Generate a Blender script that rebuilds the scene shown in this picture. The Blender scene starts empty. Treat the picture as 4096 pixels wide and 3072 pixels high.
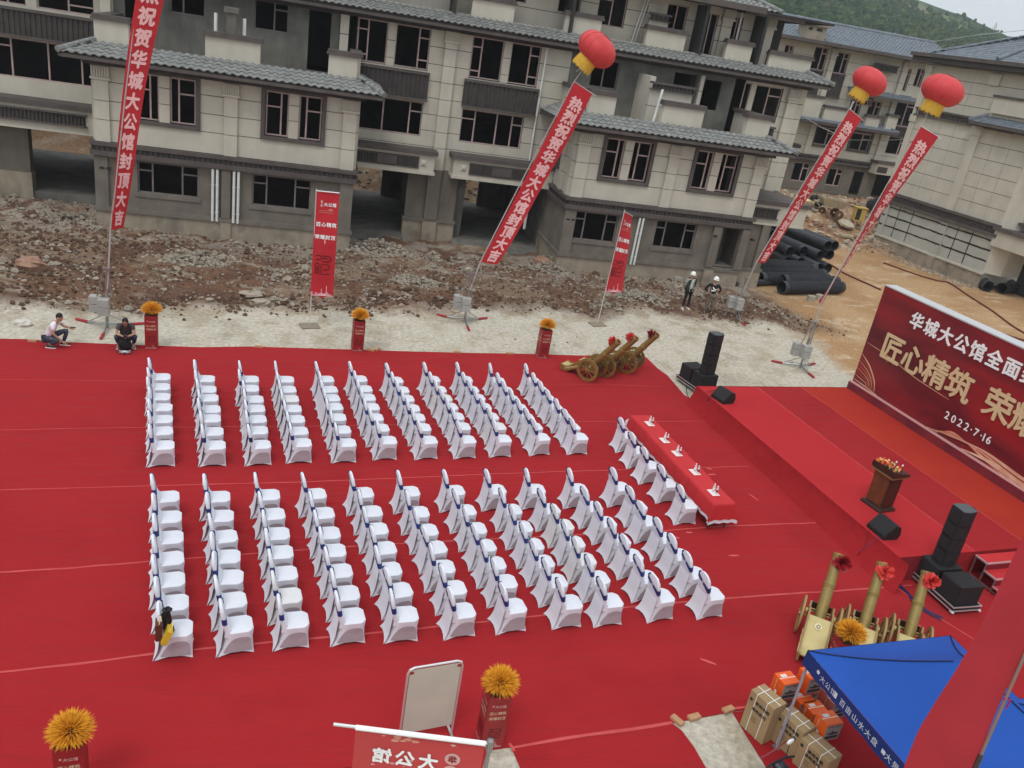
import bpy, math, random
import numpy as np
from mathutils import Vector, Matrix, noise
random.seed(7); np.random.seed(7)
D = bpy.data; scene = bpy.context.scene; COL = scene.collection
R = math.radians; PI = math.pi; TAU = 2*math.pi

# ------------------------------------------------------------------ camera
CAMH = 10.5
F_PX = 3300.0; PITCH = R(23.12); ROLL = R(9.54); YAW = R(15.5)
def _basis():
    c, s = math.cos(PITCH), math.sin(PITCH)
    f = Vector((0, c, -s)); u = Vector((0, s, c)); r = Vector((1, 0, 0))
    r2 = r*math.cos(ROLL) + u*math.sin(ROLL); u2 = u*math.cos(ROLL) - r*math.sin(ROLL)
    M = Matrix.Rotation(-YAW, 3, 'Z')
    return M @ r2, M @ u2, M @ f
CR, CU, CF = _basis()
cam = D.cameras.new('camera'); camo = D.objects.new('camera', cam); COL.objects.link(camo)
cam.sensor_width = 36; cam.lens = 36*F_PX/4096; cam.clip_start = .1; cam.clip_end = 6000
camo.matrix_world = Matrix(((CR.x, CU.x, -CF.x, 0), (CR.y, CU.y, -CF.y, 0), (CR.z, CU.z, -CF.z, CAMH), (0, 0, 0, 1)))
scene.camera = camo
# ------------------------------------------------------------------ world, sun, exposure (overcast)
SUN_EL, SUN_ROT = R(58), R(215)
w = D.worlds.new('World'); scene.world = w; w.use_nodes = True
nt = w.node_tree; nt.nodes.clear()
out = nt.nodes.new('ShaderNodeOutputWorld'); bg = nt.nodes.new('ShaderNodeBackground')
sky = nt.nodes.new('ShaderNodeTexSky'); sky.sky_type = 'NISHITA'; sky.sun_disc = False
sky.sun_elevation = SUN_EL; sky.sun_rotation = SUN_ROT; sky.dust_density = 3; sky.air_density = 1
tc = nt.nodes.new('ShaderNodeTexCoord'); mp = nt.nodes.new('ShaderNodeMapping'); mp.inputs['Scale'].default_value = (1, 1, 3.2)
nz = nt.nodes.new('ShaderNodeTexNoise'); nz.inputs['Scale'].default_value = 3.1; nz.inputs['Detail'].default_value = 6
rp = nt.nodes.new('ShaderNodeValToRGB'); rp.color_ramp.elements[0].position = .30; rp.color_ramp.elements[1].position = .72
rp.color_ramp.elements[0].color = (6.9, 7.5, 8.2, 1); rp.color_ramp.elements[1].color = (8.9, 9.25, 9.4, 1)
mx = nt.nodes.new('ShaderNodeMix'); mx.data_type = 'RGBA'; mx.inputs['Factor'].default_value = .93
L = nt.links.new
L(tc.outputs['Generated'], mp.inputs['Vector']); L(mp.outputs['Vector'], nz.inputs['Vector']); L(nz.outputs['Fac'], rp.inputs['Fac'])
L(sky.outputs['Color'], mx.inputs['A']); L(rp.outputs['Color'], mx.inputs['B']); 
# overcast vault: a little brighter towards the zenith
sx_ = nt.nodes.new('ShaderNodeSeparateXYZ'); mr_ = nt.nodes.new('ShaderNodeMapRange'); mr_.inputs['To Min'].default_value = 1.0; mr_.inputs['To Max'].default_value = 1.75; sc_ = nt.nodes.new('ShaderNodeVectorMath'); sc_.operation = 'SCALE'
L(tc.outputs['Generated'], sx_.inputs[0]); L(sx_.outputs['Z'], mr_.inputs['Value']); L(mx.outputs['Result'], sc_.inputs[0]); L(mr_.outputs['Result'], sc_.inputs['Scale']); L(sc_.outputs['Vector'], bg.inputs['Color'])
bg.inputs['Strength'].default_value = .09
L(bg.outputs['Background'], out.inputs['Surface'])
sl = D.lights.new('sun', 'SUN'); so = D.objects.new('sun', sl); COL.objects.link(so)
sl.energy = 1.0; sl.angle = R(18); sl.color = (1, .965, .92)
sd = Vector((math.sin(SUN_ROT)*math.cos(SUN_EL), math.cos(SUN_ROT)*math.cos(SUN_EL), math.sin(SUN_EL)))
so.rotation_euler = sd.to_track_quat('Z', 'Y').to_euler(); so.location = (0, 0, 40)
vs = scene.view_settings; vs.view_transform = 'Standard'; vs.look = 'None'; vs.gamma = 1; vs.exposure = 0.04; vs.use_curve_mapping = False
scene.cycles.max_bounces = 5; scene.cycles.diffuse_bounces = 3; scene.cycles.volume_bounces = 1

# ------------------------------------------------------------------ measuring helpers (photo pixel -> place in the world)
def ray(px, py):
    return (CF*F_PX + CR*(px-2048) - CU*(py-1536)).normalized()
def G(px, py, z=0.0):
    d = ray(px, py); t = (z-CAMH)/d.z; return Vector((0, 0, CAMH)) + d*t
def PY(px, py, y):
    d = ray(px, py); return Vector((0, 0, CAMH)) + d*(y/d.y)

# ------------------------------------------------------------------ materials
_m = {}
def mat(name, c, rough=.8, c2=None, ns=3.0, bump=0.0, bs=40.0, metal=0.0, spec=.3, detail=5, dist=.01, sheen=0.0, obj=False, trans=0, c3=None, alpha=1):
    if name in _m: return _m[name]
    m = D.materials.new(name); m.use_nodes = True; t = m.node_tree; b = t.nodes['Principled BSDF']; ln = t.links.new
    b.inputs['Base Color'].default_value = (*c, 1); b.inputs['Roughness'].default_value = rough
    b.inputs['Metallic'].default_value = metal; b.inputs['Specular IOR Level'].default_value = spec
    b.inputs['Sheen Weight'].default_value = sheen
    if trans: b.inputs['Transmission Weight'].default_value = trans
    if alpha < 1: b.inputs['Alpha'].default_value = alpha
    vec = None
    if c2 is not None or bump:
        co = t.nodes.new('ShaderNodeTexCoord') if obj else t.nodes.new('ShaderNodeNewGeometry')
        vec = co.outputs['Object'] if obj else co.outputs['Position']
    if c2 is not None:
        n = t.nodes.new('ShaderNodeTexNoise'); n.inputs['Scale'].default_value = ns; n.inputs['Detail'].default_value = detail
        r = t.nodes.new('ShaderNodeValToRGB'); r.color_ramp.elements[0].position = .32; r.color_ramp.elements[1].position = .68
        r.color_ramp.elements[0].color = (*c, 1); r.color_ramp.elements[1].color = (*c2, 1)
        if c3 is not None:
            e = r.color_ramp.elements.new(.5); e.color = (*c3, 1)
        ln(vec, n.inputs['Vector']); ln(n.outputs['Fac'], r.inputs['Fac']); ln(r.outputs['Color'], b.inputs['Base Color'])
    if bump:
        n2 = t.nodes.new('ShaderNodeTexNoise'); n2.inputs['Scale'].default_value = bs; n2.inputs['Detail'].default_value = 4
        bp = t.nodes.new('ShaderNodeBump'); bp.inputs['Strength'].default_value = bump; bp.inputs['Distance'].default_value = dist
        ln(vec, n2.inputs['Vector']); ln(n2.outputs['Fac'], bp.inputs['Height']); ln(bp.outputs['Normal'], b.inputs['Normal'])
    _m[name] = m; return m

M_cream = mat('cream_stucco', (.475, .445, .375), .9, (.54, .505, .425), 1.1, .15, 60)
M_cream_side = M_cream
M_grey = mat('grey_brown_render', (.150, .132, .108), .92, (.195, .172, .142), 1.3, .2, 50)
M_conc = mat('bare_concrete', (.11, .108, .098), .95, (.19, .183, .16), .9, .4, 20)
M_plinth = mat('unpainted_plinth', (.30, .25, .19), .95, (.22, .19, .15), 1.2, .5, 14, c3=(.34, .29, .22))
M_trim = mat('dark_brown_trim', (.085, .072, .068), .7, (.11, .093, .086), 2, .1, 60)
M_trimd = mat('dark_corrugated_panel', (.045, .04, .04), .7, (.065, .055, .052), 3, .1, 60)
M_tile = mat('grey_clay_tile', (.15, .155, .15), .75, (.26, .265, .25), 4, .2, 60)
M_tileb = mat('blue_grey_clay_tile', (.13, .15, .175), .7, (.20, .225, .25), 3, .2, 60)
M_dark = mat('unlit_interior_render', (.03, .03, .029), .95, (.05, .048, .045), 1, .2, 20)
M_frame = mat('pink_filmed_window_frame', (.38, .27, .255), .6, (.46, .35, .33), 3)
M_framed = mat('dull_window_frame', (.15, .13, .125), .6, (.2, .17, .16), 3)
M_white = mat('white_pipe_plastic', (.72, .73, .70), .5, (.62, .63, .6), 4)
M_joint = mat('joint_shadow_gap', (.03, .03, .028), .95)
M_red = mat('red_carpet', (.315, .0165, .020), .95, (.285, .0145, .018), .45, .25, 260, dist=.004, spec=.06, sheen=.03, c3=(.325, .0175, .021))
def carpet_wrinkles(m):
    t = m.node_tree; b = t.nodes['Principled BSDF']; old = b.inputs['Normal'].links[0].from_node; ge = t.nodes.new('ShaderNodeNewGeometry')
    mp_ = t.nodes.new('ShaderNodeMapping'); mp_.inputs['Rotation'].default_value = (0,0,-.11); mp_.inputs['Scale'].default_value = (.35,1.5,1); n = t.nodes.new('ShaderNodeTexNoise'); n.inputs['Scale'].default_value = 1.6; n.inputs['Detail'].default_value = 4; n.inputs['Distortion'].default_value = .8
    bp = t.nodes.new('ShaderNodeBump'); bp.inputs['Strength'].default_value = .55; bp.inputs['Distance'].default_value = .20
    t.links.new(ge.outputs['Position'], mp_.inputs['Vector']); t.links.new(mp_.outputs['Vector'], n.inputs['Vector']); t.links.new(n.outputs['Fac'], bp.inputs['Height']); t.links.new(bp.outputs['Normal'], old.inputs['Normal'])
carpet_wrinkles(M_red)
M_tape = mat('pink_carpet_tape', (.56, .085, .08), .7, (.44, .05, .05), 3)
M_redcloth = mat('red_tablecloth', (.52, .030, .034), .7, (.46, .026, .03), 2, .2, 30, spec=.2)
M_redflag = mat('red_banner_fabric', (.50, .022, .032), .6, (.43, .019, .027), 1.5, .15, 20)
M_pinkink = mat('pale_pink_lettering', (.80, .46, .45), .7)
M_whiteink = mat('white_lettering', (.85, .85, .84), .7)
M_gold = mat('gold_lettering', (.70, .56, .33), .45, (.58, .44, .24), 20)
M_chair = mat('white_stretch_fabric', (.70, .71, .765), .85, (.66, .67, .73), 5, .12, 30, sheen=.2)
M_chair2 = mat('cream_stretch_fabric', (.70, .695, .70), .85, (.66, .655, .65), 5, .12, 30, sheen=.2)
M_sheer_shade = mat('shade_toned_sheer_side', (.40, .345, .37), .9, (.36, .31, .335), 5)  # sheer cover side; the shadow inside the chair is put into this grey
M_sash = mat('blue_satin_sash', (.014, .04, .23), .4, (.008, .018, .11), 6, spec=.6)
M_black = mat('black_speaker_grille', (.012, .012, .014), .65, (.02, .02, .022), 8, .3, 200)
M_metal = mat('galvanised_steel', (.42, .42, .41), .4, (.3, .3, .29), 5, metal=.8)
M_alu = mat('aluminium_edge', (.75, .75, .76), .35, metal=.7)
M_bronze = mat('bronze_paint', (.30, .19, .055), .42, (.24, .15, .045), 6, spec=.6, metal=.35)
M_brgold = mat('golden_barrel_paint', (.29, .205, .055), .42, (.24, .165, .045), 6, spec=.6, metal=.25)
M_goldp = mat('pale_gold_paint', (.52, .43, .19), .5, (.46, .37, .15), 4, spec=.5, metal=.15)
M_wood = mat('brown_wood', (.16, .055, .022), .4, (.10, .035, .015), 6, spec=.5)
M_woodd = mat('dark_wood', (.045, .02, .014), .35, (.03, .014, .01), 6, spec=.5)
M_wheat = mat('dyed_orange_wheat', (.72, .30, .012), .8, (.60, .22, .008), 14, c3=(.80, .40, .03))
M_paper = mat('cream_wrapping_paper', (.72, .55, .38), .7, (.62, .45, .3), 6)
M_skin = mat('skin', (.42, .24, .16), .6)
M_hair = mat('black_hair', (.012, .010, .010), .6)
M_boxred = mat('printed_dark_red_card', (.24, .018, .02), .45, (.30, .02, .022), 3, spec=.4)
M_blue = mat('blue_canopy_fabric', (.006, .072, .37), .6, (.005, .062, .33), 1.2, .2, 12, dist=.02)
M_navy = mat('navy_canopy_valance', (.007, .03, .16), .6, (.006, .024, .13), 2)
M_card = mat('brown_cardboard', (.36, .25, .13), .85, (.31, .21, .11), 2, .1, 40)
M_orange = mat('orange_printed_card', (.80, .12, .015), .45, (.74, .10, .012), 3)
M_greyprint = mat('grey_printed_card', (.30, .28, .28), .5, (.26, .24, .24), 4)
M_pipe = mat('black_polythene_pipe', (.022, .025, .03), .5, (.038, .042, .05), 3, spec=.4)
M_brick = mat('pale_fired_brick', (.48, .27, .15), .9, (.40, .21, .11), 8, .3, 60)
M_stone = mat('broken_rock', (.30, .235, .17), .95, (.17, .115, .08), 1.3, .5, 12, c3=(.36, .31, .245))
M_clod = mat('brown_clod', (.075, .042, .027), .95, (.15, .088, .058), 1.5, .5, 20)

def streaks(m, lo=.80):                                     # rain streaks and handling dirt, long down the wall
    t = m.node_tree; b = t.nodes['Principled BSDF']; src = b.inputs['Base Color'].links[0].from_socket; ge = t.nodes.new('ShaderNodeNewGeometry')
    mp_ = t.nodes.new('ShaderNodeMapping'); mp_.inputs['Scale'].default_value = (1.3,1.3,.30); n = t.nodes.new('ShaderNodeTexNoise'); n.inputs['Scale'].default_value = 1.5; n.inputs['Detail'].default_value = 6; n.inputs['Roughness'].default_value = .65
    r = t.nodes.new('ShaderNodeMapRange'); r.inputs['From Min'].default_value = .35; r.inputs['From Max'].default_value = .58; r.inputs['To Min'].default_value = lo; r.inputs['To Max'].default_value = 1.0
    v = t.nodes.new('ShaderNodeVectorMath'); v.operation = 'SCALE'; t.links.new(ge.outputs['Position'], mp_.inputs['Vector']); t.links.new(mp_.outputs['Vector'], n.inputs['Vector']); t.links.new(n.outputs['Fac'], r.inputs['Value']); t.links.new(src, v.inputs[0]); t.links.new(r.outputs['Result'], v.inputs['Scale']); t.links.new(v.outputs['Vector'], b.inputs['Base Color'])
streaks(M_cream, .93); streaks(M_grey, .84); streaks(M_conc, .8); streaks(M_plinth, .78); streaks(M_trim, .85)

# ------------------------------------------------------------------ mesh builder
class MB:
    def __init__(s): s.v = []; s.f = []; s.m = []; s.mi = 0
    def add(s, vs, fs, M=None):
        o = len(s.v)
        if M is not None: vs = [M @ Vector(p) for p in vs]
        s.v += [tuple(p) for p in vs]; s.f += [tuple(i+o for i in f) for f in fs]; s.m += [s.mi]*len(fs); return s
    def box(s, x0, x1, y0, y1, z0, z1, M=None):
        if x1 < x0: x0, x1 = x1, x0
        if y1 < y0: y0, y1 = y1, y0
        if z1 < z0: z0, z1 = z1, z0
        return s.add([(x0,y0,z0),(x1,y0,z0),(x1,y1,z0),(x0,y1,z0),(x0,y0,z1),(x1,y0,z1),(x1,y1,z1),(x0,y1,z1)],
              [(3,2,1,0),(4,5,6,7),(0,1,5,4),(1,2,6,5),(2,3,7,6),(3,0,4,7)], M)
    def cbox(s, c, d, M=None):
        return s.box(c[0]-d[0]/2, c[0]+d[0]/2, c[1]-d[1]/2, c[1]+d[1]/2, c[2]-d[2]/2, c[2]+d[2]/2, M)
    def bbox(s, x0, x1, y0, y1, z0, z1, b=.01, M=None):      # box with chamfered vertical and top edges
        r = lambda i: [(x0+b+i,y0+i),(x1-b-i,y0+i),(x1-i,y0+b+i),(x1-i,y1-b-i),(x1-b-i,y1-i),(x0+b+i,y1-i),(x0+i,y1-b-i),(x0+i,y0+b+i)]
        vs = [(x,y,z0) for x,y in r(0)] + [(x,y,z1-b) for x,y in r(0)] + [(x,y,z1) for x,y in r(b)]
        fs = [tuple(range(7,-1,-1)), tuple(range(16,24))]
        for k in (0,8):
            for i in range(8): fs.append((k+i, k+(i+1)%8, k+8+(i+1)%8, k+8+i))
        return s.add(vs, fs, M)
    def prism(s, pts, z0, z1, M=None):                       # polygon in xy, CCW
        n = len(pts)
        vs = [(x,y,z0) for x,y in pts] + [(x,y,z1) for x,y in pts]
        fs = [tuple(range(n-1,-1,-1)), tuple(range(n,2*n))] + [(i,(i+1)%n,n+(i+1)%n,n+i) for i in range(n)]
        return s.add(vs, fs, M)
    def tube(s, pts, r, n=8, cap=True, M=None):
        pts = [Vector(p) for p in pts]; k = len(pts)
        rs = r if isinstance(r, (list, tuple)) else [r]*k
        vs = []; up = None
        for i, p in enumerate(pts):
            d = (pts[min(i+1,k-1)] - pts[max(i-1,0)]).normalized()
            if up is None:
                a = Vector((0,0,1)) if abs(d.z) < .9 else Vector((1,0,0)); up = d.cross(a).normalized()
            up = (up - d*up.dot(d)).normalized(); q = d.cross(up)
            for j in range(n):
                t = TAU*j/n; vs.append(p + (up*math.cos(t) + q*math.sin(t))*rs[i])
        fs = []
        for i in range(k-1):
            for j in range(n):
                fs.append((i*n+j, i*n+(j+1)%n, (i+1)*n+(j+1)%n, (i+1)*n+j))
        if cap: fs += [tuple(range(n-1,-1,-1)), tuple(range((k-1)*n, k*n))]
        return s.add(vs, fs, M)
    def lathe(s, prof, n=16, M=None, cap=False):              # prof: (r, z)
        vs = [(r*math.cos(TAU*j/n), r*math.sin(TAU*j/n), z) for r, z in prof for j in range(n)]; fs = []
        for i in range(len(prof)-1):
            for j in range(n): fs.append((i*n+j, i*n+(j+1)%n, (i+1)*n+(j+1)%n, (i+1)*n+j))
        if cap: fs += [tuple(range(n-1,-1,-1)), tuple(range((len(prof)-1)*n, len(prof)*n))]
        return s.add(vs, fs, M)
    def grid(s, fn, nu, nv, M=None):
        vs = [fn(i/nu, j/nv) for j in range(nv+1) for i in range(nu+1)]
        fs = [(j*(nu+1)+i, j*(nu+1)+i+1, (j+1)*(nu+1)+i+1, (j+1)*(nu+1)+i) for j in range(nv) for i in range(nu)]
        return s.add(vs, fs, M)
    def mesh(s, name, mats, smooth=False):
        me = D.meshes.new(name); me.from_pydata(s.v, [], s.f)
        for q in (mats if isinstance(mats, (list, tuple)) else [mats]): me.materials.append(q)
        if any(s.m): me.polygons.foreach_set('material_index', s.m)
        if smooth: me.shade_smooth()
        me.update(); return me
    def build(s, name, mats, parent=None, smooth=False, world=False, kind=None, auto=None):
        me = s.mesh(name, mats, smooth)
        o = D.objects.new(name, me); COL.objects.link(o)
        if auto is not None:
            try: me.shade_smooth(); me.set_sharp_from_angle(angle=auto)
            except Exception: pass
        if parent is not None:
            o.parent = parent
            if world: o.location = [-a for a in parent.location]
        if kind: o['kind'] = kind
        return o
def tag(o, label=None, cat=None, group=None, kind=None):
    if label: o['label'] = label
    if cat: o['category'] = cat
    if group: o['group'] = group
    if kind: o['kind'] = kind
    return o
def thing(name, label, cat, loc=(0,0,0), rz=0, group=None):
    o = D.objects.new(name, None); COL.objects.link(o); o.location = loc; o.rotation_euler = (0,0,rz); o.empty_display_size = .2
    return tag(o, label, cat, group)
def put(name, me, parent=None, loc=(0,0,0), rot=(0,0,0), scale=None):
    o = D.objects.new(name, me); COL.objects.link(o); o.parent = parent; o.location = loc; o.rotation_euler = rot
    if scale: o.scale = scale
    return o
_kids = None
def dup(root, loc, rz, label, group=None):
    r = root.copy(); COL.objects.link(r); r.location = loc; r.rotation_euler = (0,0,rz); r['label'] = label
    if group: r['group'] = group
    for ch in root.children:
        c = ch.copy(); COL.objects.link(c); c.parent = r
        for g in ch.children:
            d = g.copy(); COL.objects.link(d); d.parent = c
    return r
def TM(loc=(0,0,0), rz=0, rx=0, ry=0, s=1):
    return Matrix.Translation(loc) @ Matrix.Rotation(rz,4,'Z') @ Matrix.Rotation(ry,4,'Y') @ Matrix.Rotation(rx,4,'X') @ Matrix.Scale(s,4)

# ------------------------------------------------------------------ glyphs from the built-in font
_g = {}
def glyph(ch, bold=.018):                                  # bold letters are five hairline-stepped copies of the regular shape
    if ch in _g and bold in _g[ch]: return _g[ch][bold]
    cu = D.curves.new('glyph', 'FONT'); cu.body = ch; cu.resolution_u = 3
    o = D.objects.new('glyph', cu); COL.objects.link(o)
    me = D.meshes.new_from_object(o.evaluated_get(bpy.context.evaluated_depsgraph_get()))
    vs = [(v.co.x, v.co.y) for v in me.vertices]; fs = [tuple(p.vertices) for p in me.polygons]
    D.objects.remove(o); D.meshes.remove(me); D.curves.remove(cu)
    xs = [a for a, b in vs] or [0]; wd = max(xs)-min(xs); mn = min(xs)
    cjk = ord(ch) > 0x2e80
    if cjk: vs = [(a-.5, b-.375) for a, b in vs]; adv = 1.0
    else: vs = [(a-mn-wd/2, b-.36) for a, b in vs]; adv = wd+.12
    V = []; F = []
    for k, (dx, dy) in enumerate(((0,0),(1,0),(-1,0),(0,1),(0,-1)) if bold > .012 else ((0,0),)):
        o_ = len(V); V += [(a+dx*bold, b+dy*bold, k) for a, b in vs]; F += [tuple(i+o_ for i in f) for f in fs]
    _g.setdefault(ch, {})[bold] = (V, F, adv); return _g[ch][bold]
def text_flat(mb, s, size, M, bold=.018, gap=1.0, mirror=False, sx=1.0, align='c'):     # letters in the local xy plane of M, reading along +x
    gl = [glyph(c, bold) if c != ' ' else ([], [], .5) for c in s]
    tot = sum(g[2] for g in gl)*gap*size*sx; x = -tot/2 if align == 'c' else 0
    for vs, fs, adv in gl:
        a = adv*gap*size*sx
        if vs: mb.add([(((x+a/2)+p*size*sx)*(-1 if mirror else 1), q*size, k*.0006) for p, q, k in vs], fs, M)
        x += a
def text_on(mb, s, size, surf, u, v, du, dv, bold=.02, wu=1.0):     # letters on surf(u, v); u right, v down in metres
    for i, c in enumerate(s):
        vs, fs, adv = glyph(c, bold)
        cu_, cv_ = u+du*i, v+dv*i
        mb.add([surf(cu_+p*size*wu, cv_-q*size)-Vector((0,k*.0012,0)) for p, q, k in vs], fs)
# ------------------------------------------------------------------ terrain
def _hash(ix, iy, sd):
    n = (ix.astype(np.int64)*374761393 + iy.astype(np.int64)*668265263 + sd*2147483647) & 0xffffffff
    n = ((n ^ (n >> 13))*1274126177) & 0xffffffff
    return ((n ^ (n >> 16)) & 0xffff)/65535.0
def vnoise(x, y, sd=0):
    x = np.asarray(x, float); y = np.asarray(y, float)
    ix = np.floor(x); iy = np.floor(y); fx = x-ix; fy = y-iy; ix = ix.astype(int); iy = iy.astype(int)
    fx = fx*fx*(3-2*fx); fy = fy*fy*(3-2*fy)
    a = _hash(ix,iy,sd); b = _hash(ix+1,iy,sd); c = _hash(ix,iy+1,sd); d = _hash(ix+1,iy+1,sd)
    return (a*(1-fx)+b*fx)*(1-fy) + (c*(1-fx)+d*fx)*fy
def fbm(x, y, o=4, sd=0, g=.5):
    t = 0; a = 1; s = 0
    for k in range(o):
        t = t + a*vnoise(np.asarray(x)*2**k+17*k, np.asarray(y)*2**k-9*k, sd+k); s += a; a *= g
    return t/s
def sstep(a, b, x):
    t = np.clip((np.asarray(x, float)-a)/(b-a), 0, 1); return t*t*(3-2*t)
def yb(x):
    return np.interp(x, [-60,-9.3,-5,-1,7.5,13.2,17.4,20.8,21.0,60], [26.5,27.1,27.6,28.5,30.7,31.5,31.9,31.3,31.0,31.0])
def zone_rubble(x, y):
    e = (fbm(x*.6, y*.6, 3, 5)-.5)*2.2
    return sstep(-.4, 1.0, y-yb(x)+e) * (1-sstep(20.5, 24.5, x+(y-36)*.25+e)) * (1-sstep(40.5, 41.5, y))
def zone_orange(x, y):
    e = (fbm(x*.5, y*.5, 3, 9)-.5)*3
    return sstep(0, 1.8, (x-(20.3+(y-25)*.02)+e*.8)) * sstep(22, 24, y+e*.3)
def height(x, y):
    zr = zone_rubble(x, y)
    h = zr*(.05+.62*(fbm(x*.5, y*.5, 5, 21)-.40) + .26*(fbm(x*1.7, y*1.9, 4, 31)-.5) + .12*np.abs(fbm(x*3.1, y*3.3, 3, 37)-.5))
    h = h + zr*.25*np.exp(-((y-36.6)/1.2)**2)*fbm(x*.4, y*.4, 2, 3)
    h = h + zr*.45*np.exp(-((x+11)/2.6)**2-((y-31)/3.5)**2)
    h = h + .02*(fbm(x*1.1, y*1.1, 3, 41)-.5)*(1-zr)*sstep(25.5, 27, y)
    m = sstep(49.5, 56, y + (fbm(x*.2, y*.2, 3, 77)-.5)*4)
    h = h + m*(1.3+2.0*(fbm(x*.22, y*.22, 4, 51)-.42)*(1-.5*sstep(60, 66, y))) * sstep(26, 31, np.abs(x-1))*1.0
    h = h + m*(2.6+2.2*(fbm(x*.3, y*.3, 4, 61)-.4)) * (1-sstep(24, 30, np.abs(x-1)))
    h = h + sstep(50, 58, y)*.5*(fbm(x*1.3, y*1.3, 3, 71)-.5)*(1-sstep(70, 90, y))
    return h
class Look:                                                # quick bilinear lookup of a field over the yard
    def __init__(s, fn, x0=-30, x1=60, y0=18, y1=76, st=.12):
        s.x0, s.y0, s.st = x0, y0, st; X, Y = np.meshgrid(np.arange(x0, x1, st), np.arange(y0, y1, st)); s.a = fn(X, Y)
    def __call__(s, x, y):
        i = (x-s.x0)/s.st; j = (y-s.y0)/s.st; n, m = s.a.shape
        if i < 0 or j < 0 or i >= m-1 or j >= n-1: return 0.0
        a = int(i); b = int(j); u = i-a; v = j-b; q = s.a
        return float((q[b,a]*(1-u)+q[b,a+1]*u)*(1-v)+(q[b+1,a]*(1-u)+q[b+1,a+1]*u)*v)
hz = Look(height); zrub = Look(zone_rubble); nclod = Look(lambda x, y: fbm(x*.8, y*.8, 3, 201))
def build_ground():
    xs = np.concatenate([[-2500,-900,-300,-120,-60,-40], np.arange(-30, -13, .6), np.arange(-13, 34, .14), np.arange(34, 60, .5), [70,90,130,300,900,2500]])
    ys = np.concatenate([[-2500,-600,-200,-60,-20,0,10], np.arange(16, 26, .6), np.arange(26, 42, .12), np.arange(42, 72, .35), [80,95,120,160,250,600,2500]])
    X, Y = np.meshgrid(xs, ys); Z = height(X, Y)
    zr = zone_rubble(X, Y); zo = zone_orange(X, Y)
    n1 = fbm(X*.45, Y*.45, 5, 101); n2 = fbm(X*1.7, Y*1.7, 4, 111); n3 = fbm(X*.9, Y*2.2, 4, 131)
    def lerp(a, b, t): return a*(1-t[..., None]) + np.array(b)*t[..., None]
    gr = np.ones(X.shape+(3,))*np.array((.50, .455, .37)); gr = lerp(gr, (.40, .345, .255), sstep(.45, .8, n2))
    gr = lerp(gr, (.33, .29, .23), sstep(.62, .8, fbm(X*.8, Y*.8, 4, 191))*.7)
    br = np.ones(X.shape+(3,))*np.array((.150, .082, .050)); br = lerp(br, (.20, .135, .09), sstep(.45, .62, n1)); br = lerp(br, (.27, .215, .16), sstep(.58, .72, n3))
    br = lerp(br, (.115, .060, .040), sstep(.50, .66, fbm(X*.7+40, Y*.9, 4, 141))*.85)
    br = lerp(br, (.34, .30, .25), sstep(33.5, 37, Y)*sstep(.42, .6, n2)*.7)
    og = np.ones(X.shape+(3,))*np.array((.45, .29, .155)); og = lerp(og, (.38, .225, .11), sstep(.4, .65, n1)); og = lerp(og, (.52, .38, .24), sstep(.6, .75, n3))
    c = lerp(gr, (0,0,0), zr*0); c = c*(1-zo[...,None]) + og*zo[...,None]
    edge = sstep(-2.2, 0, Y-yb(X))*sstep(.45, .6, n2)*(1-zo); c = c*(1-edge[...,None]*.5) + np.array((.34,.27,.19))*edge[...,None]*.5
    c = c*(1-zr[...,None]) + br*zr[...,None]
    rb = sstep(49, 51, Y); rc = np.ones(X.shape+(3,))*np.array((.36,.22,.125)); rc = lerp(rc, (.46,.36,.26), sstep(.5,.66,n2)); rc = lerp(rc, (.24,.13,.07), sstep(.55,.7,n3))
    c = c*(1-rb[...,None]) + rc*rb[...,None]
    far = sstep(75, 140, np.hypot(X, Y)); c = c*(1-far[...,None]) + np.array((.07,.10,.04))*far[...,None]
    nx, ny = len(xs), len(ys)
    me = D.meshes.new('ground'); v = np.stack([X, Y, Z], -1).reshape(-1, 3)
    idx = np.arange(nx*ny).reshape(ny, nx); q = np.stack([idx[:-1,:-1], idx[:-1,1:], idx[1:,1:], idx[1:,:-1]], -1).reshape(-1, 4)
    me.from_pydata(v.tolist(), [], q.tolist()); me.shade_smooth()
    at = me.color_attributes.new('soil', 'FLOAT_COLOR', 'POINT'); cc = np.ones((nx*ny, 4)); cc[:, :3] = c.reshape(-1, 3)
    at.data.foreach_set('color', cc.ravel())
    m = D.materials.new('ground_soil'); m.use_nodes = True; t = m.node_tree; b = t.nodes['Principled BSDF']; ln = t.links.new
    b.inputs['Roughness'].default_value = .95; b.inputs['Specular IOR Level'].default_value = .15
    a = t.nodes.new('ShaderNodeAttribute'); a.attribute_name = 'soil'; ge = t.nodes.new('ShaderNodeNewGeometry')
    n = t.nodes.new('ShaderNodeTexNoise'); n.inputs['Scale'].default_value = 7; n.inputs['Detail'].default_value = 9; n.inputs['Roughness'].default_value = .7
    r = t.nodes.new('ShaderNodeMapRange'); r.inputs['From Min'].default_value = .3; r.inputs['From Max'].default_value = .7; r.inputs['To Min'].default_value = .62; r.inputs['To Max'].default_value = 1.3
    mu = t.nodes.new('ShaderNodeVectorMath'); mu.operation = 'SCALE'
    vo = t.nodes.new('ShaderNodeTexVoronoi'); vo.inputs['Scale'].default_value = 11
    bp = t.nodes.new('ShaderNodeBump'); bp.inputs['Strength'].default_value = .6; bp.inputs['Distance'].default_value = .05
    bp2 = t.nodes.new('ShaderNodeBump'); bp2.inputs['Strength'].default_value = .35; bp2.inputs['Distance'].default_value = .03
    ln(ge.outputs['Position'], n.inputs['Vector']); ln(ge.outputs['Position'], vo.inputs['Vector']); ln(n.outputs['Fac'], r.inputs['Value'])
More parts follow.
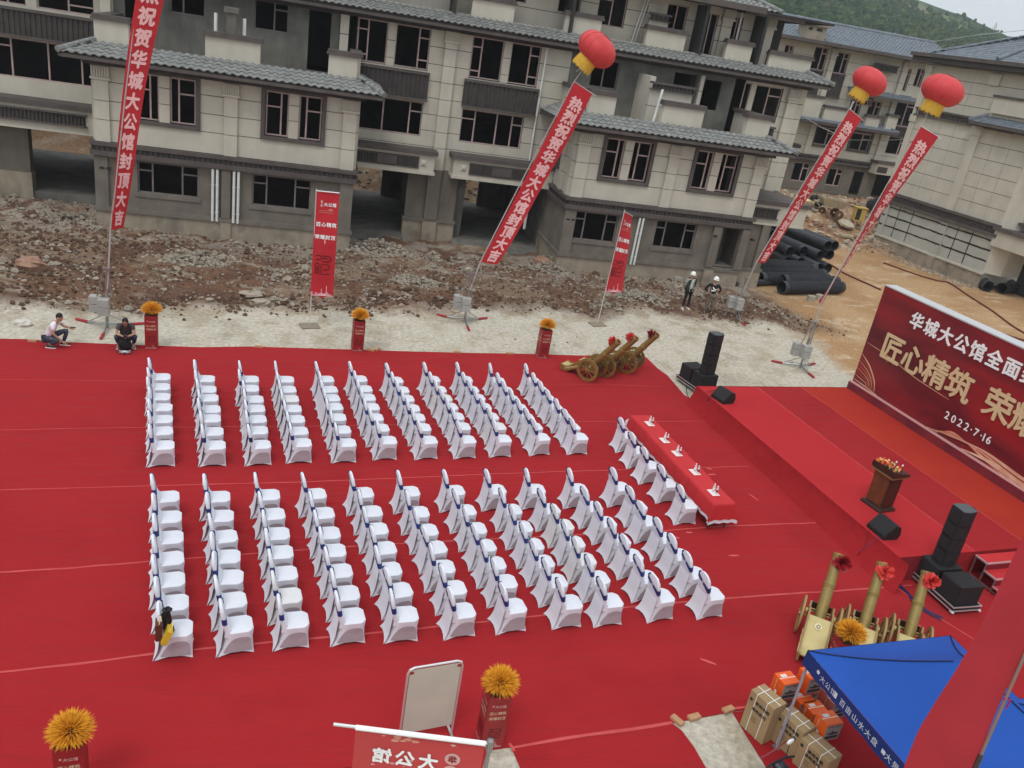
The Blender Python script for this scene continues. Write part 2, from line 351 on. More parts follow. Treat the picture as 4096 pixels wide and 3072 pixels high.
    ln(a.outputs['Color'], mu.inputs[0]); ln(r.outputs['Result'], mu.inputs['Scale']); ln(mu.outputs['Vector'], b.inputs['Base Color'])
    ln(n.outputs['Fac'], bp.inputs['Height']); ln(vo.outputs['Distance'], bp2.inputs['Height']); ln(bp2.outputs['Normal'], bp.inputs['Normal']); ln(bp.outputs['Normal'], b.inputs['Normal'])
    me.materials.append(m); o = D.objects.new('ground', me); COL.objects.link(o); o['kind'] = 'structure'
build_ground()

def stone(mb, x, y, z, s, flat=.6):
    n = 7; vs = []; rz = random.random()*TAU
    for k, (hh, rr) in enumerate(((-.5, .7), (.1, 1), (.55, .55))):
        for j in range(5):
            t = TAU*j/5+rz+k*.4; q = rr*random.uniform(.65, 1.2)*s*.5
            vs.append((x+q*math.cos(t), y+q*math.sin(t)*random.uniform(.7,1), z+hh*s*flat+random.uniform(-.06,.06)*s))
    fs = [(4,3,2,1,0), (10,11,12,13,14)]
    for k in (0,5):
        for j in range(5): fs.append((k+j, k+(j+1)%5, k+5+(j+1)%5, k+5+j))
    mb.add(vs, fs)
def scatter():
    piles = {'stone': MB(), 'clod': MB(), 'chip': MB()}
    cnt = 0
    while cnt < 10500:
        x = random.uniform(-14, 27); y = random.uniform(26.8, 38) if x > -8.7 else random.uniform(26.8, 41)
        z = zrub(x, y)
        if 11.3 < x < 21 and y > 36.9: continue
        if -8.8 < x < 1.8 and y > 36.9: continue
        if random.random() > z*.98+.012: continue
        if (x-16.6)**2+(y-33)**2 < .55 or (x-17.45)**2+(y-32.4)**2 < .9 or (x > 19.6 and y > 35.6) or (x > 22.5 and y > 34.5): continue
        nn = nclod(x, y); near = (y > 34.5)
        s = random.choice((.04,.05,.06,.08,.10,.14)) * random.uniform(.7, 1.5)
        if nn > .64: s *= 1.7
        if nn < .52 and not near and random.random() < .35: continue
        if x < -2 and random.random() < .3: continue
        k = random.choices(('clod','stone','chip'), (.55,.35,.10) if (nn < .55 and not near) else ((.35,.50,.15) if not near else (.3,.45,.25)))[0]
        if z < .4: s *= .55; k = 'stone' if random.random() < .4 else 'clod'
        stone(piles[k], x, y, hz(x, y)+s*.12, s, random.uniform(.35, .7)); cnt += 1
    for i in range(2600):                                                # darker clods thrown up along the gravel edge and the left bank
        x = random.uniform(-13, 20); y = float(yb(x))+random.gauss(.9, .45) if i % 3 else random.uniform(29, 36)
        if i % 3 == 0: x = random.uniform(-13, -6.5)
        if nclod(x*1.3+7, y*.7) < .44 and i % 3: continue
        s = random.choice((.06,.09,.13,.18))*random.uniform(.7,1.4); stone(piles['clod'], x, y, hz(x,y)+s*.1, s, .6)
    # edge heaps of lighter broken concrete by the walls
    for cx, cy, rx, ry, n, hh in ((-9.6, 38.0, 1.6, 1.3, 420, .55), (3.2, 37.6, 1.9, 1.5, 520, .7), (11.0, 37.3, 1.3, 1.7, 420, .7), (-4.4, 33.6, 1.5, .7, 260, .30), (4.5, 33.4, 1.3, .8, 220, .3), (14.6, 33.8, 1.6, .8, 260, .25)):
        for i in range(n):
            a = random.random()*TAU; q = math.sqrt(random.random()); x = cx+rx*q*math.cos(a); y = cy+ry*q*math.sin(a)
            s = random.uniform(.08, .26); stone(piles['chip' if random.random() < .6 else 'stone'], x, y, hz(x, y)+hh*(1-q)**1.2*random.random(), s, random.uniform(.3, .7))
    m = {'stone': M_stone, 'clod': M_clod, 'chip': mat('pale_broken_concrete', (.31,.275,.225), .95, (.22,.19,.15), 3, .4, 20)}
    nm = {'stone': 'rubble_stones', 'clod': 'earth_clods', 'chip': 'concrete_chips'}
    lb = {'stone': 'loose brown and tan stones strewn over the churned earth before the houses', 'clod': 'dark brown earth clods lying along the churned strip', 'chip': 'pale grey broken concrete chips heaped against the house walls'}
    for k in piles: tag(piles[k].build(nm[k], m[k]), lb[k], 'rubble', kind='stuff')
scatter()
# separately standing big stones and slabs
def rock(px, py, s, label, flat=.5, m=None, zz=0):
    p = G(px, py, zz); mb = MB(); random.seed(int(px)); n = 9
    vs = []
    for hh, rr in ((-.5,.8),(0,1.05),(.35,.9),(.55,.5)):
        for j in range(n): t = TAU*j/n; q = rr*random.uniform(.75,1.2)*s*.5; vs.append((q*math.cos(t), q*math.sin(t)*.75, hh*s*flat+random.uniform(-.08,.08)*s*flat))
    fs = [tuple(range(n-1,-1,-1)), tuple(range(3*n,4*n))] + [(k*n+j, k*n+(j+1)%n, (k+1)*n+(j+1)%n, (k+1)*n+j) for k in range(3) for j in range(n)]
    mb.add(vs, fs); o = mb.build('rock', m or M_stone); o.location = (p.x, p.y, hz(p.x, p.y)+s*flat*.35); tag(o, label, 'rock', 'big loose rocks in front of the houses'); return o
M_redrock = mat('reddish_rock', (.24,.13,.085), .95, (.34,.21,.15), 3, .5, 12)
rock(130, 1120, .95, 'largest red-brown boulder on the left earth bank', .5, M_redrock)
rock(1010, 1200, .8, 'flat pale slab lying left of the left feather flag', .22)
rock(1045, 1222, .7, 'tan slab half buried beside the flat pale slab', .3)
rock(2160, 1090, 1.0, 'red-brown boulder at the chamfered foot of the right-hand house bay', .6, M_redrock)
rock(90, 1300, .5, 'white stone on the gravel left of the squatting man in white', .4, mat('white_rock',(.55,.52,.46),.9))
rock(1150, 1140, .4, 'greyish brick-shaped lump on the earth left of the left feather flag', .6)
rock(2700, 1172, .35, 'small dark stone behind the two standing workers', .6)
rock(1870, 1105, .45, 'grey stone behind the second lantern pole', .6)
def block(px, py, rz, label):
    p = G(px, py, .12); o = MB().bbox(-.2,.2,-.11,.11,0,.3,.02).build('concrete_block', mat('pale_concrete_block', (.40,.36,.30), .95, (.33,.30,.25), 4, .3, 30))
    o.location = (p.x, p.y, hz(p.x,p.y)); o.rotation_euler = (.05,.03,rz); tag(o, label, 'concrete block', 'pale concrete blocks near the workers')
block(2705, 1135, .1, 'upright pale block left of the worker in the open jacket, nearer the flag')
block(2742, 1118, -.3, 'pale block tilted against the wall just behind the worker in the open jacket')
block(3243, 1195, .1, 'pale block under the middle of the nearest black pipe')
block(3275, 1190, .3, 'pale block under the right part of the nearest black pipe')

# ------------------------------------------------------------------ hill, far ground features
def build_hill():
    az_k = [-90, -40, 0, 20, 27, 31, 33.5, 35.3, 36.6, 38.0, 38.8, 39.9, 41.5, 45, 60, 90]
    el_k = [5, 7, 9, 8.4, 7.2, 6.2, 5.5, 4.96, 4.70, 4.47, 4.20, 3.95, 3.5, 3.2, 3.0, 3.0]
    azs = np.radians(np.concatenate([np.arange(-90, 22, 3), np.arange(22, 46, .12), np.arange(46, 90, 3)])); rs = np.concatenate([np.arange(110, 700, 7), np.arange(700, 1000, 30)])
    A, Rr = np.meshgrid(azs, rs); crest = np.tan(np.radians(np.interp(np.degrees(A), az_k, el_k)))*700
    X = Rr*np.sin(A); Y = Rr*np.cos(A)
    t = np.clip((Rr-110)/590, 0, 1); prof = t**1.25
    Z = -1 + (crest+11.5)*prof + t*(1-t)*70*(fbm(X*.008, Y*.008, 4, 301)-.5) + np.where(Rr > 700, -(Rr-700)*.2, 0) + (fbm(X*.06, Y*.06, 3, 311)-.5)*5*t*(1-sstep(640,700,Rr)*.7)
    f = fbm(X*.012, Y*.012, 5, 321); f2 = fbm(X*.03, Y*.02, 4, 331)
    c = np.ones(X.shape+(3,))*np.array((.055,.10,.045)); s = sstep(.48,.6,f)[...,None]; c = c*(1-s)+np.array((.115,.145,.060))*s
    s = sstep(.58,.7,f2)[...,None]; c = c*(1-s)+np.array((.15,.135,.085))*s; s = sstep(.40,.33,f2)[...,None]; c = c*(1-s)+np.array((.030,.055,.028))*s
    nx, ny = len(azs), len(rs); me = D.meshes.new('hill'); v = np.stack([X,Y,Z],-1).reshape(-1,3)
    idx = np.arange(nx*ny).reshape(ny,nx); q = np.stack([idx[:-1,:-1], idx[1:,:-1], idx[1:,1:], idx[:-1,1:]],-1).reshape(-1,4)
    me.from_pydata(v.tolist(), [], q[:, ::-1].tolist()); me.shade_smooth()
    at = me.color_attributes.new('soil', 'FLOAT_COLOR', 'POINT'); cc = np.ones((nx*ny,4)); cc[:,:3] = c.reshape(-1,3); at.data.foreach_set('color', cc.ravel())
    m = D.materials.new('hillside_scrub'); m.use_nodes = True; tt = m.node_tree; b = tt.nodes['Principled BSDF']; b.inputs['Roughness'].default_value = 1; b.inputs['Specular IOR Level'].default_value = 0
    a = tt.nodes.new('ShaderNodeAttribute'); a.attribute_name = 'soil'; tt.links.new(a.outputs['Color'], b.inputs['Base Color'])
    me.materials.append(m); o = D.objects.new('hill', me); COL.objects.link(o); o['kind'] = 'structure'
    # scrub woodland on it
    mb = MB(); lo = math.radians(24); hi = math.radians(45); Zf = lambda i, j: Z[i, j]
    random.seed(11)
    ai = [i for i, q in enumerate(azs) if lo < q < hi]; k = 0
    while k < 4200:
        i = random.randrange(12, int((650-110)/7)); j = random.choice(ai); dens = f[i, j]
        if random.random() > (1.0 if dens < .5 else .15): continue
        s = random.uniform(1.6, 4.2); x = X[i,j]+random.uniform(-5,5); y = Y[i,j]+random.uniform(-5,5); z = Z[i,j]
        mb.mi = random.randrange(3)
        for q in range(3):
            stone(mb, x+random.uniform(-.4,.4)*s, y+random.uniform(-.4,.4)*s, z+s*random.uniform(.2,.7), s*random.uniform(.5,.9), .9)
        k += 1
    ms = [mat('scrub_dark', (.035,.062,.03), 1, spec=0), mat('scrub_mid', (.045,.075,.03), 1, spec=0), mat('scrub_olive', (.075,.10,.04), 1, spec=0)]
    tag(mb.build('scrub_woodland', ms), 'patchy green scrub wood covering the hazy hillside', 'scrub', kind='stuff')
    def hillpt(px, py, r):
        d = ray(px, py); k = r/math.hypot(d.x, d.y); return Vector((0,0,CAMH))+d*k
    for px0, py0, px1, py1, lab in ((3606,160,3682,172,'longer white greenhouse tunnel at the foot of the hill'), (3692,172,3735,184,'shorter white greenhouse tunnel at the foot of the hill')):
        a, b2 = hillpt(px0, py0, 300), hillpt(px1, py1, 300); mb = MB(); dd = (b2-a); dd.z = 0; n = Vector((-dd.y, dd.x, 0)).normalized(); seg = []
        for t in range(7):
            s = t/6; c0 = a.lerp(b2, s)
            for u in range(7): th = PI*u/6; seg.append(c0+n*math.cos(th)*2+Vector((0,0,math.sin(th)*1.2-.5)))
        mb.add(seg, [(t*7+u, t*7+u+1, t*7+u+8, t*7+u+7) for t in range(6) for u in range(6)])
        tag(mb.build('greenhouse', mat('greenhouse_film', (.8,.8,.74), .6)), lab, 'greenhouse', 'greenhouses at the foot of the hill')
    p = hillpt(3974, 128, 690); q = hillpt(3980, 88, 690); mb = MB(); hh = q.z-p.z
    for sx, sy in ((-1,-1),(1,-1),(1,1),(-1,1)): mb.tube([(sx*1.6, sy*1.6, -2), (0,0,hh)], .12, 4)
    for k in range(5):
        s = 1.6*(1-k/5); z = hh*k/5; mb.tube([(-s,-s,z),(s,-s,z),(s,s,z),(-s,s,z),(-s,-s,z)], .1, 4)
    o = mb.build('transmission_tower', mat('tower_steel', (.35,.36,.38), .6)); o.location = p; tag(o, 'thin lattice mast standing on the hill skyline', 'mast')
build_hill()

# ------------------------------------------------------------------ carpet
def poly_sheet(name, pts, z0, z1, m, **k):
    mb = MB(); P = [(p.x, p.y) for p in pts]
    ar = sum(P[i][0]*P[(i+1)%len(P)][1]-P[(i+1)%len(P)][0]*P[i][1] for i in range(len(P)))
    if ar < 0: P.reverse()
    mb.prism(P, z0, z1); return mb.build(name, m, **k)
back = [(-600,1350),(-200,1349),(0,1357),(120,1359),(230,1370),(300,1372),(600,1384),(800,1391),(1000,1388),(1200,1394),(1400,1400),(1650,1408),(1900,1414),(2060,1416),(2330,1424),(2560,1420),(2586,1432),(2630,1475),(2668,1502),(2705,1545),(2735,1580),(2775,1606)]
main = [G(*p) for p in back] + [Vector((12.9,23.3,0)), Vector((20.6,22.4,0)), Vector((18.6,9.0,0)), Vector((13.4,9.0,0)), G(3100,2824), G(2926,2849), G(2700,2892), G(2400,2940), G(2043,2991), G(1950,3004), G(1500,3060), G(-400,3300), G(-1500,2600)]
carpet = thing('carpet', 'huge red event carpet laid in strips over the gravel yard', 'carpet', (4, 18, 0))
def cpart(pts, z1, name='carpet_sheet'):
    o = poly_sheet(name, pts, .004, z1, M_red); o.parent = carpet; o.location = (-4,-18,0); return o
cpart(main, .020)
cpart([G(1946,3007), G(1490,3064), G(-400,3304), G(-400,4200), G(2000,4200), G(1930,3072)], .018)
cpart([G(2046,2993), G(2400,2943), G(2690,2897), G(2726,2925), G(2775,2990), G(2822,3072), G(2900,3250), G(2180,3250), G(2080,3072)], .018)
cpart([G(2930,2852), G(3100,2828), Vector((13.4,8.96,0)), Vector((14,5.5,0)), G(3300,3500), G(3140,3200), G(3048,3045), G(2985,2945)], .018)
def strip(pts, wd, z=.0225, m=M_tape, name='seam_tape'):
    # smooth resample in the world
    P = [G(*p) for p in pts]; Q = []
    for i in range(len(P)-1):
        n = max(2, int((P[i+1]-P[i]).length/.35))
        for k in range(n): Q.append(P[i].lerp(P[i+1], k/n))
    Q.append(P[-1]); vs = []; r = random.Random(len(pts)+int(pts[0][1]))
    for i, p in enumerate(Q):
        d = (Q[min(i+1,len(Q)-1)]-Q[max(i-1,0)]).normalized(); nn = Vector((-d.y,d.x,0)); s = wd*r.uniform(.7,1.15)/2; j = r.uniform(-.008,.008)
        for e in (-1,1): q = p+nn*(s*e+j); vs.append((q.x,q.y,z))
    mb = MB(); mb.add(vs, [(2*i,2*i+1,2*i+3,2*i+2) for i in range(len(Q)-1)]); mb.add([(a,b,c-.002) for a,b,c in vs], [(2*i,2*i+2,2*i+3,2*i+1) for i in range(len(Q)-1)])
    o = mb.build(name, m, carpet); o.location = (-4,-18,0)
strip([(-60,2699),(300,2660),(618,2619),(1000,2580),(1542,2531),(1976,2486),(2200,2462),(2600,2424),(2870,2398),(3100,2382),(3340,2367),(3647,2343)], .05)
strip([(-60,2296),(300,2274),(630,2246),(1100,2210),(1600,2177),(2100,2152),(2600,2129),(2944,2105),(3300,2093)], .04)
strip([(-60,1964),(618,1946),(1200,1931),(1576,1916),(2000,1897),(2300,1887),(2799,1873),(2998,1867)], .03)
strip([(-60,1724),(500,1713),(1200,1708),(1600,1701),(2300,1688),(2853,1687)], .022)
strip([(-60,1520),(300,1524),(575,1527)], .014); strip([(2240,1538),(2420,1541),(2553,1544),(2650,1550)], .016)
strip([(2052,2993),(2250,2959),(2450,2931),(2690,2894)], .06); strip([(2036,2978),(2056,3008)], .05, .0245)
strip([(2935,2838),(3030,2824)], .05)
strip([(3560,2330),(3700,2440),(3920,2577),(4000,2625)], .03)
M_seam = mat('carpet_seam_gap', (.05,.012,.012), .95)
strip([(2772,1609),(2870,1690),(2980,1794),(3120,1920),(3320,2112),(3510,2284)], .022, .0235, M_seam, 'carpet_fold')
# faint wrinkles and dusty marks
M_dust = mat('dusty_mark', (.58,.11,.10), .95)
rr = random.Random(3)
for k in range(26):
    px, py = rr.uniform(2300,4000), rr.uniform(1500,2700)
    if 2780 < px and py < 2250 and py < 1546+.83*(px-2787)+60: continue
    p = G(px, py, 0); 
    if not (p.y > 9.5): continue
    n = 9; l = rr.uniform(.06,.2); ww = rr.uniform(.02,.045); a = rr.uniform(-1.2,.3)
    vs = [(p.x+l*math.cos(TAU*i/n)*rr.uniform(.7,1)*math.cos(a)-ww*math.sin(TAU*i/n)*math.sin(a), p.y+l*math.cos(TAU*i/n)*math.sin(a)+ww*math.sin(TAU*i/n)*math.cos(a), .0235) for i in range(n)]
    o = MB().add(vs, [tuple(range(n))]).build('dust_mark', M_dust, carpet); o.location = (-4,-18,0)
# bricks that hold down the carpet edges
bm = MB().bbox(-.12,.12,-.057,.057,0,.055,.006).mesh('brick', M_brick)
for px, py, rz, lab in ((2708,2885,-1.05,'pale brick at the left corner of the gravel gap in the carpet'), (2775,2872,.25,'middle brick on the top edge of the gravel gap'), (2912,2842,.3,'pale brick at the right corner of the gravel gap'),
        (130,1366,0,'flat brick on the carpet edge left of the squatting man in white'), (1035,1389,.05,'flat brick on the carpet edge in front of the left feather flag'), (1483,1402,-.2,'brick beside the second flower stand from the left'), (1510,1399,.9,'brick end beside the second flower stand, further right'),
        (1830,1411,0,'brick on the carpet edge below the second lantern pole'), (2040,1416,.1,'brick on the carpet edge left of the third flower stand')):
    p = G(px, py, .02); o = put('brick', bm, None, (p.x,p.y,.021), (0,0,rz)); tag(o, lab, 'brick', 'bricks weighing down the carpet edge')
# ------------------------------------------------------------------ building kit (walls face local -Y)
class B:
    def __init__(s, root, world): s.root = root; s.world = world
    def part(s, name, mb, m, **k): return mb.build(name, m, s.root, world=s.world, **k)
    def inst(s, name, me, loc, rot=(0,0,0), scale=None):
        o = put(name, me, s.root, loc, rot, scale)
        if s.world: o.location = Vector(loc)-Vector(s.root.location)
        return o
def cells(mb, x0, x1, z0, z1, holes, ya, yb_):
    xs = sorted({x0, x1} | {min(max(v, x0), x1) for h in holes for v in h[:2]}); zs = sorted({z0, z1} | {min(max(v, z0), z1) for h in holes for v in h[2:]})
    for i in range(len(xs)-1):
        for j in range(len(zs)-1):
            if xs[i+1]-xs[i] < 1e-4 or zs[j+1]-zs[j] < 1e-4: continue
            cx, cz = (xs[i]+xs[i+1])/2, (zs[j]+zs[j+1])/2
            if any(h[0] < cx < h[1] and h[2] < cz < h[3] for h in holes): continue
            mb.box(xs[i], xs[i+1], ya, yb_, zs[j], zs[j+1])
def wall(b, y, x0, x1, z0, z1, m, holes=(), joints=(), d=.14, name='wall_panel', gap=.028, vj=()):
    js = [z for z in joints if z0+.1 < z < z1-.1]; zs = [z0]+js+[z1]; vx = [x for x in vj if x0+.1 < x < x1-.1]
    if js or vx:
        mb = MB(); cells(mb, x0+.003, x1-.003, z0, z1, holes, y+.035, y+d+.002); b.part('wall_backing', mb, M_joint)
    for i in range(len(zs)-1):
        a = zs[i]+(gap/2 if i else 0); c = zs[i+1]-(gap/2 if i < len(zs)-2 else 0)
        cuts = sorted({x0, x1} | {v for h in holes if h[2] <= a+.02 and h[3] >= c-.02 for v in h[:2] if x0 < v < x1} | set(vx))
        for k in range(len(cuts)-1):
            u, v = cuts[k], cuts[k+1]; cx, cz = (u+v)/2, (a+c)/2
            if any(h[0] <= cx <= h[1] and h[2] <= a+.02 and h[3] >= c-.02 for h in holes): continue
            if u in vx: u += gap*.35
            if v in vx: v -= gap*.35
            mb = MB(); cells(mb, u, v, a, c, holes, y, y+d)
            if mb.v: b.part(name if (js or vx) else 'wall', mb, m)
def window(b, y, x0, x1, z0, z1, vs=(), hs=(), fm=None, sill=None, depth=.1, w=.055, name='window_frame'):
    fm = fm or M_frame; mb = MB(); ya, ye = y+depth, y+depth+.05
    mb.box(x0, x1, ya, ye, z0, z0+w); mb.box(x0, x1, ya, ye, z1-w, z1); mb.box(x0, x0+w, ya, ye, z0+w, z1-w); mb.box(x1-w, x1, ya, ye, z0+w, z1-w)
    for v in vs: mb.box(v-w*.6, v+w*.6, ya-.004, ye, z0+w, z1-w)
    for xa, xb, z in hs: mb.box(xa, xb, ya+.004, ye-.004, z-w*.55, z+w*.55)
    o = b.part(name, mb, fm)
    if sill is not None:
        MB().box(x0-.1, x1+.1, y-.05, y+.1, z0-.16, z0-.01).build('sill', sill, o)
    return o
def trimframe(b, y, x0, x1, z0, z1, w=.17, m=None, pro=.09, top=True, name='window_surround'):
    mb = MB(); ya = y-pro
    mb.box(x0, x1, ya, y+.12, z0-w, z0); mb.box(x0-w, x0, ya, y+.12, z0-w, z1+(w if top else 0)); mb.box(x1, x1+w, ya, y+.12, z0-w, z1+(w if top else 0))
    if top: mb.box(x0, x1, ya, y+.12, z1, z1+w)
    return b.part(name, mb, m or M_trim)
slat_me = None
def corrug(b, y, x0, x1, z0, z1, p=.17, pieces=True, name='corrugated_band', top=.09, bot=.09, over=.03):
    global slat_me
    if slat_me is None: slat_me = MB().prism([(-.5,0),(.5,0),(.32,-1),(-.32,-1)][::-1], 0, 1).mesh('slat', M_trimd)
    mb = MB().box(x0, x1, y, y+.1, z0, z1)
    o = b.part(name, mb, M_trimd); mt = MB().box(x0-over, x1+over, y-.10, y+.11, z1, z1+top).box(x0-over, x1+over, y-.10, y+.11, z0-bot, z0)
    if top: b.part('trim_moulding', mt, M_trim)
    n = max(1, int((x1-x0)/p)); st = (x1-x0)/n
    if pieces and SLATS[0]+n <= 300:
        SLATS[0] += n
        for i in range(n): b.inst('slat', slat_me, (x0+st*(i+.5), y, z0), scale=(st*.62, .045, z1-z0))
    else:
        mb = MB()
        for i in range(n): c = x0+st*(i+.5); mb.prism([(c-st*.31,y),(c-st*.2,y-.045),(c+st*.2,y-.045),(c+st*.31,y)], z0, z1)
        b.part('slats', mb, M_trimd, kind='stuff')
SLATS = [0]
def pilaster(b, y, x0, x1, z0, z1, m=None, joints=(), cap=True, pro=.13, capw=.07, caph=.5):
    m = m or M_cream; zt = z1-(caph if cap else 0); js = [z for z in joints if z0+.1 < z < zt-.1]; zs = [z0]+js+[zt]
    for i in range(len(zs)-1):
        b.part('pilaster_block', MB().box(x0, x1, y-pro, y, zs[i]+(.012 if i else 0), zs[i+1]-(.012 if i < len(zs)-2 else 0)), m)
    if cap:
        mb = MB().box(x0-capw-.02, x1+capw+.02, y-pro-.09, y, zt, zt+.08).box(x0-capw+.02, x1+capw-.02, y-pro-.02, y, zt+.08, z1); n = 7; wd = (x1-x0+2*capw-.04)
        for k in range(n): c = x0-capw+.02+wd*(k+.5)/n; mb.box(c-wd/n*.3, c+wd/n*.3, y-pro-.075, y-pro-.018, zt+.1, z1-.02)
        b.part('pilaster_capital', mb, m)
def capblock(b, x0, x1, y0, y1, z0, z1, m=None, ret=None):
    b.part('parapet_block', MB().box(x0, x1, y0, y1, z0, z1), m or M_cream)
    b.part('parapet_cap', MB().box(x0-.1, x1+.1, y0-.1, y1+.1, z1, z1+.09).box(x0-.06, x1+.06, y0-.06, y1+.06, z1+.09, z1+.2), M_trim)
def tile_mesh(m, name='roof_tile', cn=None):
    mb = MB(); n = 6
    def pr(t): return .16*math.sin(TAU*t+1.2)+.04
    for k, (yy, dz) in enumerate(((-.04, .22), (1.02, .02))):
        for i in range(n+1): mb.v.append((i/n-.5, yy, pr(i/n)+dz))
    for i in range(n+1): mb.v.append((i/n-.5, -.04, pr(i/n)+.03))
    for i in range(n): mb.f.append((i, i+1, n+2+i, n+1+i)); mb.m.append(0)
    for i in range(n): mb.f.append((2*n+2+i, 2*n+3+i, i+1, i)); mb.m.append(0)
    return mb if cn else mb.mesh(name, m)
TILES = [0]; tile_me = tile_mesh(M_tile); _tb = tile_mesh(None, cn=1)
def slope(b, O, U, V, Lx, Hh, tw=.31, nc=4, tl=0, tr=0, pieces=False, m=None, deck=True, ridge_l=False, ridge_r=False):
    O = Vector(O); U = Vector(U).normalized(); V = Vector(V).normalized(); N = U.cross(V).normalized(); n = max(1, round(Lx/tw)); cw = Lx/n; ch = Hh/nc; m = m or M_tile
    M0 = Matrix.Identity(4)
    for i in range(3): M0[i][0], M0[i][1], M0[i][2] = U[i], V[i], N[i]
    if deck:
        mb = MB(); pts = [O, O+U*Lx, O+U*(Lx-tr)+V*Hh, O+U*tl+V*Hh]; mb.add([p-N*.03 for p in pts]+[p-N*.10 for p in pts], [(0,1,2,3),(7,6,5,4),(0,4,5,1),(1,5,6,2),(2,6,7,3),(3,7,4,0)]); b.part('roof_deck', mb, M_joint if m is M_tile else m)
    rest = MB(); use = pieces and TILES[0]+n*nc <= 300
    for j in range(nc):
        for i in range(n):
            xc = (i+.5)*cw; f = (j+.5)/nc
            if xc < tl*f-cw*.2 or xc > Lx-tr*f+cw*.2: continue
            p = O+U*xc+V*(j*ch)+N*random.uniform(-.004,.004)
            Mx = Matrix.Translation(p) @ M0 @ Matrix.Diagonal((cw, ch, cw*.62, 1))
            if use:
                TILES[0] += 1; o = put('roof_tile', tile_me, b.root); o.matrix_local = (Matrix.Translation([-a for a in b.root.location]) if b.world else Matrix.Identity(4)) @ Mx
            else: rest.add(_tb.v, _tb.f, Mx)
    if rest.v: b.part('roof_tiles', rest, m, kind='stuff')
    for flag, e0, e1 in ((ridge_l, O, O+U*tl+V*Hh), (ridge_r, O+U*Lx, O+U*(Lx-tr)+V*Hh)):
        if flag:
            mb = MB(); k = 7
            for q in range(k): a = e0.lerp(e1, q/k); c = e0.lerp(e1, (q+1.12)/k); mb.tube([a+N*.06, c+N*.05], [.12,.095], 8)
            b.part('hip_tiles', mb, m)
def stud(b, x, y, z, s=.17, m=None):
    b.part('diamond_stud', MB().add([(x-s,y,z-s),(x+s,y,z-s),(x+s,y,z+s),(x-s,y,z+s),(x,y-.1,z)], [(0,1,4),(1,2,4),(2,3,4),(3,0,4)]), m or M_cream)
JZ = [4.62, 5.37, 6.12, 6.87, 7.62, 8.37, 9.12]

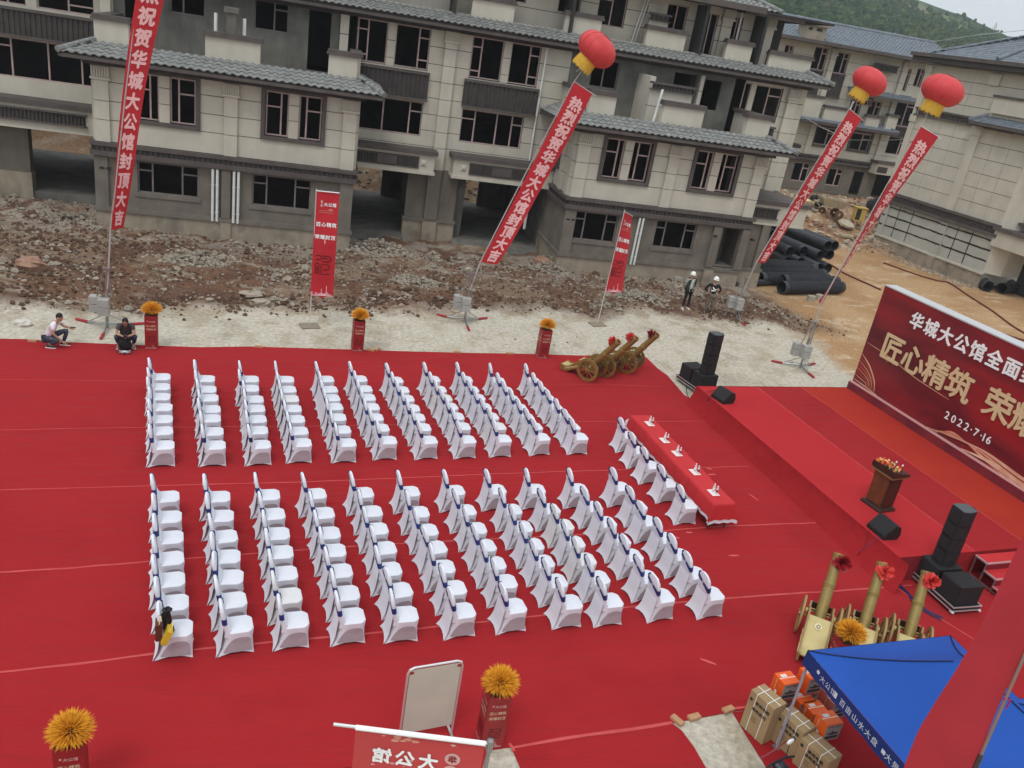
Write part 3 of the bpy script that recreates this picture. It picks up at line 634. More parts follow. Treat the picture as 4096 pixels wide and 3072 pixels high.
# ------------------------------------------------------------------ near terrace of unfinished houses
def near_row():
    root = thing('terraced_houses', 'long unfinished row of cream and grey villas with grey pantile eaves, facing the carpet', 'building', (6, 37, 0)); b = B(root, True)
    P = b.part
    # --- shared: interior shells so that openings are really dark rooms
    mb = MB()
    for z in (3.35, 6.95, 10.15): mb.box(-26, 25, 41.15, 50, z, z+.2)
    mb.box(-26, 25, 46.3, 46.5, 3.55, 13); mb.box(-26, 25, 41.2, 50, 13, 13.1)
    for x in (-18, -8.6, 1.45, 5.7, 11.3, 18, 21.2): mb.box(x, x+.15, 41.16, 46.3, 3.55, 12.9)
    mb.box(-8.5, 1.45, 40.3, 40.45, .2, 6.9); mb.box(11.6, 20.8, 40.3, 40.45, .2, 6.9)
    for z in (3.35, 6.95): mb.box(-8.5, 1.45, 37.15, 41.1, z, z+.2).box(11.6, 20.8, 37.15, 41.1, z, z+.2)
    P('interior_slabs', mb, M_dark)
    # --- bays
    def bay(x0, x1, gw, uw, pil, blocks, left):
        hol = [(a, c, zz, 3.15) for a, c, zz in gw]
        wall(b, 37, x0, x1, 1.1, 3.2, M_grey, hol)
        P('plinth', MB().box(x0-.06, x1+.06, 36.9, 37.15, -.6, .98), M_plinth); P('base_ledge', MB().box(x0-.14, x1+.14, 36.82, 37.12, .98, 1.1).box(x0-.1, x1+.1, 36.86, 37.1, 1.1, 1.16), M_grey)
        for a, c, zz in gw:
            if zz < 1.5: continue
            q = (c-a)
            window(b, 37, a, c, zz, 3.15, (a+q*.24, c-q*.27), ((a, a+q*.24, 2.78), (c-q*.27, c, 2.78)), M_framed, M_grey)
        # moulded dark band
        corrug(b, 36.86, x0, x1, 3.44, 3.64, .2, top=.15, bot=.2, over=.16)
        # first floor
        hol = [(a, c, 4.82, 6.6) for a, c in uw]
        wall(b, 37, x0, x1, 3.8, 6.72, M_cream, hol, [4.65, 5.38, 6.1])
        for a, c in uw:
            trimframe(b, 37, a, c, 4.82, 6.62, .17); mid = (a+c)/2
            P('window_pier', MB().box(mid-.2, mid+.2, 36.97, 37.12, 4.82, 5.52).box(mid-.2, mid+.2, 36.97, 37.12, 5.545, 6.14).box(mid-.2, mid+.2, 36.97, 37.12, 6.165, 6.6), M_cream)
            window(b, 37, a+.02, mid-.21, 4.84, 6.6, (a+(mid-a)*.55,), ((a, a+(mid-a)*.55, 6.0),)); window(b, 37, mid+.21, c-.02, 4.84, 6.6, (c-(mid-a)*.55,), ((c-(mid-a)*.55, c, 6.0),))
        for a, c in pil: pilaster(b, 37, a, c, 3.8, 6.68, None, [4.65, 5.38, 6.1])
        P('eave_beam', MB().box(x0-.3, x1+.3, 36.75, 37.3, 6.72, 6.92), M_trimd)
        P('eave_fascia', MB().box(x0-.9, x1+.95, 36.12, 36.2, 6.9, 7.08), M_trim); P('eave_soffit', MB().box(x0-.88, x1+.93, 36.2, 37.4, 6.92, 6.98).box(x0-.88, x0-.2, 37.4, 41, 6.93, 6.98).box(x1+.2, x1+.93, 37.4, 41, 6.93, 6.98), M_trimd)
        P('eave_fascia', MB().box(x0-.96, x0-.88, 36.12, 41, 6.9, 7.08).box(x1+.93, x1+1.01, 36.12, 41, 6.9, 7.08), M_trim)
        wd = (x1-x0)+1.94; H = math.hypot(1.45, .42)
        slope(b, (x0-.96, 36.1, 7.1), (1,0,0), (0,1.45,.42), wd, H, tl=.96, tr=.99, pieces=True, ridge_l=True, ridge_r=True)
        slope(b, (x0-.96, 41, 7.1), (0,-1,0), (.96,0,.42), 4.9, math.hypot(.96,.42), nc=3, tr=1.3)
        slope(b, (x1+1.01, 36.1, 7.1), (0,1,0), (-.96,0,.42), 4.9, math.hypot(.96,.42), nc=3, tl=1.3)
        # terrace
        P('terrace_floor', MB().box(x0, x1, 37.55, 41, 7.0, 7.3), M_conc)
        P('terrace_kerb', MB().box(x0, x1, 37.55, 37.75, 7.3, 7.44), M_cream); P('kerb_cap', MB().box(x0, x1, 37.53, 37.78, 7.44, 7.47), M_white)
        for a, c in blocks: capblock(b, a, c, 37.54, 37.9, 7.3, 8.32)
        P('parapet_return', MB().box(x0, x0+.3, 37.9, 40.9, 7.3, 8.32), M_cream); P('parapet_cap', MB().box(x0-.1, x0+.4, 38.0, 40.95, 8.32, 8.5), M_trim)
        P('parapet_return', MB().box(x1-.3, x1, 37.9, 40.9, 7.3, 8.32), M_cream); P('parapet_cap', MB().box(x1-.4, x1+.1, 38.0, 40.95, 8.32, 8.5), M_trim)
    bay(-8.65, 1.62, [(-7.1,-4.72,1.85), (-2.55,-.12,1.82)], [(-7.22,-4.82), (-2.12,.16)], [(-8.62,-8.06), (-3.72,-3.2), (1.03,1.6)], [(-8.65,-7.4), (-4.55,-2.43), (.3,1.48)], True)
    bay(11.45, 20.9, [(11.95,14.1,1.8), (16.08,18.2,1.83), (19.6,20.55,1.25)], [(12.8,15.02), (17.32,19.45)], [(11.47,12.05), (15.92,16.42), (20.33,20.88)], [(11.8,13.05), (15.38,17.42), (19.7,20.9)], False)
    # pillar and reveals of the entrance recess in the right bay
    P('entrance_pillar', MB().box(19.02, 19.4, 36.8, 37.1, 1.16, 3.2), M_grey); P('entrance_pillar', MB().box(20.56, 20.98, 36.8, 37.1, 1.16, 3.2), M_grey)
    P('entrance_pillar', MB().box(11.4, 11.95, 36.86, 37.0, 1.16, 3.2), M_grey); P('plinth', MB().box(19.0, 19.5, 36.74, 36.92, -.5, 1.0), M_plinth)
    P('corner_post', MB().box(-8.7, -8.2, 36.88, 37.02, 1.16, 3.2).box(1.1,1.66,36.88,37.02,1.16,3.2), M_grey)
    for x in (11.5, 11.75, -8.5, -8.25, 19.05, 21.1): P('vent_slot', MB().box(x, x+.17, 36.72 if x > 18 else 36.85, 36.95, 2.7, 2.78), M_joint)
    # side walls of the bays
    for x, sgn in ((-8.65,-1), (1.62,1), (11.45,-1), (20.9,1)):
        xa, xb = (x-.02, x+.12) if sgn < 0 else (x-.12, x+.02)
        P('side_wall', MB().box(xa, xb, 37.1, 41, 1.1, 3.3), M_grey)
        for za, zb in ((3.8,4.635),(4.66,5.365),(5.39,6.085),(6.11,6.72)): P('wall_panel', MB().box(xa, xb, 37.1, 41, za, zb), M_cream)
        P('plinth', MB().box(xa-.05, xb+.05, 37.1, 41, -.6, .98), M_plinth); P('base_ledge', MB().box(xa-.1, xb+.1, 37.1, 41, .98, 1.12), M_grey)
        xc = x-.02 if sgn < 0 else x+.02
        P('trim_moulding', MB().box(xc-.2, xc+.2, 36.975, 41, 3.65, 3.785).box(xc-.2, xc+.2, 36.975, 41, 3.245, 3.435), M_trim)
        mb = MB()
        mb.box(xc-.11,xc+.11,36.98,41,3.436,3.649)
        for k in range(20): mb.box(xc-.15, xc+.15, 37.02+k*.2, 37.12+k*.2, 3.437, 3.648)
        P('slats', mb, M_trimd, kind='stuff')
        for ya in (37.16, 38.4):
            for za, zb in ((3.8,4.635),(4.66,5.365),(5.39,6.085),(6.11,6.7)): P('pilaster_block', MB().box(xc-.08, xc+.08, ya, ya+.5, za, zb), M_cream)
    P('window_surround', MB().box(11.30, 11.44, 39.3, 40.6, 4.6, 6.6), M_trim); P('side_window', MB().box(11.27, 11.31, 39.5, 40.4, 4.8, 6.5), M_joint)
    # --- four white drain pipes on the left bay, two on the right
    for xs, z1, z0 in (((-4.13,-3.95,-3.28,-3.1), 3.2, 1.0), ((15.1,15.28), 3.2, .9)):
        for x in xs:
            mb = MB().tube([(x,36.83,z1),(x,36.83,z0)], .055, 8)
            for z in (z0+.35, z0+1.5): mb.tube([(x,36.83,z),(x,36.83,z+.07)], .066, 8)
            P('drain_pipe', mb, M_white)
    P('downpipe_recess', MB().box(-3.78, -3.42, 36.84, 36.99, 1.17, 3.2), M_grey); P('plinth_pier', MB().box(-3.82, -3.38, 36.84, 36.89, -.5, .97), M_plinth)
    P('drain_pipe', MB().tube([(15.15,37.95,7.3),(15.3,37.95,8.95)], .06, 8), M_white)
    P('drain_pipe', MB().tube([(-4.2,37.95,8.5),(-4.2,37.95,9.2)], .07, 8), M_white); P('drain_pipe', MB().tube([(-3.1,37.95,8.5),(-3.1,37.95,9.15)], .07, 8), M_white)
    P('parapet_post', MB().box(-3.75,-3.4,37.6,37.9,8.52,9.3).box(-3.85,-3.3,37.5,38,9.3,9.5), M_conc)
    # --- terrace back walls (deep under the main eave)
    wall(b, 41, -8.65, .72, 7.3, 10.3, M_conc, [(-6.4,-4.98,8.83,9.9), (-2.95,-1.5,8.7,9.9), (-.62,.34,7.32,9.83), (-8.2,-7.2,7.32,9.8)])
    window(b, 41, -6.4, -4.98, 8.83, 9.9, (-5.87,), ((-5.87,-4.98,9.6),), M_framed); window(b, 41, -2.95, -1.5, 8.7, 9.9, (-2.1,), ((-2.1,-1.5,9.6),), M_framed)
    for za, zb in ((7.3,8.3),(8.33,9.05),(9.08,9.9)): P('wall_panel', MB().box(.74, 1.12, 40.8, 41.1, za, zb), M_cream)
    P('terrace_wall_post', MB().box(-9.1,-8.7,40.7,41.1,7.3,10), M_cream)
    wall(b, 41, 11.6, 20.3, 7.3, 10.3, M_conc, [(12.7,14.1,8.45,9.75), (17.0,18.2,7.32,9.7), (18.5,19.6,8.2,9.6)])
    window(b, 41, 12.7, 14.1, 8.45, 9.75, (13.35,), (), M_framed)
    wall(b, 39.0, 15.12, 17.28, 7.3, 8.85, M_cream, (), (8.1,), d=.3); corrug(b, 38.95, 15.2, 17.2, 8.88, 9.1, .2, pieces=False, top=.1, bot=.03, over=.15)
    P('party_wall', MB().box(15.12, 15.4, 39.3, 41, 7.3, 9.4), M_cream)
    for za, zb in ((7.3,8.3),(8.33,9.0),(9.03,9.75)): P('wall_panel', MB().box(18.1+.2, 18.5, 40.7, 40.95, za, zb), M_cream)
    # --- recessed middle section x 1.6 .. 11.45
    GA = [(1.62,4.42,-.1,3.5), (6.9,11.3,-.1,3.5)]; 
    P('garage_pier', MB().box(4.42, 6.9, 41, 41.5, 1.1, 3.6), M_grey)
    P('garage_pier_foot', MB().box(4.36, 6.96, 40.95, 41.5, -.5, 1.0), M_plinth); P('base_ledge', MB().box(4.32, 7.0, 40.86, 41.4, 1.0, 1.14), M_grey)
    P('pier_strip', MB().box(5.38, 6.02, 40.82, 41.0, 1.14, 3.6), M_grey); P('pier_foot', MB().box(5.34, 6.06, 40.78, 40.95, -.5, 1.0), M_plinth)
    win = [(1.75,4.8,5.05,6.6), (6.68,9.75,5.05,6.6), (1.5,4.82,8.02,9.85), (6.76,10.1,8.0,9.85)]
    wall(b, 41, 1.5, 10.7, 3.6, 10.2, M_cream, win, JZ)
    window(b, 41, 1.75, 4.8, 5.05, 6.6, (2.95, 4.2), ((4.2,4.8,6.15),), M_frame); window(b, 41, 6.68, 9.75, 5.05, 6.6, (7.35, 8.44, 9.2), ((6.68,7.35,6.15),(9.2,9.75,6.15)), M_frame)
    for x0, xm, x1 in ((1.5, 3.05, 4.82), (6.76, 8.47, 10.1)):
        for za, zb in ((8.02,8.36),(8.385,9.1),(9.125,9.85)): P('window_pier', MB().box(xm-.18, xm+.18, 40.98, 41.12, za, zb), M_cream)
        window(b, 41, x0+.02, xm-.18, 8.04, 9.85, (x0+.5,), ((x0,x0+.5,9.4),(x0,x0+.5,8.35))); window(b, 41, xm+.18, x1, 8.04, 9.85, (x1-.5,), ((x1-.5,x1,9.4),(x1-.5,x1,8.45)))
    for xa, xb in ((1.6,4.9),(6.62,10.2)):
        corrug(b, 40.78, xa, xb, 6.78, 7.85, .2, top=.12, bot=.1)
        P('spandrel_box', MB().box(xa-.02, xb+.02, 40.87, 41, 6.7, 7.95), M_trimd)
    pilaster(b, 41, 5.5, 6.05, 3.6, 9.9, None, JZ, pro=.2)
    for cx0, cx1, pa, pb, st in ((1.66,5.5,1.8,4.7,4.98), (6.42,11.4,7.25,10.4,6.92)):
        P('porch_beam', MB().box(cx0, cx1, 40.0, 41, 3.55, 4.38), M_cream); P('porch_beam_edge', MB().box(cx0-.06, cx1+.06, 39.94, 41, 3.45, 3.58), M_cream)
        P('porch_cap', MB().box(cx0-.12, cx1+.12, 39.86, 41, 4.38, 4.56), M_trim)
        P('panel_frame', MB().box(pa-.06, pb+.06, 39.95, 40, 3.7, 3.76).box(pa-.06, pb+.06, 39.95, 40, 4.2, 4.26).box(pa-.06, pa, 39.95, 40, 3.76, 4.2).box(pb, pb+.06, 39.95, 40, 3.76, 4.2), M_trim)
        corrug(b, 39.97, pa, pb, 3.77, 4.19, .13, pieces=False, top=0, bot=0); stud(b, st, 40.0, 3.97)
    P('panel_centre', MB().box(2.8, 3.7, 39.915, 39.96, 3.775, 4.185), M_trim); P('panel_centre', MB().box(8.3, 9.3, 39.915, 39.96, 3.775, 4.185), M_trim)
    # garage tunnels
    P('garage_slab', MB().box(1.5, 11.5, 41.0, 50.5, -.3, .28), M_conc); P('garage_ramp', MB().add([(1.6,40.0,0),(4.4,40.0,0),(4.4,41.0,.28),(1.6,41.0,.28)], [(0,1,2,3)]), M_conc); P('garage_ramp', MB().add([(6.9,40.0,0),(11.4,40.0,0),(11.4,41.0,.28),(6.9,41.0,.28)], [(0,1,2,3)]), M_conc)
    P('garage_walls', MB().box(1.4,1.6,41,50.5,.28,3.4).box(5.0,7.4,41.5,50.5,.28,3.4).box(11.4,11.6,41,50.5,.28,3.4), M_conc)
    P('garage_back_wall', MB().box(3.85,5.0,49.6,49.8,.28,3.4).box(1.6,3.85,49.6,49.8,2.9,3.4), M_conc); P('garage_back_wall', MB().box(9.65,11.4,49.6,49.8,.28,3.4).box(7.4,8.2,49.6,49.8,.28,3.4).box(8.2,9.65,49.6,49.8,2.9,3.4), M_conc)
    P('drain_pipe', MB().tube([(10.55,40.7,1.2),(10.55,40.7,3.4)], .07, 8).tube([(10.3,40.85,4.6),(10.3,40.85,9.9)], .05, 8), M_white)
    wall(b, 41, 10.7, 11.6, 3.6, 10.2, M_cream, (), JZ)
    # --- left wing x -24 .. -8.65
    wall(b, 41, -26, -8.65, 3.55, 10.2, M_cream, [(-13.6,-9.5,5.3,6.9), (-20,-14.6,5.3,6.9), (-13.8,-12.0,8.2,9.9), (-11.6,-9.4,8.2,9.9), (-20,-15,8.2,9.9)], ())
    window(b, 41, -13.6, -9.5, 5.3, 6.9, (-12.72,-11.3,-10.0), ((-13.6,-12.72,6.55),(-10.0,-9.5,6.6))); window(b, 41, -11.6, -9.4, 8.2, 9.9, (-10.4,), ((-10.4,-9.4,8.5),)); window(b, 41, -13.8, -12.0, 8.2, 9.9, (-12.7,))
    corrug(b, 40.78, -16, -9.35, 7.05, 8.0, .2, pieces=False, top=.1, bot=.1); P('spandrel_box', MB().box(-16.02,-9.33,40.87,41,6.98,8.1), M_trimd)
    P('porch_beam', MB().box(-20,-8.8,40.0,41,3.5,4.4), M_cream); P('porch_cap', MB().box(-20,-8.75,39.86,41,4.4,4.6), M_trim); P('porch_beam_edge', MB().box(-20,-8.8,39.94,41,3.4,3.5), M_cream)
    corrug(b, 39.96, -13.6, -9.7, 3.78, 4.2, .15, pieces=False, top=.06, bot=.06, over=.06); stud(b, -9.2, 40, 3.95)
    P('garage_slab', MB().box(-22,-8.7,41,50.5,-.3,.5), M_conc); P('garage_pier', MB().box(-13.6,-12.3,41,41.5,-.5,3.4), M_grey); P('garage_pier_foot', MB().box(-13.66,-12.24,40.9,41.5,-.5,1.3), M_plinth); P('garage_side_wall', MB().box(-8.9,-8.7,41,50,.5,3.4), M_conc); P('garage_back_wall', MB().box(-22,-15.4,49.8,50,.5,3.4), M_conc); P('garage_back_wall', MB().box(-11.2,-8.9,49.8,50,.5,3.4), M_conc); P('garage_back_wall', MB().box(-15.4,-11.2,49.8,50,2.7,3.4), M_conc)
    P('garage_walls', MB().box(-26,-13.6,41,41.3,.0,3.5), M_grey)
    # --- main gutter, eave and tiles
    P('gutter', MB().box(-27, 25.1, 40.1, 40.22, 10.02, 10.26), M_trim); P('gutter_soffit', MB().box(-27, 25.0, 40.22, 41.2, 10.05, 10.12), M_trimd)
    P('soffit_beam', MB().box(-26, 24.5, 40.75, 41.2, 9.86, 10.05), M_trimd)
    slope(b, (-27, 40.05, 10.26), (1,0,0), (0,1.35,.42), 52.2, math.hypot(1.35,.42), nc=4, tr=1.0, ridge_r=True, tw=.3)
    # --- right end of the third floor
    wall(b, 41, 20.9, 24.4, 3.6, 10.1, M_cream, [(20.6,23.05,8.0,9.75), (21.2,22.6,5.1,6.5)], JZ); pilaster(b, 41, 23.35, 23.95, 3.6, 9.8, None, JZ, pro=.2)
    window(b, 41, 20.9, 23.05, 8.0, 9.75, (22.3,), ((22.3,23.05,9.3),)); P('window_pier', MB().box(21.2,21.5,40.96,41.1,8,9.75), M_cream)
    corrug(b, 40.8, 21.0, 23.0, 6.8, 7.75, .2, pieces=False, top=.1, bot=.1)
    P('end_wall', MB().box(24.2, 24.4, 41.1, 49.5, .3, 10.1), M_cream)
    P('porch_beam', MB().box(21.0, 24.2, 37.6, 41, 3.5, 4.4), M_cream); P('porch_cap', MB().box(20.95, 24.35, 37.5, 41, 4.4, 4.6), M_trim); P('porch_beam_edge', MB().box(21, 24.26, 37.54, 41, 3.4, 3.5), M_cream)
    corrug(b, 37.56, 21.25, 22.6, 3.75, 4.2, .15, pieces=False, top=.05, bot=.05, over=.05); stud(b, 23.1, 37.6, 3.95)
    P('porch_wall', MB().box(20.95, 22.0, 37.7, 37.9, 1.1, 3.4), M_grey); P('porch_wall', MB().box(22.0, 22.45, 37.55, 38, 1.1, 3.4), M_grey); P('plinth', MB().box(20.9, 22.5, 37.5, 38.1, -.5, 1.0), M_plinth); P('base_ledge', MB().box(20.9, 22.55, 37.45, 38.1, 1.0, 1.13), M_grey)
    P('doorway_room', MB().box(19.6,20.55,38.4,38.5,1.2,3.2), M_conc); P('doorway_floor', MB().box(19.5,20.6,37,38.5,1.12,1.2), M_conc)
    # --- top storey, set back
    holes = [(12.9,14.35,11.25,12.8), (10.9,12.0,11.5,12.8), (16.45,17.55,11.25,12.75), (18.45,19.25,10.7,12.65), (5.2,6.6,11.3,12.9), (-1,1,11.2,12.9), (20.05,20.6,11.5,12.7), (8.2,9.3,11.6,12.8)]
    wall(b, 42.4, -26, 22.35, 10.4, 13.0, M_cream, holes, [11.45, 12.15])
    for a, c, z0, z1 in holes: window(b, 42.4, a, c, z0, z1, ((a+c)/2,), ((a,(a+c)/2,z1-.4),) if c-a > 1.2 else ())
    P('roof_kerb', MB().box(-26, 22.4, 41.5, 41.7, 10.4, 10.72), M_cream); P('roof_terrace', MB().box(-26,24,41.5,42.5,10.3,10.5), M_conc)
    for a, c in ((11.1,12.9), (15.25,17.3), (19.55,20.95), (6.6,8.6), (-4,-2)): capblock(b, a, c, 41.35, 41.65, 10.5, 11.42)
    wall(b, 41.9, 15.45, 16.45, 10.6, 11.85, M_cream); corrug(b, 41.85, 15.5, 16.4, 11.88, 12.1, .2, pieces=False, top=.1, bot=.03, over=.12)
    pilaster(b, 42.4, 15.4, 15.85, 10.6, 12.98, None, (11.45,12.15)); pilaster(b, 42.4, 19.45, 20.0, 10.6, 12.95, None, (11.45,12.15), pro=.15); pilaster(b, 42.4, 21.9, 22.35, 11.3, 12.9, None, ())
    capblock(b, 21.95, 24.35, 41.3, 41.5, 10.4, 11.25); P('terrace_screen', MB().box(20.6, 22.0, 41.9, 42.1, 10.4, 11.3), M_cream)
    P('rainwater_pipe', MB().tube([(14.85,42.25,10.6),(15.2,42.25,12.9)], .035, 6).tube([(15.0,42.25,10.6),(15.35,42.25,12.9)], .035, 6).tube([(20.35,42.2,10.6),(20.35,42.2,12.9)], .05, 6), M_white)
    P('niche', MB().box(18.5,18.85,43.3,43.5,10.7,12.7), M_cream)
    P('top_gutter', MB().box(-26, 21.0, 40.9, 41.05, 12.95, 13.22).box(20.1, 23.4, 41.3, 41.45, 12.85, 13.1), M_trim); P('top_soffit', MB().box(-26, 21.0, 41.05, 42.5, 12.98, 13.06).box(20.1,23.4,41.45,44,12.9,12.96), M_trimd)
    P('top_gutter_bed', MB().box(-26, 21.0, 41.05, 42.2, 13.06, 13.18).box(20.6,23.35,41.45,43,12.97,13.06), M_conc)
    slope(b, (-26, 42.2, 13.2), (1,0,0), (0,2.5,1.0), 48.5, 2.7, nc=8, tr=2.3, ridge_r=True)
    P('party_slabs', MB().box(-26,22.3,45.8,46,10.3,13), M_conc)
near_row()

# ------------------------------------------------------------------ gabled house on the right (black-taped joints)
def tape_house():
    o = G(3714, 1075); root = thing('gabled_house', 'cream panelled house on the right with black tape along its lower joints', 'building', (o.x, o.y, 0), R(98.3-180)); b = B(root, False); P = b.part
    X0, X1 = -5.3, 3.95
    hz_ = [5.0+.0*k for k in range(1)]
    rows = [4.02, 4.85, 5.72, 6.6, 7.48, 8.36, 9.2]
    top = [10.25, 11.0, 11.7, 12.4]
    wall(b, 0, X0, X1, 4.02, 9.25, M_cream, (), rows[1:-1], vj=[-4.3, -3.05, -1.8, 1.35, 2.6], gap=.03)
    wall(b, .02, X0-.3, X1, 9.75, 12.5, M_cream, (), [10.35, 11.05, 11.75], vj=[-3.95, -2.9, -1.7], gap=.03)
    P('pilaster_block', MB().box(-.35, .3, -.12, 0, 4.02, 8.9), M_cream); P('pilaster_capital', MB().box(-.42,.38,-.2,0,8.75,9.3), M_cream)
    P('pilaster_block', MB().box(X0-.35, X0+.1, -.1, .1, 4.02, 12.0), M_cream); P('pilaster_capital', MB().box(X0-.4,X0+.15,-.16,.1,12.0,12.45), M_cream); P('pilaster_capital', MB().box(X0-.4,X0+.15,-.16,.1,8.8,9.25), M_cream)
    corrug(b, -.08, X0-.1, X1-1.6, 9.33, 9.66, .2, pieces=False, top=.12, bot=.1, over=.05)
    P('pilaster_capital', MB().box(-.5,.3,-.12,.02,11.75,12.4), M_cream)
    # lower storey panels, dark band and tape
    corrug(b, -.1, X0, X1, 3.45, 3.85, .2, pieces=False, top=.17, bot=.2, over=.12)
    wall(b, 0, X0, X1, 1.0, 3.25, mat('pale_grey_render', (.36,.36,.32), .9, (.42,.415,.37), 1.2, .15, 60), (), [1.72, 2.4, 3.0], vj=[-4.0,-2.75,1.15,2.3], gap=.03)
    P('plinth', MB().box(X0-.1, X1+.1, -.1, .1, -.6, .88), M_plinth); P('base_ledge', MB().box(X0-.15, X1+.15, -.17, .05, .88, 1.0), M_cream)
    P('pilaster_block', MB().box(-.3, .28, -.1, 0, 1.0, 3.2), mat('pale_grey_render', (0,0,0))); P('plinth', MB().box(-.34,.32,-.18,-.1,-.6,.88), M_plinth); P('pilaster_block', MB().box(X0-.1, X0+.4, -.1, 0, 1.0, 3.2), mat('pale_grey_render', (0,0,0)))
    M_tp = mat('black_masking_tape', (.02,.021,.02), .5); rr = random.Random(2)
    def tape(pts, w=.05, yy=-.012):
        mb = MB(); V = []
        for (xa, za), (xb, zb) in zip(pts[:-1], pts[1:]):
            n = 5
            for k in range(n): V.append((xa+(xb-xa)*k/n, za+(zb-za)*k/n+(rr.uniform(-.02,.02) if abs(xb-xa) > abs(zb-za) else 0)))
        V.append(pts[-1]); vert = abs(pts[-1][0]-pts[0][0]) < abs(pts[-1][1]-pts[0][1])
        vs = []
        for x, z in V:
            h = w*rr.uniform(.75,1.2); y = yy-(.1 if -.3 < x < .28 or x < X0+.4 else 0)
            vs += [(x-h,y,z),(x+h,y,z)] if vert else [(x,y,z+h),(x,y,z-h)]
        mb.add(vs, [(2*i,2*i+1,2*i+3,2*i+2) for i in range(len(V)-1)]); P('tape_strip', mb, M_tp)
    for z in (1.72, 2.4, 3.0):
        for a, c in ((X0-.08, -4.0), (-4.0,-2.0),(-2.0,-.3),(-.29,.27),(.3,2.2),(2.2,X1)): tape([(a,z),(c,z)])
    for x in (-4.0,-2.75,1.15,2.3): tape([(x,1.1),(x,2.0),(x,3.2)], .035)
    # roof
    P('roof_gutter', MB().box(X0-1.3, X1+1.2, -1.0, -.85, 12.9, 13.12).box(X0-1.3,X0-1.15,-.85,9,12.9,13.12), M_trim); P('roof_soffit', MB().box(X0-1.15, X1+1.2, -.85, .2, 12.6, 12.9).box(X0-1.15,X0,.2,9,12.6,12.9), M_trimd); P('gutter_bed', MB().box(X0-1.15, X1+1.2, -.85, .2, 12.95, 13.05).box(X0-1.15,X0,.2,9,12.95,13.05), M_conc)
    H = math.hypot(5, 2.3)
    slope(b, (X0-.5, -.1, 13.15), (1,0,0), (0,5,2.3), 5.4, H, nc=18, tl=4.6, m=M_tileb, tw=.24, ridge_l=True)
    slope(b, (X0+4.9, -.1, 13.15), (1,0,0), (0,5,2.3), 7.5, H, nc=18, m=M_tileb, tw=.24)
    P('ridge_cap', MB().tube([(X0+4.9,-.15,13.25),(X0+4.9,4.9,15.5)], .13, 8), M_tileb)
    slope(b, (X0-.5, 10.0, 13.15), (0,-1,0), (5,0,2.3), 10.1, H, nc=14, tl=4.6, tr=4.6, m=M_tileb, tw=.3)
    P('lightning_rod', MB().tube([(X0-.6,-.5,13.1),(X0-.7,-.5,14.0)], .035, 6).tube([(X0-.6,-.4,13.8),(X0+1.5,1.2,14.6),(X0+4.9,4.9,15.9),(X0+8,5.2,15.8)], .018, 5), M_metal)
    # body behind the wall and the near end
    P('house_body', MB().box(X0+.2, X1+.0, .14, 9, .2, 12.6), M_cream)
    for z0, z1 in ((4.0,4.83),(4.87,5.7),(5.74,6.58),(6.62,7.46),(7.5,8.3)): P('wall_panel', MB().box(X1, X1+.14, .3, 2.2, z0, z1), M_cream)
    P('chamfer_wall', MB().prism([(X1-.02,0),(X1+.75,.75),(X1+.75,2.3),(X1-.02,2.3)], 1.0, 12.5), M_cream)
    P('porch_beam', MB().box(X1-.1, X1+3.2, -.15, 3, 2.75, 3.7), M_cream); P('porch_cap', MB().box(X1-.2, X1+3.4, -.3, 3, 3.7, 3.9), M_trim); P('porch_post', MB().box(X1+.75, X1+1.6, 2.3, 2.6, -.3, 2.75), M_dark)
    P('porch_recess', MB().box(X1+.76, X1+6, 2.3, 2.5, -.2, 12.4), M_trimd)
    P('window_sill', MB().box(X1+.7, X1+1.4, .5, 2.4, 4.25, 4.42), M_trim); P('side_window', MB().box(X1+.76, X1+.9, .9, 2.2, 4.45, 6.6), M_joint)
    P('parapet_cap', MB().box(.4, X1+2, -.35, .1, 11.1, 11.25), M_trim); P('parapet_block', MB().box(.5, X1+1.9, -.28, 0, 10.2, 11.1), M_cream)
    # little roof over the upper window
    slope(b, (-.35, -.75, 9.55), (1,0,0), (0,.8,.45), 6.5, .92, nc=4, tl=.6, m=M_tileb, tw=.24, ridge_l=True); P('eave_fascia', MB().box(-.3, 6.1, -.78, -.7, 9.38, 9.54), M_trim); P('eave_soffit', MB().box(-.25,6.1,-.7,0,9.3,9.4), M_trimd)
    P('pilaster_block', MB().box(.3,6,-.02,.0,9.55,10.2), M_cream)
tape_house()

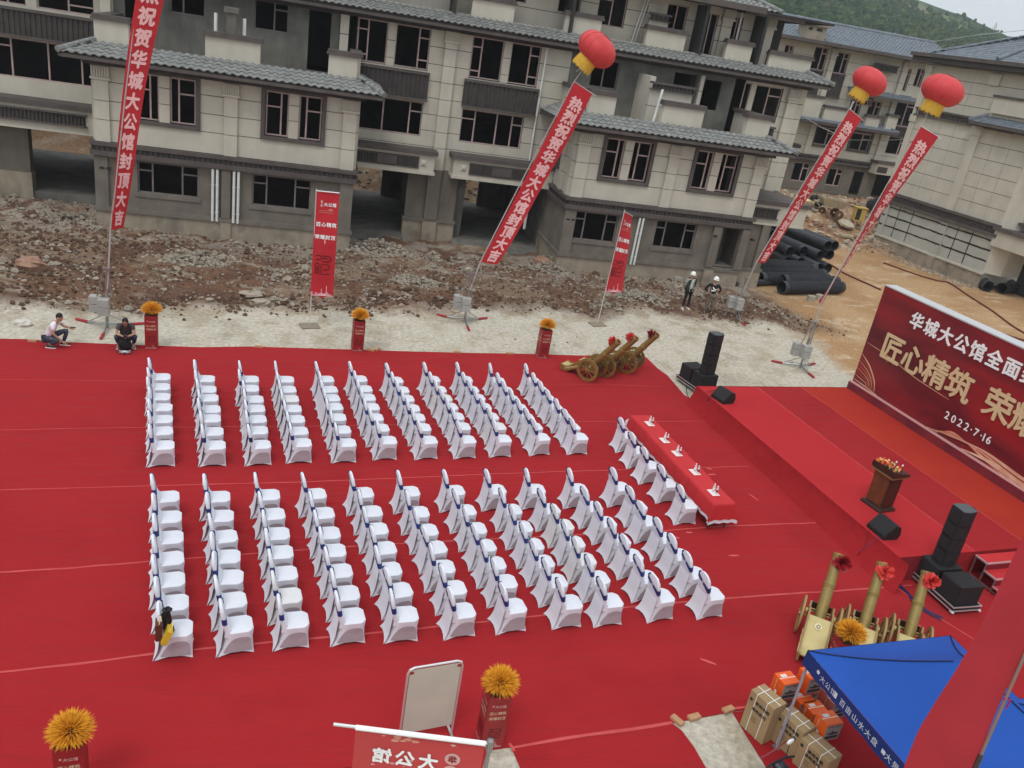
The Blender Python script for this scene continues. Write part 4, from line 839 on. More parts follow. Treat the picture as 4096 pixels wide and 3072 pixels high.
# ------------------------------------------------------------------ farther row of houses behind the rubble
def far_row():
    root = thing('terraced_houses', 'farther row of cream villas with blue-grey roof standing behind the rubble heap', 'building', (44, 66, 0)); b = B(root, True); P = b.part
    JF = [5.2, 6.0, 9.2, 10.2, 11.2, 12.1]
    ho = [(41.1,43.1,5.35,6.8), (44.6,46.5,5.3,6.75), (48.25,50.4,5.4,6.9), (39.95,41.5,2.1,3.7), (43.4,44.85,2.1,3.6), (45.9,46.95,1.3,3.6), (48.2,50.6,1.3,3.7),
          (38.9,40.15,11.1,12.85), (41.0,42.2,11.1,12.75), (44.5,45.6,9.0,10.0), (47.6,48.3,10.6,12.4), (48.85,49.6,11.1,12.6), (43.5,44.6,8.1,9.4), (45.3,46.5,8.1,9.5), (47.6,50,7.8,9.9), (36.2,37.0,11.3,12.6)]
    wall(b, 66, 30, 54, 4.4, 13.0, M_cream, ho, JF); wall(b, 66, 30, 54, 1.55, 4.0, M_grey, ho); P('plinth', MB().box(30,54,65.9,66.2,-.5,1.45), M_plinth); P('base_ledge', MB().box(30,54,65.85,66.1,1.45,1.57), M_grey)
    for a, c, z0, z1 in ho:
        if z0 > 1.5: window(b, 66, a, c, z0, z1, (a+(c-a)*.6,), ((a+(c-a)*.6, c, z1-.45),), w=.08)
    for a, c in ((41.1,43.1),(44.6,46.5)): trimframe(b, 66, a, c, 5.35, 6.8, .18)
    corrug(b, 65.85, 38.5, 47.1, 4.15, 4.35, .3, pieces=False, top=.15, bot=.15, over=.1)
    P('porch_beam', MB().box(47.2,54,65,66,3.7,4.6), M_cream); P('porch_cap', MB().box(47.1,54,64.9,66,4.6,4.8), M_trim); stud(b, 49.0, 65, 4.1, .2)
    for x in (47.8, 50.0): P('panel', MB().box(x-.5,x+.5,64.96,65,3.85,4.35), M_trimd)
    for x in (40.4, 47.3, 50.9): pilaster(b, 66, x, x+.5, 4.4, 12.9, None, JF, pro=.2)
    P('eave_fascia', MB().box(38.3,48.1,64.8,64.9,7.05,7.25), M_trim); slope(b, (38.3,64.8,7.25), (1,0,0), (0,1.2,.45), 9.8, 1.28, nc=4, m=M_tileb, tl=.6, tr=.9, ridge_r=True); P('eave_soffit', MB().box(38.3,48.1,64.9,66,7.0,7.1), M_trimd)
    for a, c, z in ((40.9,43.0,8.4), (45.0,46.3,8.2), (47.0,48.0,8.5), (43.6,44.6,10.3), (38.9,40.5,9.0)): capblock(b, a, c, 65.3, 65.6, 7.4 if z < 9.5 else 9.4, z)
    for xa, xb, z0, z1 in ((38.9,40.1,9.2,11.0), (41.0,42.2,9.3,11.0), (48.3,50.3,6.95,7.7), (43.3,45.4,9.8,10.3)): corrug(b, 65.85, xa, xb, z0, z1, .22, pieces=False, top=.1, bot=.08)
    slope(b, (42.5,64.9,9.9), (1,0,0), (0,1.2,.4), 7.0, 1.26, nc=4, m=M_tileb, tl=.5, tr=.6); P('eave_fascia', MB().box(42.5,49.5,64.85,64.95,9.7,9.9), M_trim)
    corrug(b, 65.5, 44.4, 46.6, 11.9, 12.3, .2, pieces=False, top=.12, bot=.08)
    P('top_gutter', MB().box(29, 53.5, 64.6, 64.8, 13.0, 13.25), M_trim); P('top_soffit', MB().box(29,53.5,64.8,66,13.0,13.1), M_trimd); P('gutter_bed', MB().box(29,53.5,64.8,66,13.12,13.2), M_conc)
    slope(b, (29, 65.8, 13.2), (1,0,0), (0,5.5,1.75), 24.5, 5.77, nc=14, m=M_tileb, tw=.34)
    P('ridge_cap', MB().tube([(29,71.3,15.0),(53.5,71.3,15.0)], .16, 8), M_tileb)
    P('chimney', MB().box(37.6,39.4,65.9,67.2,13.0,14.3), M_plinth); P('chimney_cap', MB().box(37.35,39.65,65.7,67.4,14.3,14.45).prism([(37.5,65.8),(39.5,65.8),(39.5,67.3),(37.5,67.3)],14.45,14.55), mat('stone_cap',(.30,.26,.22),.9)); P('chimney_vents', MB().box(37.8,38.1,65.86,65.9,13.95,14.15).box(38.5,39.0,65.86,65.9,13.95,14.15), M_joint)
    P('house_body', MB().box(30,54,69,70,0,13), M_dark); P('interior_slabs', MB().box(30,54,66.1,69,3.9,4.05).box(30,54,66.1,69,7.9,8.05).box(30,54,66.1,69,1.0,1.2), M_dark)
    P('drain_pipe', MB().tube([(43.0,65.2,7.5),(43.2,65.2,9.2)], .07, 6), M_white)
    mb = MB(); pts = [PY(3220,470,64), PY(3290,512,64), PY(3400,560,63), PY(3520,562,60), PY(3640,556,52)]; mb.tube([Vector(p) for p in pts], .03, 5); tag(mb.build('overhead_cable', M_metal), 'slack grey cable strung from the farther houses to the right-hand house', 'cable')
far_row()
# ------------------------------------------------------------------ chairs
def chair_proto():
    root = thing('banquet_chair', 'x', 'chair', group='white covered chairs set out in rows on the carpet')
    rings = [(.470,-.20,.205,.185,.03,0), (.455,-.225,.235,.222,.04,0), (.40,-.225,.235,.222,.03,0), (.28,-.23,.225,.205,.025,0), (.13,-.275,.235,.215,.02,0), (.0,-.345,.255,.24,.01,.055)]
    mb = MB(); N = 20
    for z, xa, xb, hw, r, arc in rings:
        cs = [(xb, hw), (xa, hw), (xa, -hw), (xb, -hw)]
        for k in range(4):
            (x0, y0), (x1, y1) = cs[k], cs[(k+1)%4]
            for j in range(5):
                t = j/5; x = x0+(x1-x0)*t; y = y0+(y1-y0)*t; q = 4*t*(1-t)
                if j == 0: x -= math.copysign(r, x); y -= math.copysign(r, y)
                x *= 1-.10*q*(arc > 0); y *= 1-.10*q*(arc > 0)
                if arc and j == 0 and x < 0: x -= .02; y *= 1.03
                mb.v.append((x, y, z+arc*q))
    for i in range(len(rings)-1):
        for j in range(N): mb.f.append((i*N+j, i*N+(j+1)%N, (i+1)*N+(j+1)%N, (i+1)*N+j)[::-1]); mb.m.append(0)
    mb.f.append(tuple(range(N))); mb.m.append(0)
    mb.build('seat_cover', M_chair, root, auto=R(50))
    # back: outline swept from seat to rounded top
    mb = MB(); prof = [(.36,.208,-.20),(.46,.206,-.190),(.52,.203,-.212),(.62,.200,-.230),(.78,.198,-.256),(.89,.184,-.276),(.955,.14,-.290),(.99,.065,-.298)]
    for z, hw, xc in prof:
        t = .026 if z < .9 else .016
        ft = .07 if z < .5 else (.042 if z < .55 else t)
        for y, x in ((hw,xc-t*.4),(hw*.9,xc+ft),(0,xc+ft*1.1),(-hw*.9,xc+ft),(-hw,xc-t*.4),(-hw*.9,xc-t*1.6),(0,xc-t*1.8),(hw*.9,xc-t*1.6)): mb.v.append((x, y, z))
    for i in range(len(prof)-1):
        for j in range(8): mb.f.append((i*8+j, i*8+(j+1)%8, (i+1)*8+(j+1)%8, (i+1)*8+j)[::-1]); mb.m.append(0)
    mb.f.append(tuple(range(7*8, 8*8))[::-1]); mb.m.append(0)
    mb.build('back_cover', M_chair, root, auto=R(55))
    mb = MB()                                                     # rear drape from the back down to the splayed feet
    rows = [(.56,-.262,.200),(.36,-.280,.200),(.2,-.30,.210),(.1,-.33,.224),(.0,-.385,.248)]
    for z, x, hw in rows:
        for k in range(5): t = k/4*2-1; mb.v.append((x+(.03 if z < .05 else 0)*(1-t*t), hw*t, z+(.06*(1-t*t) if z < .05 else 0)))
    mb.f += [(i*5+j, i*5+j+1, i*5+j+6, i*5+j+5)[::-1] for i in range(4) for j in range(4)]; mb.m += [0]*16
    mb.build('rear_drape', M_chair, root, smooth=True)
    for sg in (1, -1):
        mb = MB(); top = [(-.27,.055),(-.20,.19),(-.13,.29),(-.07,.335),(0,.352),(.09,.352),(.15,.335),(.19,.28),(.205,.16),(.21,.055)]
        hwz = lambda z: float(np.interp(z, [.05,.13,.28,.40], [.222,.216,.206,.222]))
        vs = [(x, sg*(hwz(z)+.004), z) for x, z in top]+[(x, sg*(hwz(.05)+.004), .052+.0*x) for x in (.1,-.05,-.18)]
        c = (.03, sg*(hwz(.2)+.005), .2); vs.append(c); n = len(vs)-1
        mb.add(vs, [(i, (i+1)%n, n) if sg < 0 else ((i+1)%n, i, n) for i in range(n)]); mb.build('sheer_side_shade', M_sheer_shade, root)  # arch panel toned grey for the shadow behind the sheer cloth
    mb = MB(); sec = [(.207,-.008),(.19,.036),(.06,.042),(-.06,.042),(-.19,.036),(-.207,-.008),(-.193,-.050),(0,-.056),(.193,-.050)]; n = len(sec)
    for k, (y, x) in enumerate(sec):
        hh = .036+.026*(abs(y)/.207)**1.3; zc = .775+.085*(y/.207); f_ = lambda z: -.230-(z-.62)*.165
        mb.v += [(f_(zc-hh)+x, y, zc-hh), (f_(zc+hh)+x, y, zc+hh)]
    mb.f += [(2*k, 2*((k+1)%n), 2*((k+1)%n)+1, 2*k+1)[::-1] for k in range(n)]; mb.m += [0]*n
    mb.build('sash', M_sash, root, smooth=True)
    MB().lathe([(.022,-.006),(.03,0),(.022,.006)], 10, TM((-.318,0,.775), ry=R(90))).build('sash_buckle', M_alu, root)
    return root
ORD = ['first','second','third','fourth','fifth','sixth','seventh','eighth','ninth','tenth','eleventh']
cp = chair_proto(); used = [False]
def chair(p, label, rz=None, cream=False, group='white covered chairs set out in rows on the carpet'):
    rz = R(8+random.gauss(0, 2.2)) if rz is None else rz
    if not used[0]:
        used[0] = True; cp.location = p; cp.rotation_euler = (0,0,rz); cp['label'] = label; c = cp
    else: c = dup(cp, p, rz, label, group)
    return c
random.seed(21)
def Zs(ox, oy, s, pts): return [(ox+x/s, oy+y/s) for x, y in pts]
FAR = [Zs(500,1400,2.011,[(290,220),(285,300),(285,380),(300,465),(300,560),(300,655),(310,770)]),
       Zs(500,1400,2.011,[(650,235),(660,320),(675,390),(690,480),(690,555),(710,660),(725,770)]),
       Zs(500,1400,2.011,[(1005,238),(1005,312),(1040,400),(1050,475),(1060,560),(1070,650),(1090,765)]),
       Zs(500,1400,2.011,[(1290,240),(1305,320),(1325,395),(1345,475),(1370,560),(1395,655),(1420,750)]),
       Zs(500,1400,2.011,[(1612,238),(1640,320),(1657,390),(1680,460),(1705,545),(1740,645),(1780,750)]),
       Zs(500,1400,2.011,[(1880,235),(1920,315),(1945,385),(1975,460),(2005,545),(2050,630),(2110,730)]),
       Zs(1500,1400,2.458,[(195,300),(252,395),(300,480),(355,575),(405,665),(460,765),(520,890)]),
       Zs(1500,1400,2.458,[(560,290),(620,390),(675,475),(730,560),(790,655),(850,755),(900,885)]),
       Zs(1500,1400,2.458,[(880,290),(940,390),(1000,470),(1060,560),(1130,655),(1200,755),(1250,875)]),
       Zs(1500,1400,2.458,[(1200,300),(1275,395),(1335,480),(1410,565),(1480,660),(1560,755),(1630,860)]),
       Zs(1500,1400,2.458,[(1545,300),(1620,390),(1690,475),(1760,560),(1850,655),(1930,755),(2005,855)])]
NEAR = [Zs(500,1850,1.951,[(330,272),(345,430),(355,590),(355,755),(360,920),(385,1100),(412,1300)]),
        Zs(500,1850,1.951,[(730,272),(755,422),(780,583),(800,740),(820,900),(840,1080),(885,1270)]),
        Zs(500,1850,1.951,[(1120,257),(1157,407),(1190,560),(1215,705),(1245,870),(1275,1045),(1325,1235)]),
        Zs(1200,1850,2.074,[(125,265),(190,425),(235,590),(280,735),(330,905),(385,1090),(425,1280)]),
        Zs(1200,1850,2.074,[(520,255),(590,410),(635,555),(700,715),(740,890),(825,1065),(870,1265)]),
        Zs(1200,1850,2.074,[(905,245),(980,415),(1050,565),(1120,710),(1185,870),(1275,1045),(1345,1235)]),
        Zs(1200,1850,2.074,[(1280,235),(1370,400),(1455,550),(1530,695)])+Zs(1900,1820,2.183,[(165,950),(260,1110),(335,1325)]),
        Zs(1900,1820,2.183,[(180,305),(315,480),(405,630),(500,785),(590,935),(700,1105),(825,1290)]),
        Zs(1900,1820,2.183,[(525,300),(650,475),(765,615),(860,765),(955,915),(1070,1075),(1180,1275)]),
        Zs(1900,1820,2.183,[(895,295),(1020,455),(1140,590),(1260,745),(1365,880),(1495,1070),(1630,1235)]),
        Zs(1900,1820,2.183,[(1265,280),(1410,445),(1500,580),(1655,730),(1780,875),(1915,1035),(2065,1215)])]
special = {('far',3,2):1, ('near',2,5):1, ('near',8,2):1, ('near',8,4):1, ('far',8,5):1, ('far',7,2):1}
for blk, cols in (('far', FAR), ('near', NEAR)):
    for ci, col in enumerate(cols):
        for ri, (px, py) in enumerate(col):
            p = G(px, py, .455); p.z = .021
            cr = (blk, ci, ri) in special; 
            nm = f"{'creamier' if cr else 'white'} covered chair, {ORD[ri]} from the rear in {ORD[ci]} column from left, {blk} seating block"
            if blk == 'near' and ci == 0 and ri == 6: nm = 'white covered chair holding the gift bags, at the near left corner'
            c = chair(p, nm)
            if cr:
                for k in c.children:
                    if k.name.split('.')[0] in ('seat_cover','back_cover','rear_drape'):
                        k.data = k.data.copy(); k.data.materials[0] = M_chair2
for i, (px, py) in enumerate(Zs(2300,1600,2.766,[(575,392),(695,560),(830,725),(1020,925),(1235,1158)])):
    p = G(px, py, .455); p.z = .021; chair(p, f'white covered chair at the long red table, {ORD[i]} from its far end', group='white covered chairs at the long red table')

# ------------------------------------------------------------------ long red table
def cloth_table(i, c, lab):
    t = thing('folding_table', lab, 'table', c, R(-84+1), 'red clothed tables in one line'); Lh, W = .60, .31
    def top(u, v):                                                    # unrolled cloth: u along, v across
        x = u; y = v; z = .752; dx = max(0, abs(u)-Lh); dy = max(0, abs(v)-W)
        z -= dx*.97+dy*.97; x = math.copysign(min(abs(u), Lh)+dx*.10, u); y = math.copysign(min(abs(v), W)+dy*.12, v)
        if dx > 0 and dy > 0: z += min(dx, dy)*.95; x += math.copysign(.05, u)*min(1, dx*dy*30); y += math.copysign(.08, v)*min(1, dx*dy*30)
        if dy > .05: y += .012*math.sin(u*19+i*2)*dy/.3
        if dx > .05: x += .012*math.sin(v*25+i)*dx/.3
        return Vector((x, y, z))
    end = 3 if i == 3 else 0
    def cl(ml, mr, fa, fb, off):
        def f(a, b_): return top(-Lh-ml+(2*Lh+ml+mr)*a, -W-fa+(2*W+fa+fb)*b_ + .0)+Vector((0,0,off))
        return f
    hem = .42
    MB().grid(cl(.0 if i else .33, .45 if i == 3 else .02, .40, .36, 0), 30, 26).build('red_cloth', M_redcloth, t, smooth=True)
    MB().grid(lambda a, b_: (lambda q: Vector((q.x*.985, q.y*.975, q.z-.022)))(top(-Lh-(.0 if i else .45)+(2*Lh+(.0 if i else .45)+(.52 if i == 3 else .0))*a, -W-.46+(2*W+.80)*b_)), 26, 22).build('white_undercloth', M_chair, t, smooth=True)
    MB().box(-.6,.6,-.3,.3,.70,.735).build('tabletop', M_woodd, t)
    for sx in (-.5,.5):
        for sy in (-.24,.24): MB().tube([(sx,sy,0),(sx,sy,.7)], .016, 6).build('leg', M_black, t)
    return t
ta, tb = Vector((9.62,20.28,.02)), Vector((10.10,15.52,.02)); tdir = (tb-ta).normalized()
for i in range(4):
    c = ta + tdir*(.6+1.196*i); cloth_table(i, c, ('red clothed table at the far end of the line','second red clothed table from the far end, white lining showing','third red clothed table from the far end','red clothed table at the near end with drooping corner cloth')[i])
for i, q in enumerate((.095,.315,.49,.70,.915)):
    c = G(*[(2300+x/2.766,1600+y/2.766) for x,y in [(825,262),(990,447),(1128,592),(1325,798),(1530,1025)]][i], .785)
    tag(MB().box(-.105,.105,-.15,.15,0,.003).build('paper_sheet', mat('pinkish_paper',(.80,.66,.64),.7)), f'pinkish sheet of paper on the red table, {ORD[i]} from the far end', 'paper', 'papers on the long table'); o = D.objects['paper_sheet' if i == 0 else f'paper_sheet.{i:03d}']; o.location = (c.x, c.y, c.z); o.rotation_euler = (0,0,R(8))
    for k, (dx, dy) in enumerate(((.02,.05),(.05,-.06))):
        b = thing('water_bottle', f"{'left' if k == 0 else 'right'} bottle of the pair on the {ORD[i]} paper from the far end", 'bottle', (c.x+dx, c.y+dy, c.z+.004), 0, 'bottles on the long table')
        MB().lathe([(.001,0),(.03,.002),(.032,.02),(.028,.06),(.032,.10),(.031,.15),(.014,.185),(.013,.2)], 10).build('bottle_body', mat('clear_bottle',(.80,.74,.74),.15,spec=.8,alpha=.75), b, smooth=True); MB().lathe([(.0145,.2),(.0145,.222),(.001,.223)], 8).build('cap', M_whiteink, b); MB().lathe([(.0325,.06),(.0325,.12)], 10).build('bottle_label', mat('dark_label',(.16,.04,.06),.5) if k else M_whiteink, b)

# ------------------------------------------------------------------ stage, backdrop, lectern, monitors, steps
SR = R(6.5); SP = (12.62, 22.9, 0)
st = thing('stage', 'low red carpeted stage in front of the big dark red backdrop', 'stage', SP, SR)
poly = [(0,0),(0,-9.42),(6.3,-9.42),(6.3,0)]
MB().box(.0,6.3,-9.42,0,.02,.65).build('platform', M_red, st)
def skirt(u, v):                                                       # carpet falling over the front edge and flaring outwards
    y = .02-9.75*u; fl = .15 if u < .55 else .15+(u-.55)*.55
    x = -.01-(.16+fl*.6)*v**1.6+.02*math.sin(y*2.3)*v; z = .656*(1-v)+.018
    if u > .93: y -= (u-.93)*3*v
    return (x, y, z)
MB().grid(skirt, 60, 8).build('front_skirt', M_red, st, smooth=True)
MB().grid(lambda u, v: (-.01+6.3*u, .006+.03*v, .656*(1-v)+.018), 20, 3).build('end_skirt', M_red, st, smooth=True)
MB().grid(lambda u, v: (.0+1.7*u, -9.44-.05*v-.0*u, .652*(1-v)+.018+ (0 if u > .12 else -.0)), 12, 4).build('end_skirt', mat('dark_red_cloth',(.20,.012,.018),.9), st)
M_red2 = mat('orange_red_stage_carpet', (.40,.036,.020), .95, (.365,.028,.020), .8, .25, 260, dist=.004, spec=.1)
M_red3 = mat('bright_stage_carpet', (.42,.026,.030), .95, (.385,.022,.027), .8, .25, 260, dist=.004, spec=.1)
MB().box(-.01,2.36,-9.43,.01,.651,.656).build('carpet_strip', M_red3, st); MB().box(2.38,4.22,-9.43,.01,.651,.656).build('carpet_strip', M_red, st); MB().box(4.24,6.28,-9.43,.01,.651,.656).build('carpet_strip', M_red2, st)
for x in (2.37, 4.23): MB().box(x-.012,x+.012,-9.43,.01,.652,.6575).build('seam_tape', M_tape, st)
# steps at the near end
sp = thing('stage_steps', 'three metal-edged red steps against the near end of the stage', 'steps', SP, SR)
for k, (za, y0) in enumerate(((.62,-9.5),(.42,-9.85),(.22,-10.2))):
    x0, x1 = 2.35, 5.2; q = k*.0
    MB().box(x0,x1,y0-.34,y0,za-.03,za).build('tread', M_redcloth, sp); MB().box(x0-.02,x1+.02,y0-.365,y0-.34,za-.035,za+.008).build('metal_nosing', M_alu, sp); MB().box(x0-.03,x0-.005,y0-.34,y0,za-.035,za+.008).build('metal_nosing', M_alu, sp)
    MB().box(x0+.02,x1,y0-.35,y0-.335,max(.02,za-.2),za-.03).build('riser', mat('dark_red_cloth',(0,0,0)), sp)
    for xx in (x0, x1-.03):
        MB().box(xx,xx+.03,y0-.34,y0-.31,.02,za-.03).build('leg', M_metal, sp); MB().box(xx,xx+.03,y0-.31,y0,.06,.09).build('rail', M_metal, sp)
    if k == 0: MB().box(x0,x0+.03,y0-.03,y0,.02,za-.03).build('leg', M_metal, sp)
# backdrop
bd = thing('backdrop_wall', 'huge dark red printed event backdrop with white and gold Chinese lettering', 'backdrop', SP, SR)
BX = 6.32
def bdmat():
    m = D.materials.new('printed_backdrop'); m.use_nodes = True; t = m.node_tree; b = t.nodes['Principled BSDF']; b.inputs['Roughness'].default_value = .45; b.inputs['Specular IOR Level'].default_value = .35
    co = t.nodes.new('ShaderNodeTexCoord'); mp_ = t.nodes.new('ShaderNodeMapping'); mp_.inputs['Scale'].default_value = (1,.22,.9); mp_.inputs['Rotation'].default_value = (.35,0,0); n = t.nodes.new('ShaderNodeTexNoise'); n.inputs['Scale'].default_value = 1.2; n.inputs['Detail'].default_value = 3; n.inputs['Distortion'].default_value = .6
    r = t.nodes.new('ShaderNodeValToRGB'); e = r.color_ramp.elements; e[0].position = .3; e[0].color = (.085,.008,.014,1); e[1].position = .75; e[1].color = (.33,.014,.016,1); q = e.new(.52); q.color = (.20,.014,.020,1)
    t.links.new(co.outputs['Object'], mp_.inputs['Vector']); t.links.new(mp_.outputs['Vector'], n.inputs['Vector']); t.links.new(n.outputs['Fac'], r.inputs['Fac']); t.links.new(r.outputs['Color'], b.inputs['Base Color']); return m
MB().box(BX,BX+.45,-15,-.02,.1,4.48).build('printed_panel', bdmat(), bd); MB().box(BX-.02,BX+.5,-15,-.0,4.48,4.52).build('top_edge', M_alu, bd)
MB().box(BX+.1,BX+.47,-.02,0,.1,4.48).build('side_cloth', M_boxred, bd); MB().box(BX-.14,BX-.002,-15,0,.66,.93).build('base_board', mat('plum_base_board',(.14,.02,.035),.5,(.24,.03,.035),1.4), bd); MB().box(BX-.15,BX+.0,-15,.0,.93,.955).build('base_board_edge', mat('pinkish_edge',(.55,.28,.27),.5), bd)
BM = Matrix(((0,0,-1,BX-.012),(-1,0,0,0),(0,1,0,0),(0,0,0,1)))              # text plane: right = -y, up = z, out = -x
def btext(s, size, u, z, m, name='lettering', bold=.03, adv=None, out=.03):
    for i, c in enumerate(s):
        if c == ' ': continue
        mb = MB(); text_flat(mb, c, size, BM @ Matrix.Translation((u+i*adv, z, out)), bold)
        mb2 = MB(); n = len(mb.v); mb2.v = mb.v+[(x+out, y, z_) for x, y, z_ in mb.v]; mb2.f = mb.f[:]
        ed = {}
        for f in mb.f:
            for a, b_ in zip(f, f[1:]+f[:1]): ed[(a,b_)] = 1
        mb2.f += [(a, a+n, b_+n, b_) for (a, b_) in ed if (b_, a) not in ed]; mb2.m = [0]*len(mb2.f)
        mb2.build(name, m, bd)
btext('华城大公馆全面封顶', .56, 1.81, 3.87, M_whiteink, adv=.62, bold=.024)
btext('匠心精筑', .98, 1.25, 2.68, M_gold, adv=.965, bold=.02); btext('荣耀封顶', .98, 5.6, 2.70, M_gold, adv=.965, bold=.02)
mb = MB(); text_flat(mb, '2022·7·16', .34, BM @ Matrix.Translation((4.93,1.66,.0)), .02, gap=1.36); mb.build('lettering', M_whiteink, bd)
M_ribbon = mat('printed_gold_ribbon', (.62,.33,.20), .5, (.75,.50,.36), 3); M_ribbon2 = mat('printed_red_ribbon', (.50,.09,.05), .5)
def ribbon(pts, w, m):
    P = []
    for i in range(len(pts)-1):
        for k in range(8):
            t = k/8; a = Vector((*pts[max(i-1,0)],0)); b_ = Vector((*pts[i],0)); c = Vector((*pts[i+1],0)); d = Vector((*pts[min(i+2,len(pts)-1)],0))
            P.append(.5*((2*b_)+(c-a)*t+(2*a-5*b_+4*c-d)*t*t+(3*b_-a-3*c+d)*t**3))
    P.append(Vector((*pts[-1],0))); vs = []; n = len(P)
    for i, p in enumerate(P):
        d = (P[min(i+1,n-1)]-P[max(i-1,0)]).normalized(); nn = Vector((-d.y,d.x,0)); h = w*math.sin(PI*(i+.6)/(n+.2))*.5+.004
        vs += [p+nn*h, p-nn*h]
    mb = MB(); mb.add([(a.x, a.y, .002*(1+len(bd.children)%7)) for a in vs], [(2*i,2*i+1,2*i+3,2*i+2) for i in range(n-1)], BM); mb.build('printed_ribbon', m, bd)
for k in range(7): ribbon([(.05,2.0-.13*k),(.55,1.75-.10*k),(.98-.05*k,1.35-.04*k),(1.12-.08*k,1.0)], .05 if k in (0,3) else .018, M_ribbon if k % 2 == 0 else M_ribbon2)
ribbon([(.03,1.05),(.6,1.02),(1.3,.97)], .03, M_ribbon)
for k in range(9): ribbon([(3.6+.05*k,.97),(4.6,1.14+.02*k),(5.8,1.30-.03*k),(7.2,1.02-.045*k+.2),(8.6,1.0-.03*k+.25),(10.5,1.25-.05*k)], .05 if k in (1,5) else .02, M_ribbon if k % 3 != 2 else M_ribbon2)
ribbon([(5.0,.97),(6.2,1.1),(7.6,1.0),(9,.98)], .11, M_ribbon); ribbon([(.1,2.45),(1.2,2.38),(2.5,2.2),(4.0,2.12)], .02, M_ribbon)
def spark(u, z, s):
    mb = MB(); mb.add([(0,s,0),(s*.07,s*.07,0),(s*1.4,0,0),(s*.07,-s*.07,0),(0,-s,0),(-s*.07,-s*.07,0),(-s*1.4,0,0),(-s*.07,s*.07,0)], [tuple(range(7,-1,-1))], BM @ Matrix.Translation((u,z,.02))); mb.build('printed_glint', mat('pale_glint',(.85,.62,.40),.6), bd)
spark(1.5,2.28,.12); spark(4.1,3.05,.14); spark(1.2,2.2,.05)
# lectern
p = G(3509, 2022, .656); lec = thing('lectern', 'brown wooden lectern topped with flowers standing on the stage', 'lectern', (p.x,p.y,.656), SR+R(6))
MB().bbox(-.29,.29,-.33,.33,0,.07,.01).bbox(-.26,.26,-.30,.30,.07,.10,.008).build('base', M_woodd, lec)
MB().add([(-.20,-.24,.10),(.20,-.24,.10),(.20,.24,.10),(-.20,.24,.10),(-.22,-.26,.98),(.22,-.26,.98),(.22,.26,.98),(-.22,.26,.98)], [(0,1,5,4),(1,2,6,5),(2,3,7,6),(3,0,4,7)]).build('column', M_wood, lec)
MB().box(-.235,-.215,-.235,.235,.14,.95).build('front_panel', M_wood, lec); MB().box(-.2,.2,-.275,-.255,.14,.95).build('side_panel', M_woodd, lec)
MB().bbox(-.30,.30,-.34,.34,.98,1.02,.008).bbox(-.27,.27,-.31,.31,1.02,1.05,.008).build('moulding', mat('gilt_moulding',(.20,.10,.04),.4), lec); MB().add([(-.30,-.36,1.05),(.30,-.36,1.05),(.30,.36,1.05),(-.30,.36,1.05),(-.30,-.36,1.20),(.30,-.36,1.10),(.30,.36,1.10),(-.30,.36,1.20)],[(0,1,5,4),(1,2,6,5),(2,3,7,6),(3,0,4,7),(4,5,6,7)]).build('top', M_woodd, lec)
fl = thing('flower_arrangement', 'orange, red and cream flowers lying along the lectern top', 'flowers', (p.x,p.y,1.82), SR+R(6)); rr = random.Random(5)
for nm, m, n, s in (('orange_blooms', mat('orange_petals',(.75,.22,.03),.7), 40, .045), ('cream_blooms', mat('cream_petals',(.75,.62,.35),.7), 34, .04), ('red_blooms', mat('red_petals',(.42,.015,.03),.6), 26, .045), ('leaves', mat('grey_green_leaves',(.08,.12,.06),.7), 60, .05)):
    mb = MB()
    for k in range(n):
        x = rr.uniform(-.26,-.02); y = rr.uniform(-.30,.30); z = .04+rr.uniform(0,.10)*(1-abs(y)*1.6)
        if nm == 'leaves': a = rr.random()*TAU; mb.add([(x,y,z-.03),(x+s*math.cos(a),y+s*math.sin(a),z),(x+2*s*math.cos(a+.2),y+2*s*math.sin(a+.2),z-.02),(x+s*math.cos(a+.6),y+s*math.sin(a+.6),z-.01)],[(0,1,2,3)])
        else:
            random.seed(k); stone(mb, x, y, z, s*1.5, .9)
    mb.build(nm, m, fl, kind='stuff')
for k, (x, y) in enumerate(((-.02,-.12),(.0,-.30))):
    t = thing('microphone', ('black microphone rising from the middle of the lectern flowers','black microphone at the right end of the lectern flowers')[k], 'microphone', Vector((p.x,p.y,1.8))+Matrix.Rotation(SR+R(6),3,'Z')@Vector((x,y,0)), 0, 'lectern microphones')
    MB().tube([(0,0,0),(-.02,0,.10),(-.04,0,.19)], [.008,.008,.012], 8).build('stem', M_black, t); MB().lathe([(.012,-.01),(.024,.01),(.026,.035),(.015,.055),(.001,.06)], 10, TM((-.04,0,.19))).build('microphone_head', M_alu, t, smooth=True)
# wedge monitors
def monitor(px, py, rz, lab, back):
    p = G(px, py, .656); t = thing('stage_monitor', lab, 'speaker', (p.x,p.y,.656), rz, 'wedge monitors on the stage')
    pr = [(-.22,0),(.20,0),(.26,.14),(.20,.34),(.04,.38),(-.22,.10)]
    M_ = Matrix(((1,0,0,0),(0,0,-1,.3),(0,1,0,0),(0,0,0,1)))
    MB().prism(pr, 0, .6, M_).build('cabinet', M_black, t); MB().add([(-.21,-.28,.125),(-.21,.28,.125),(.03,.28,.37),(.03,-.28,.37)],[(3,2,1,0)]).build('grille', mat('speaker_mesh',(.02,.02,.022),.8,bump=.5,bs=300), t)
    MB().box(.225,.262,-.2,.2,.13,.2).build('connector_panel', mat('panel_black',(.03,.03,.035),.4), t)
    return t
monitor(3527, 2132, SR+R(0), 'wedge monitor near the lectern at the near front corner of the stage', 1)
monitor(2888, 1600, SR+R(10), 'wedge monitor at the far front corner of the stage', 0)
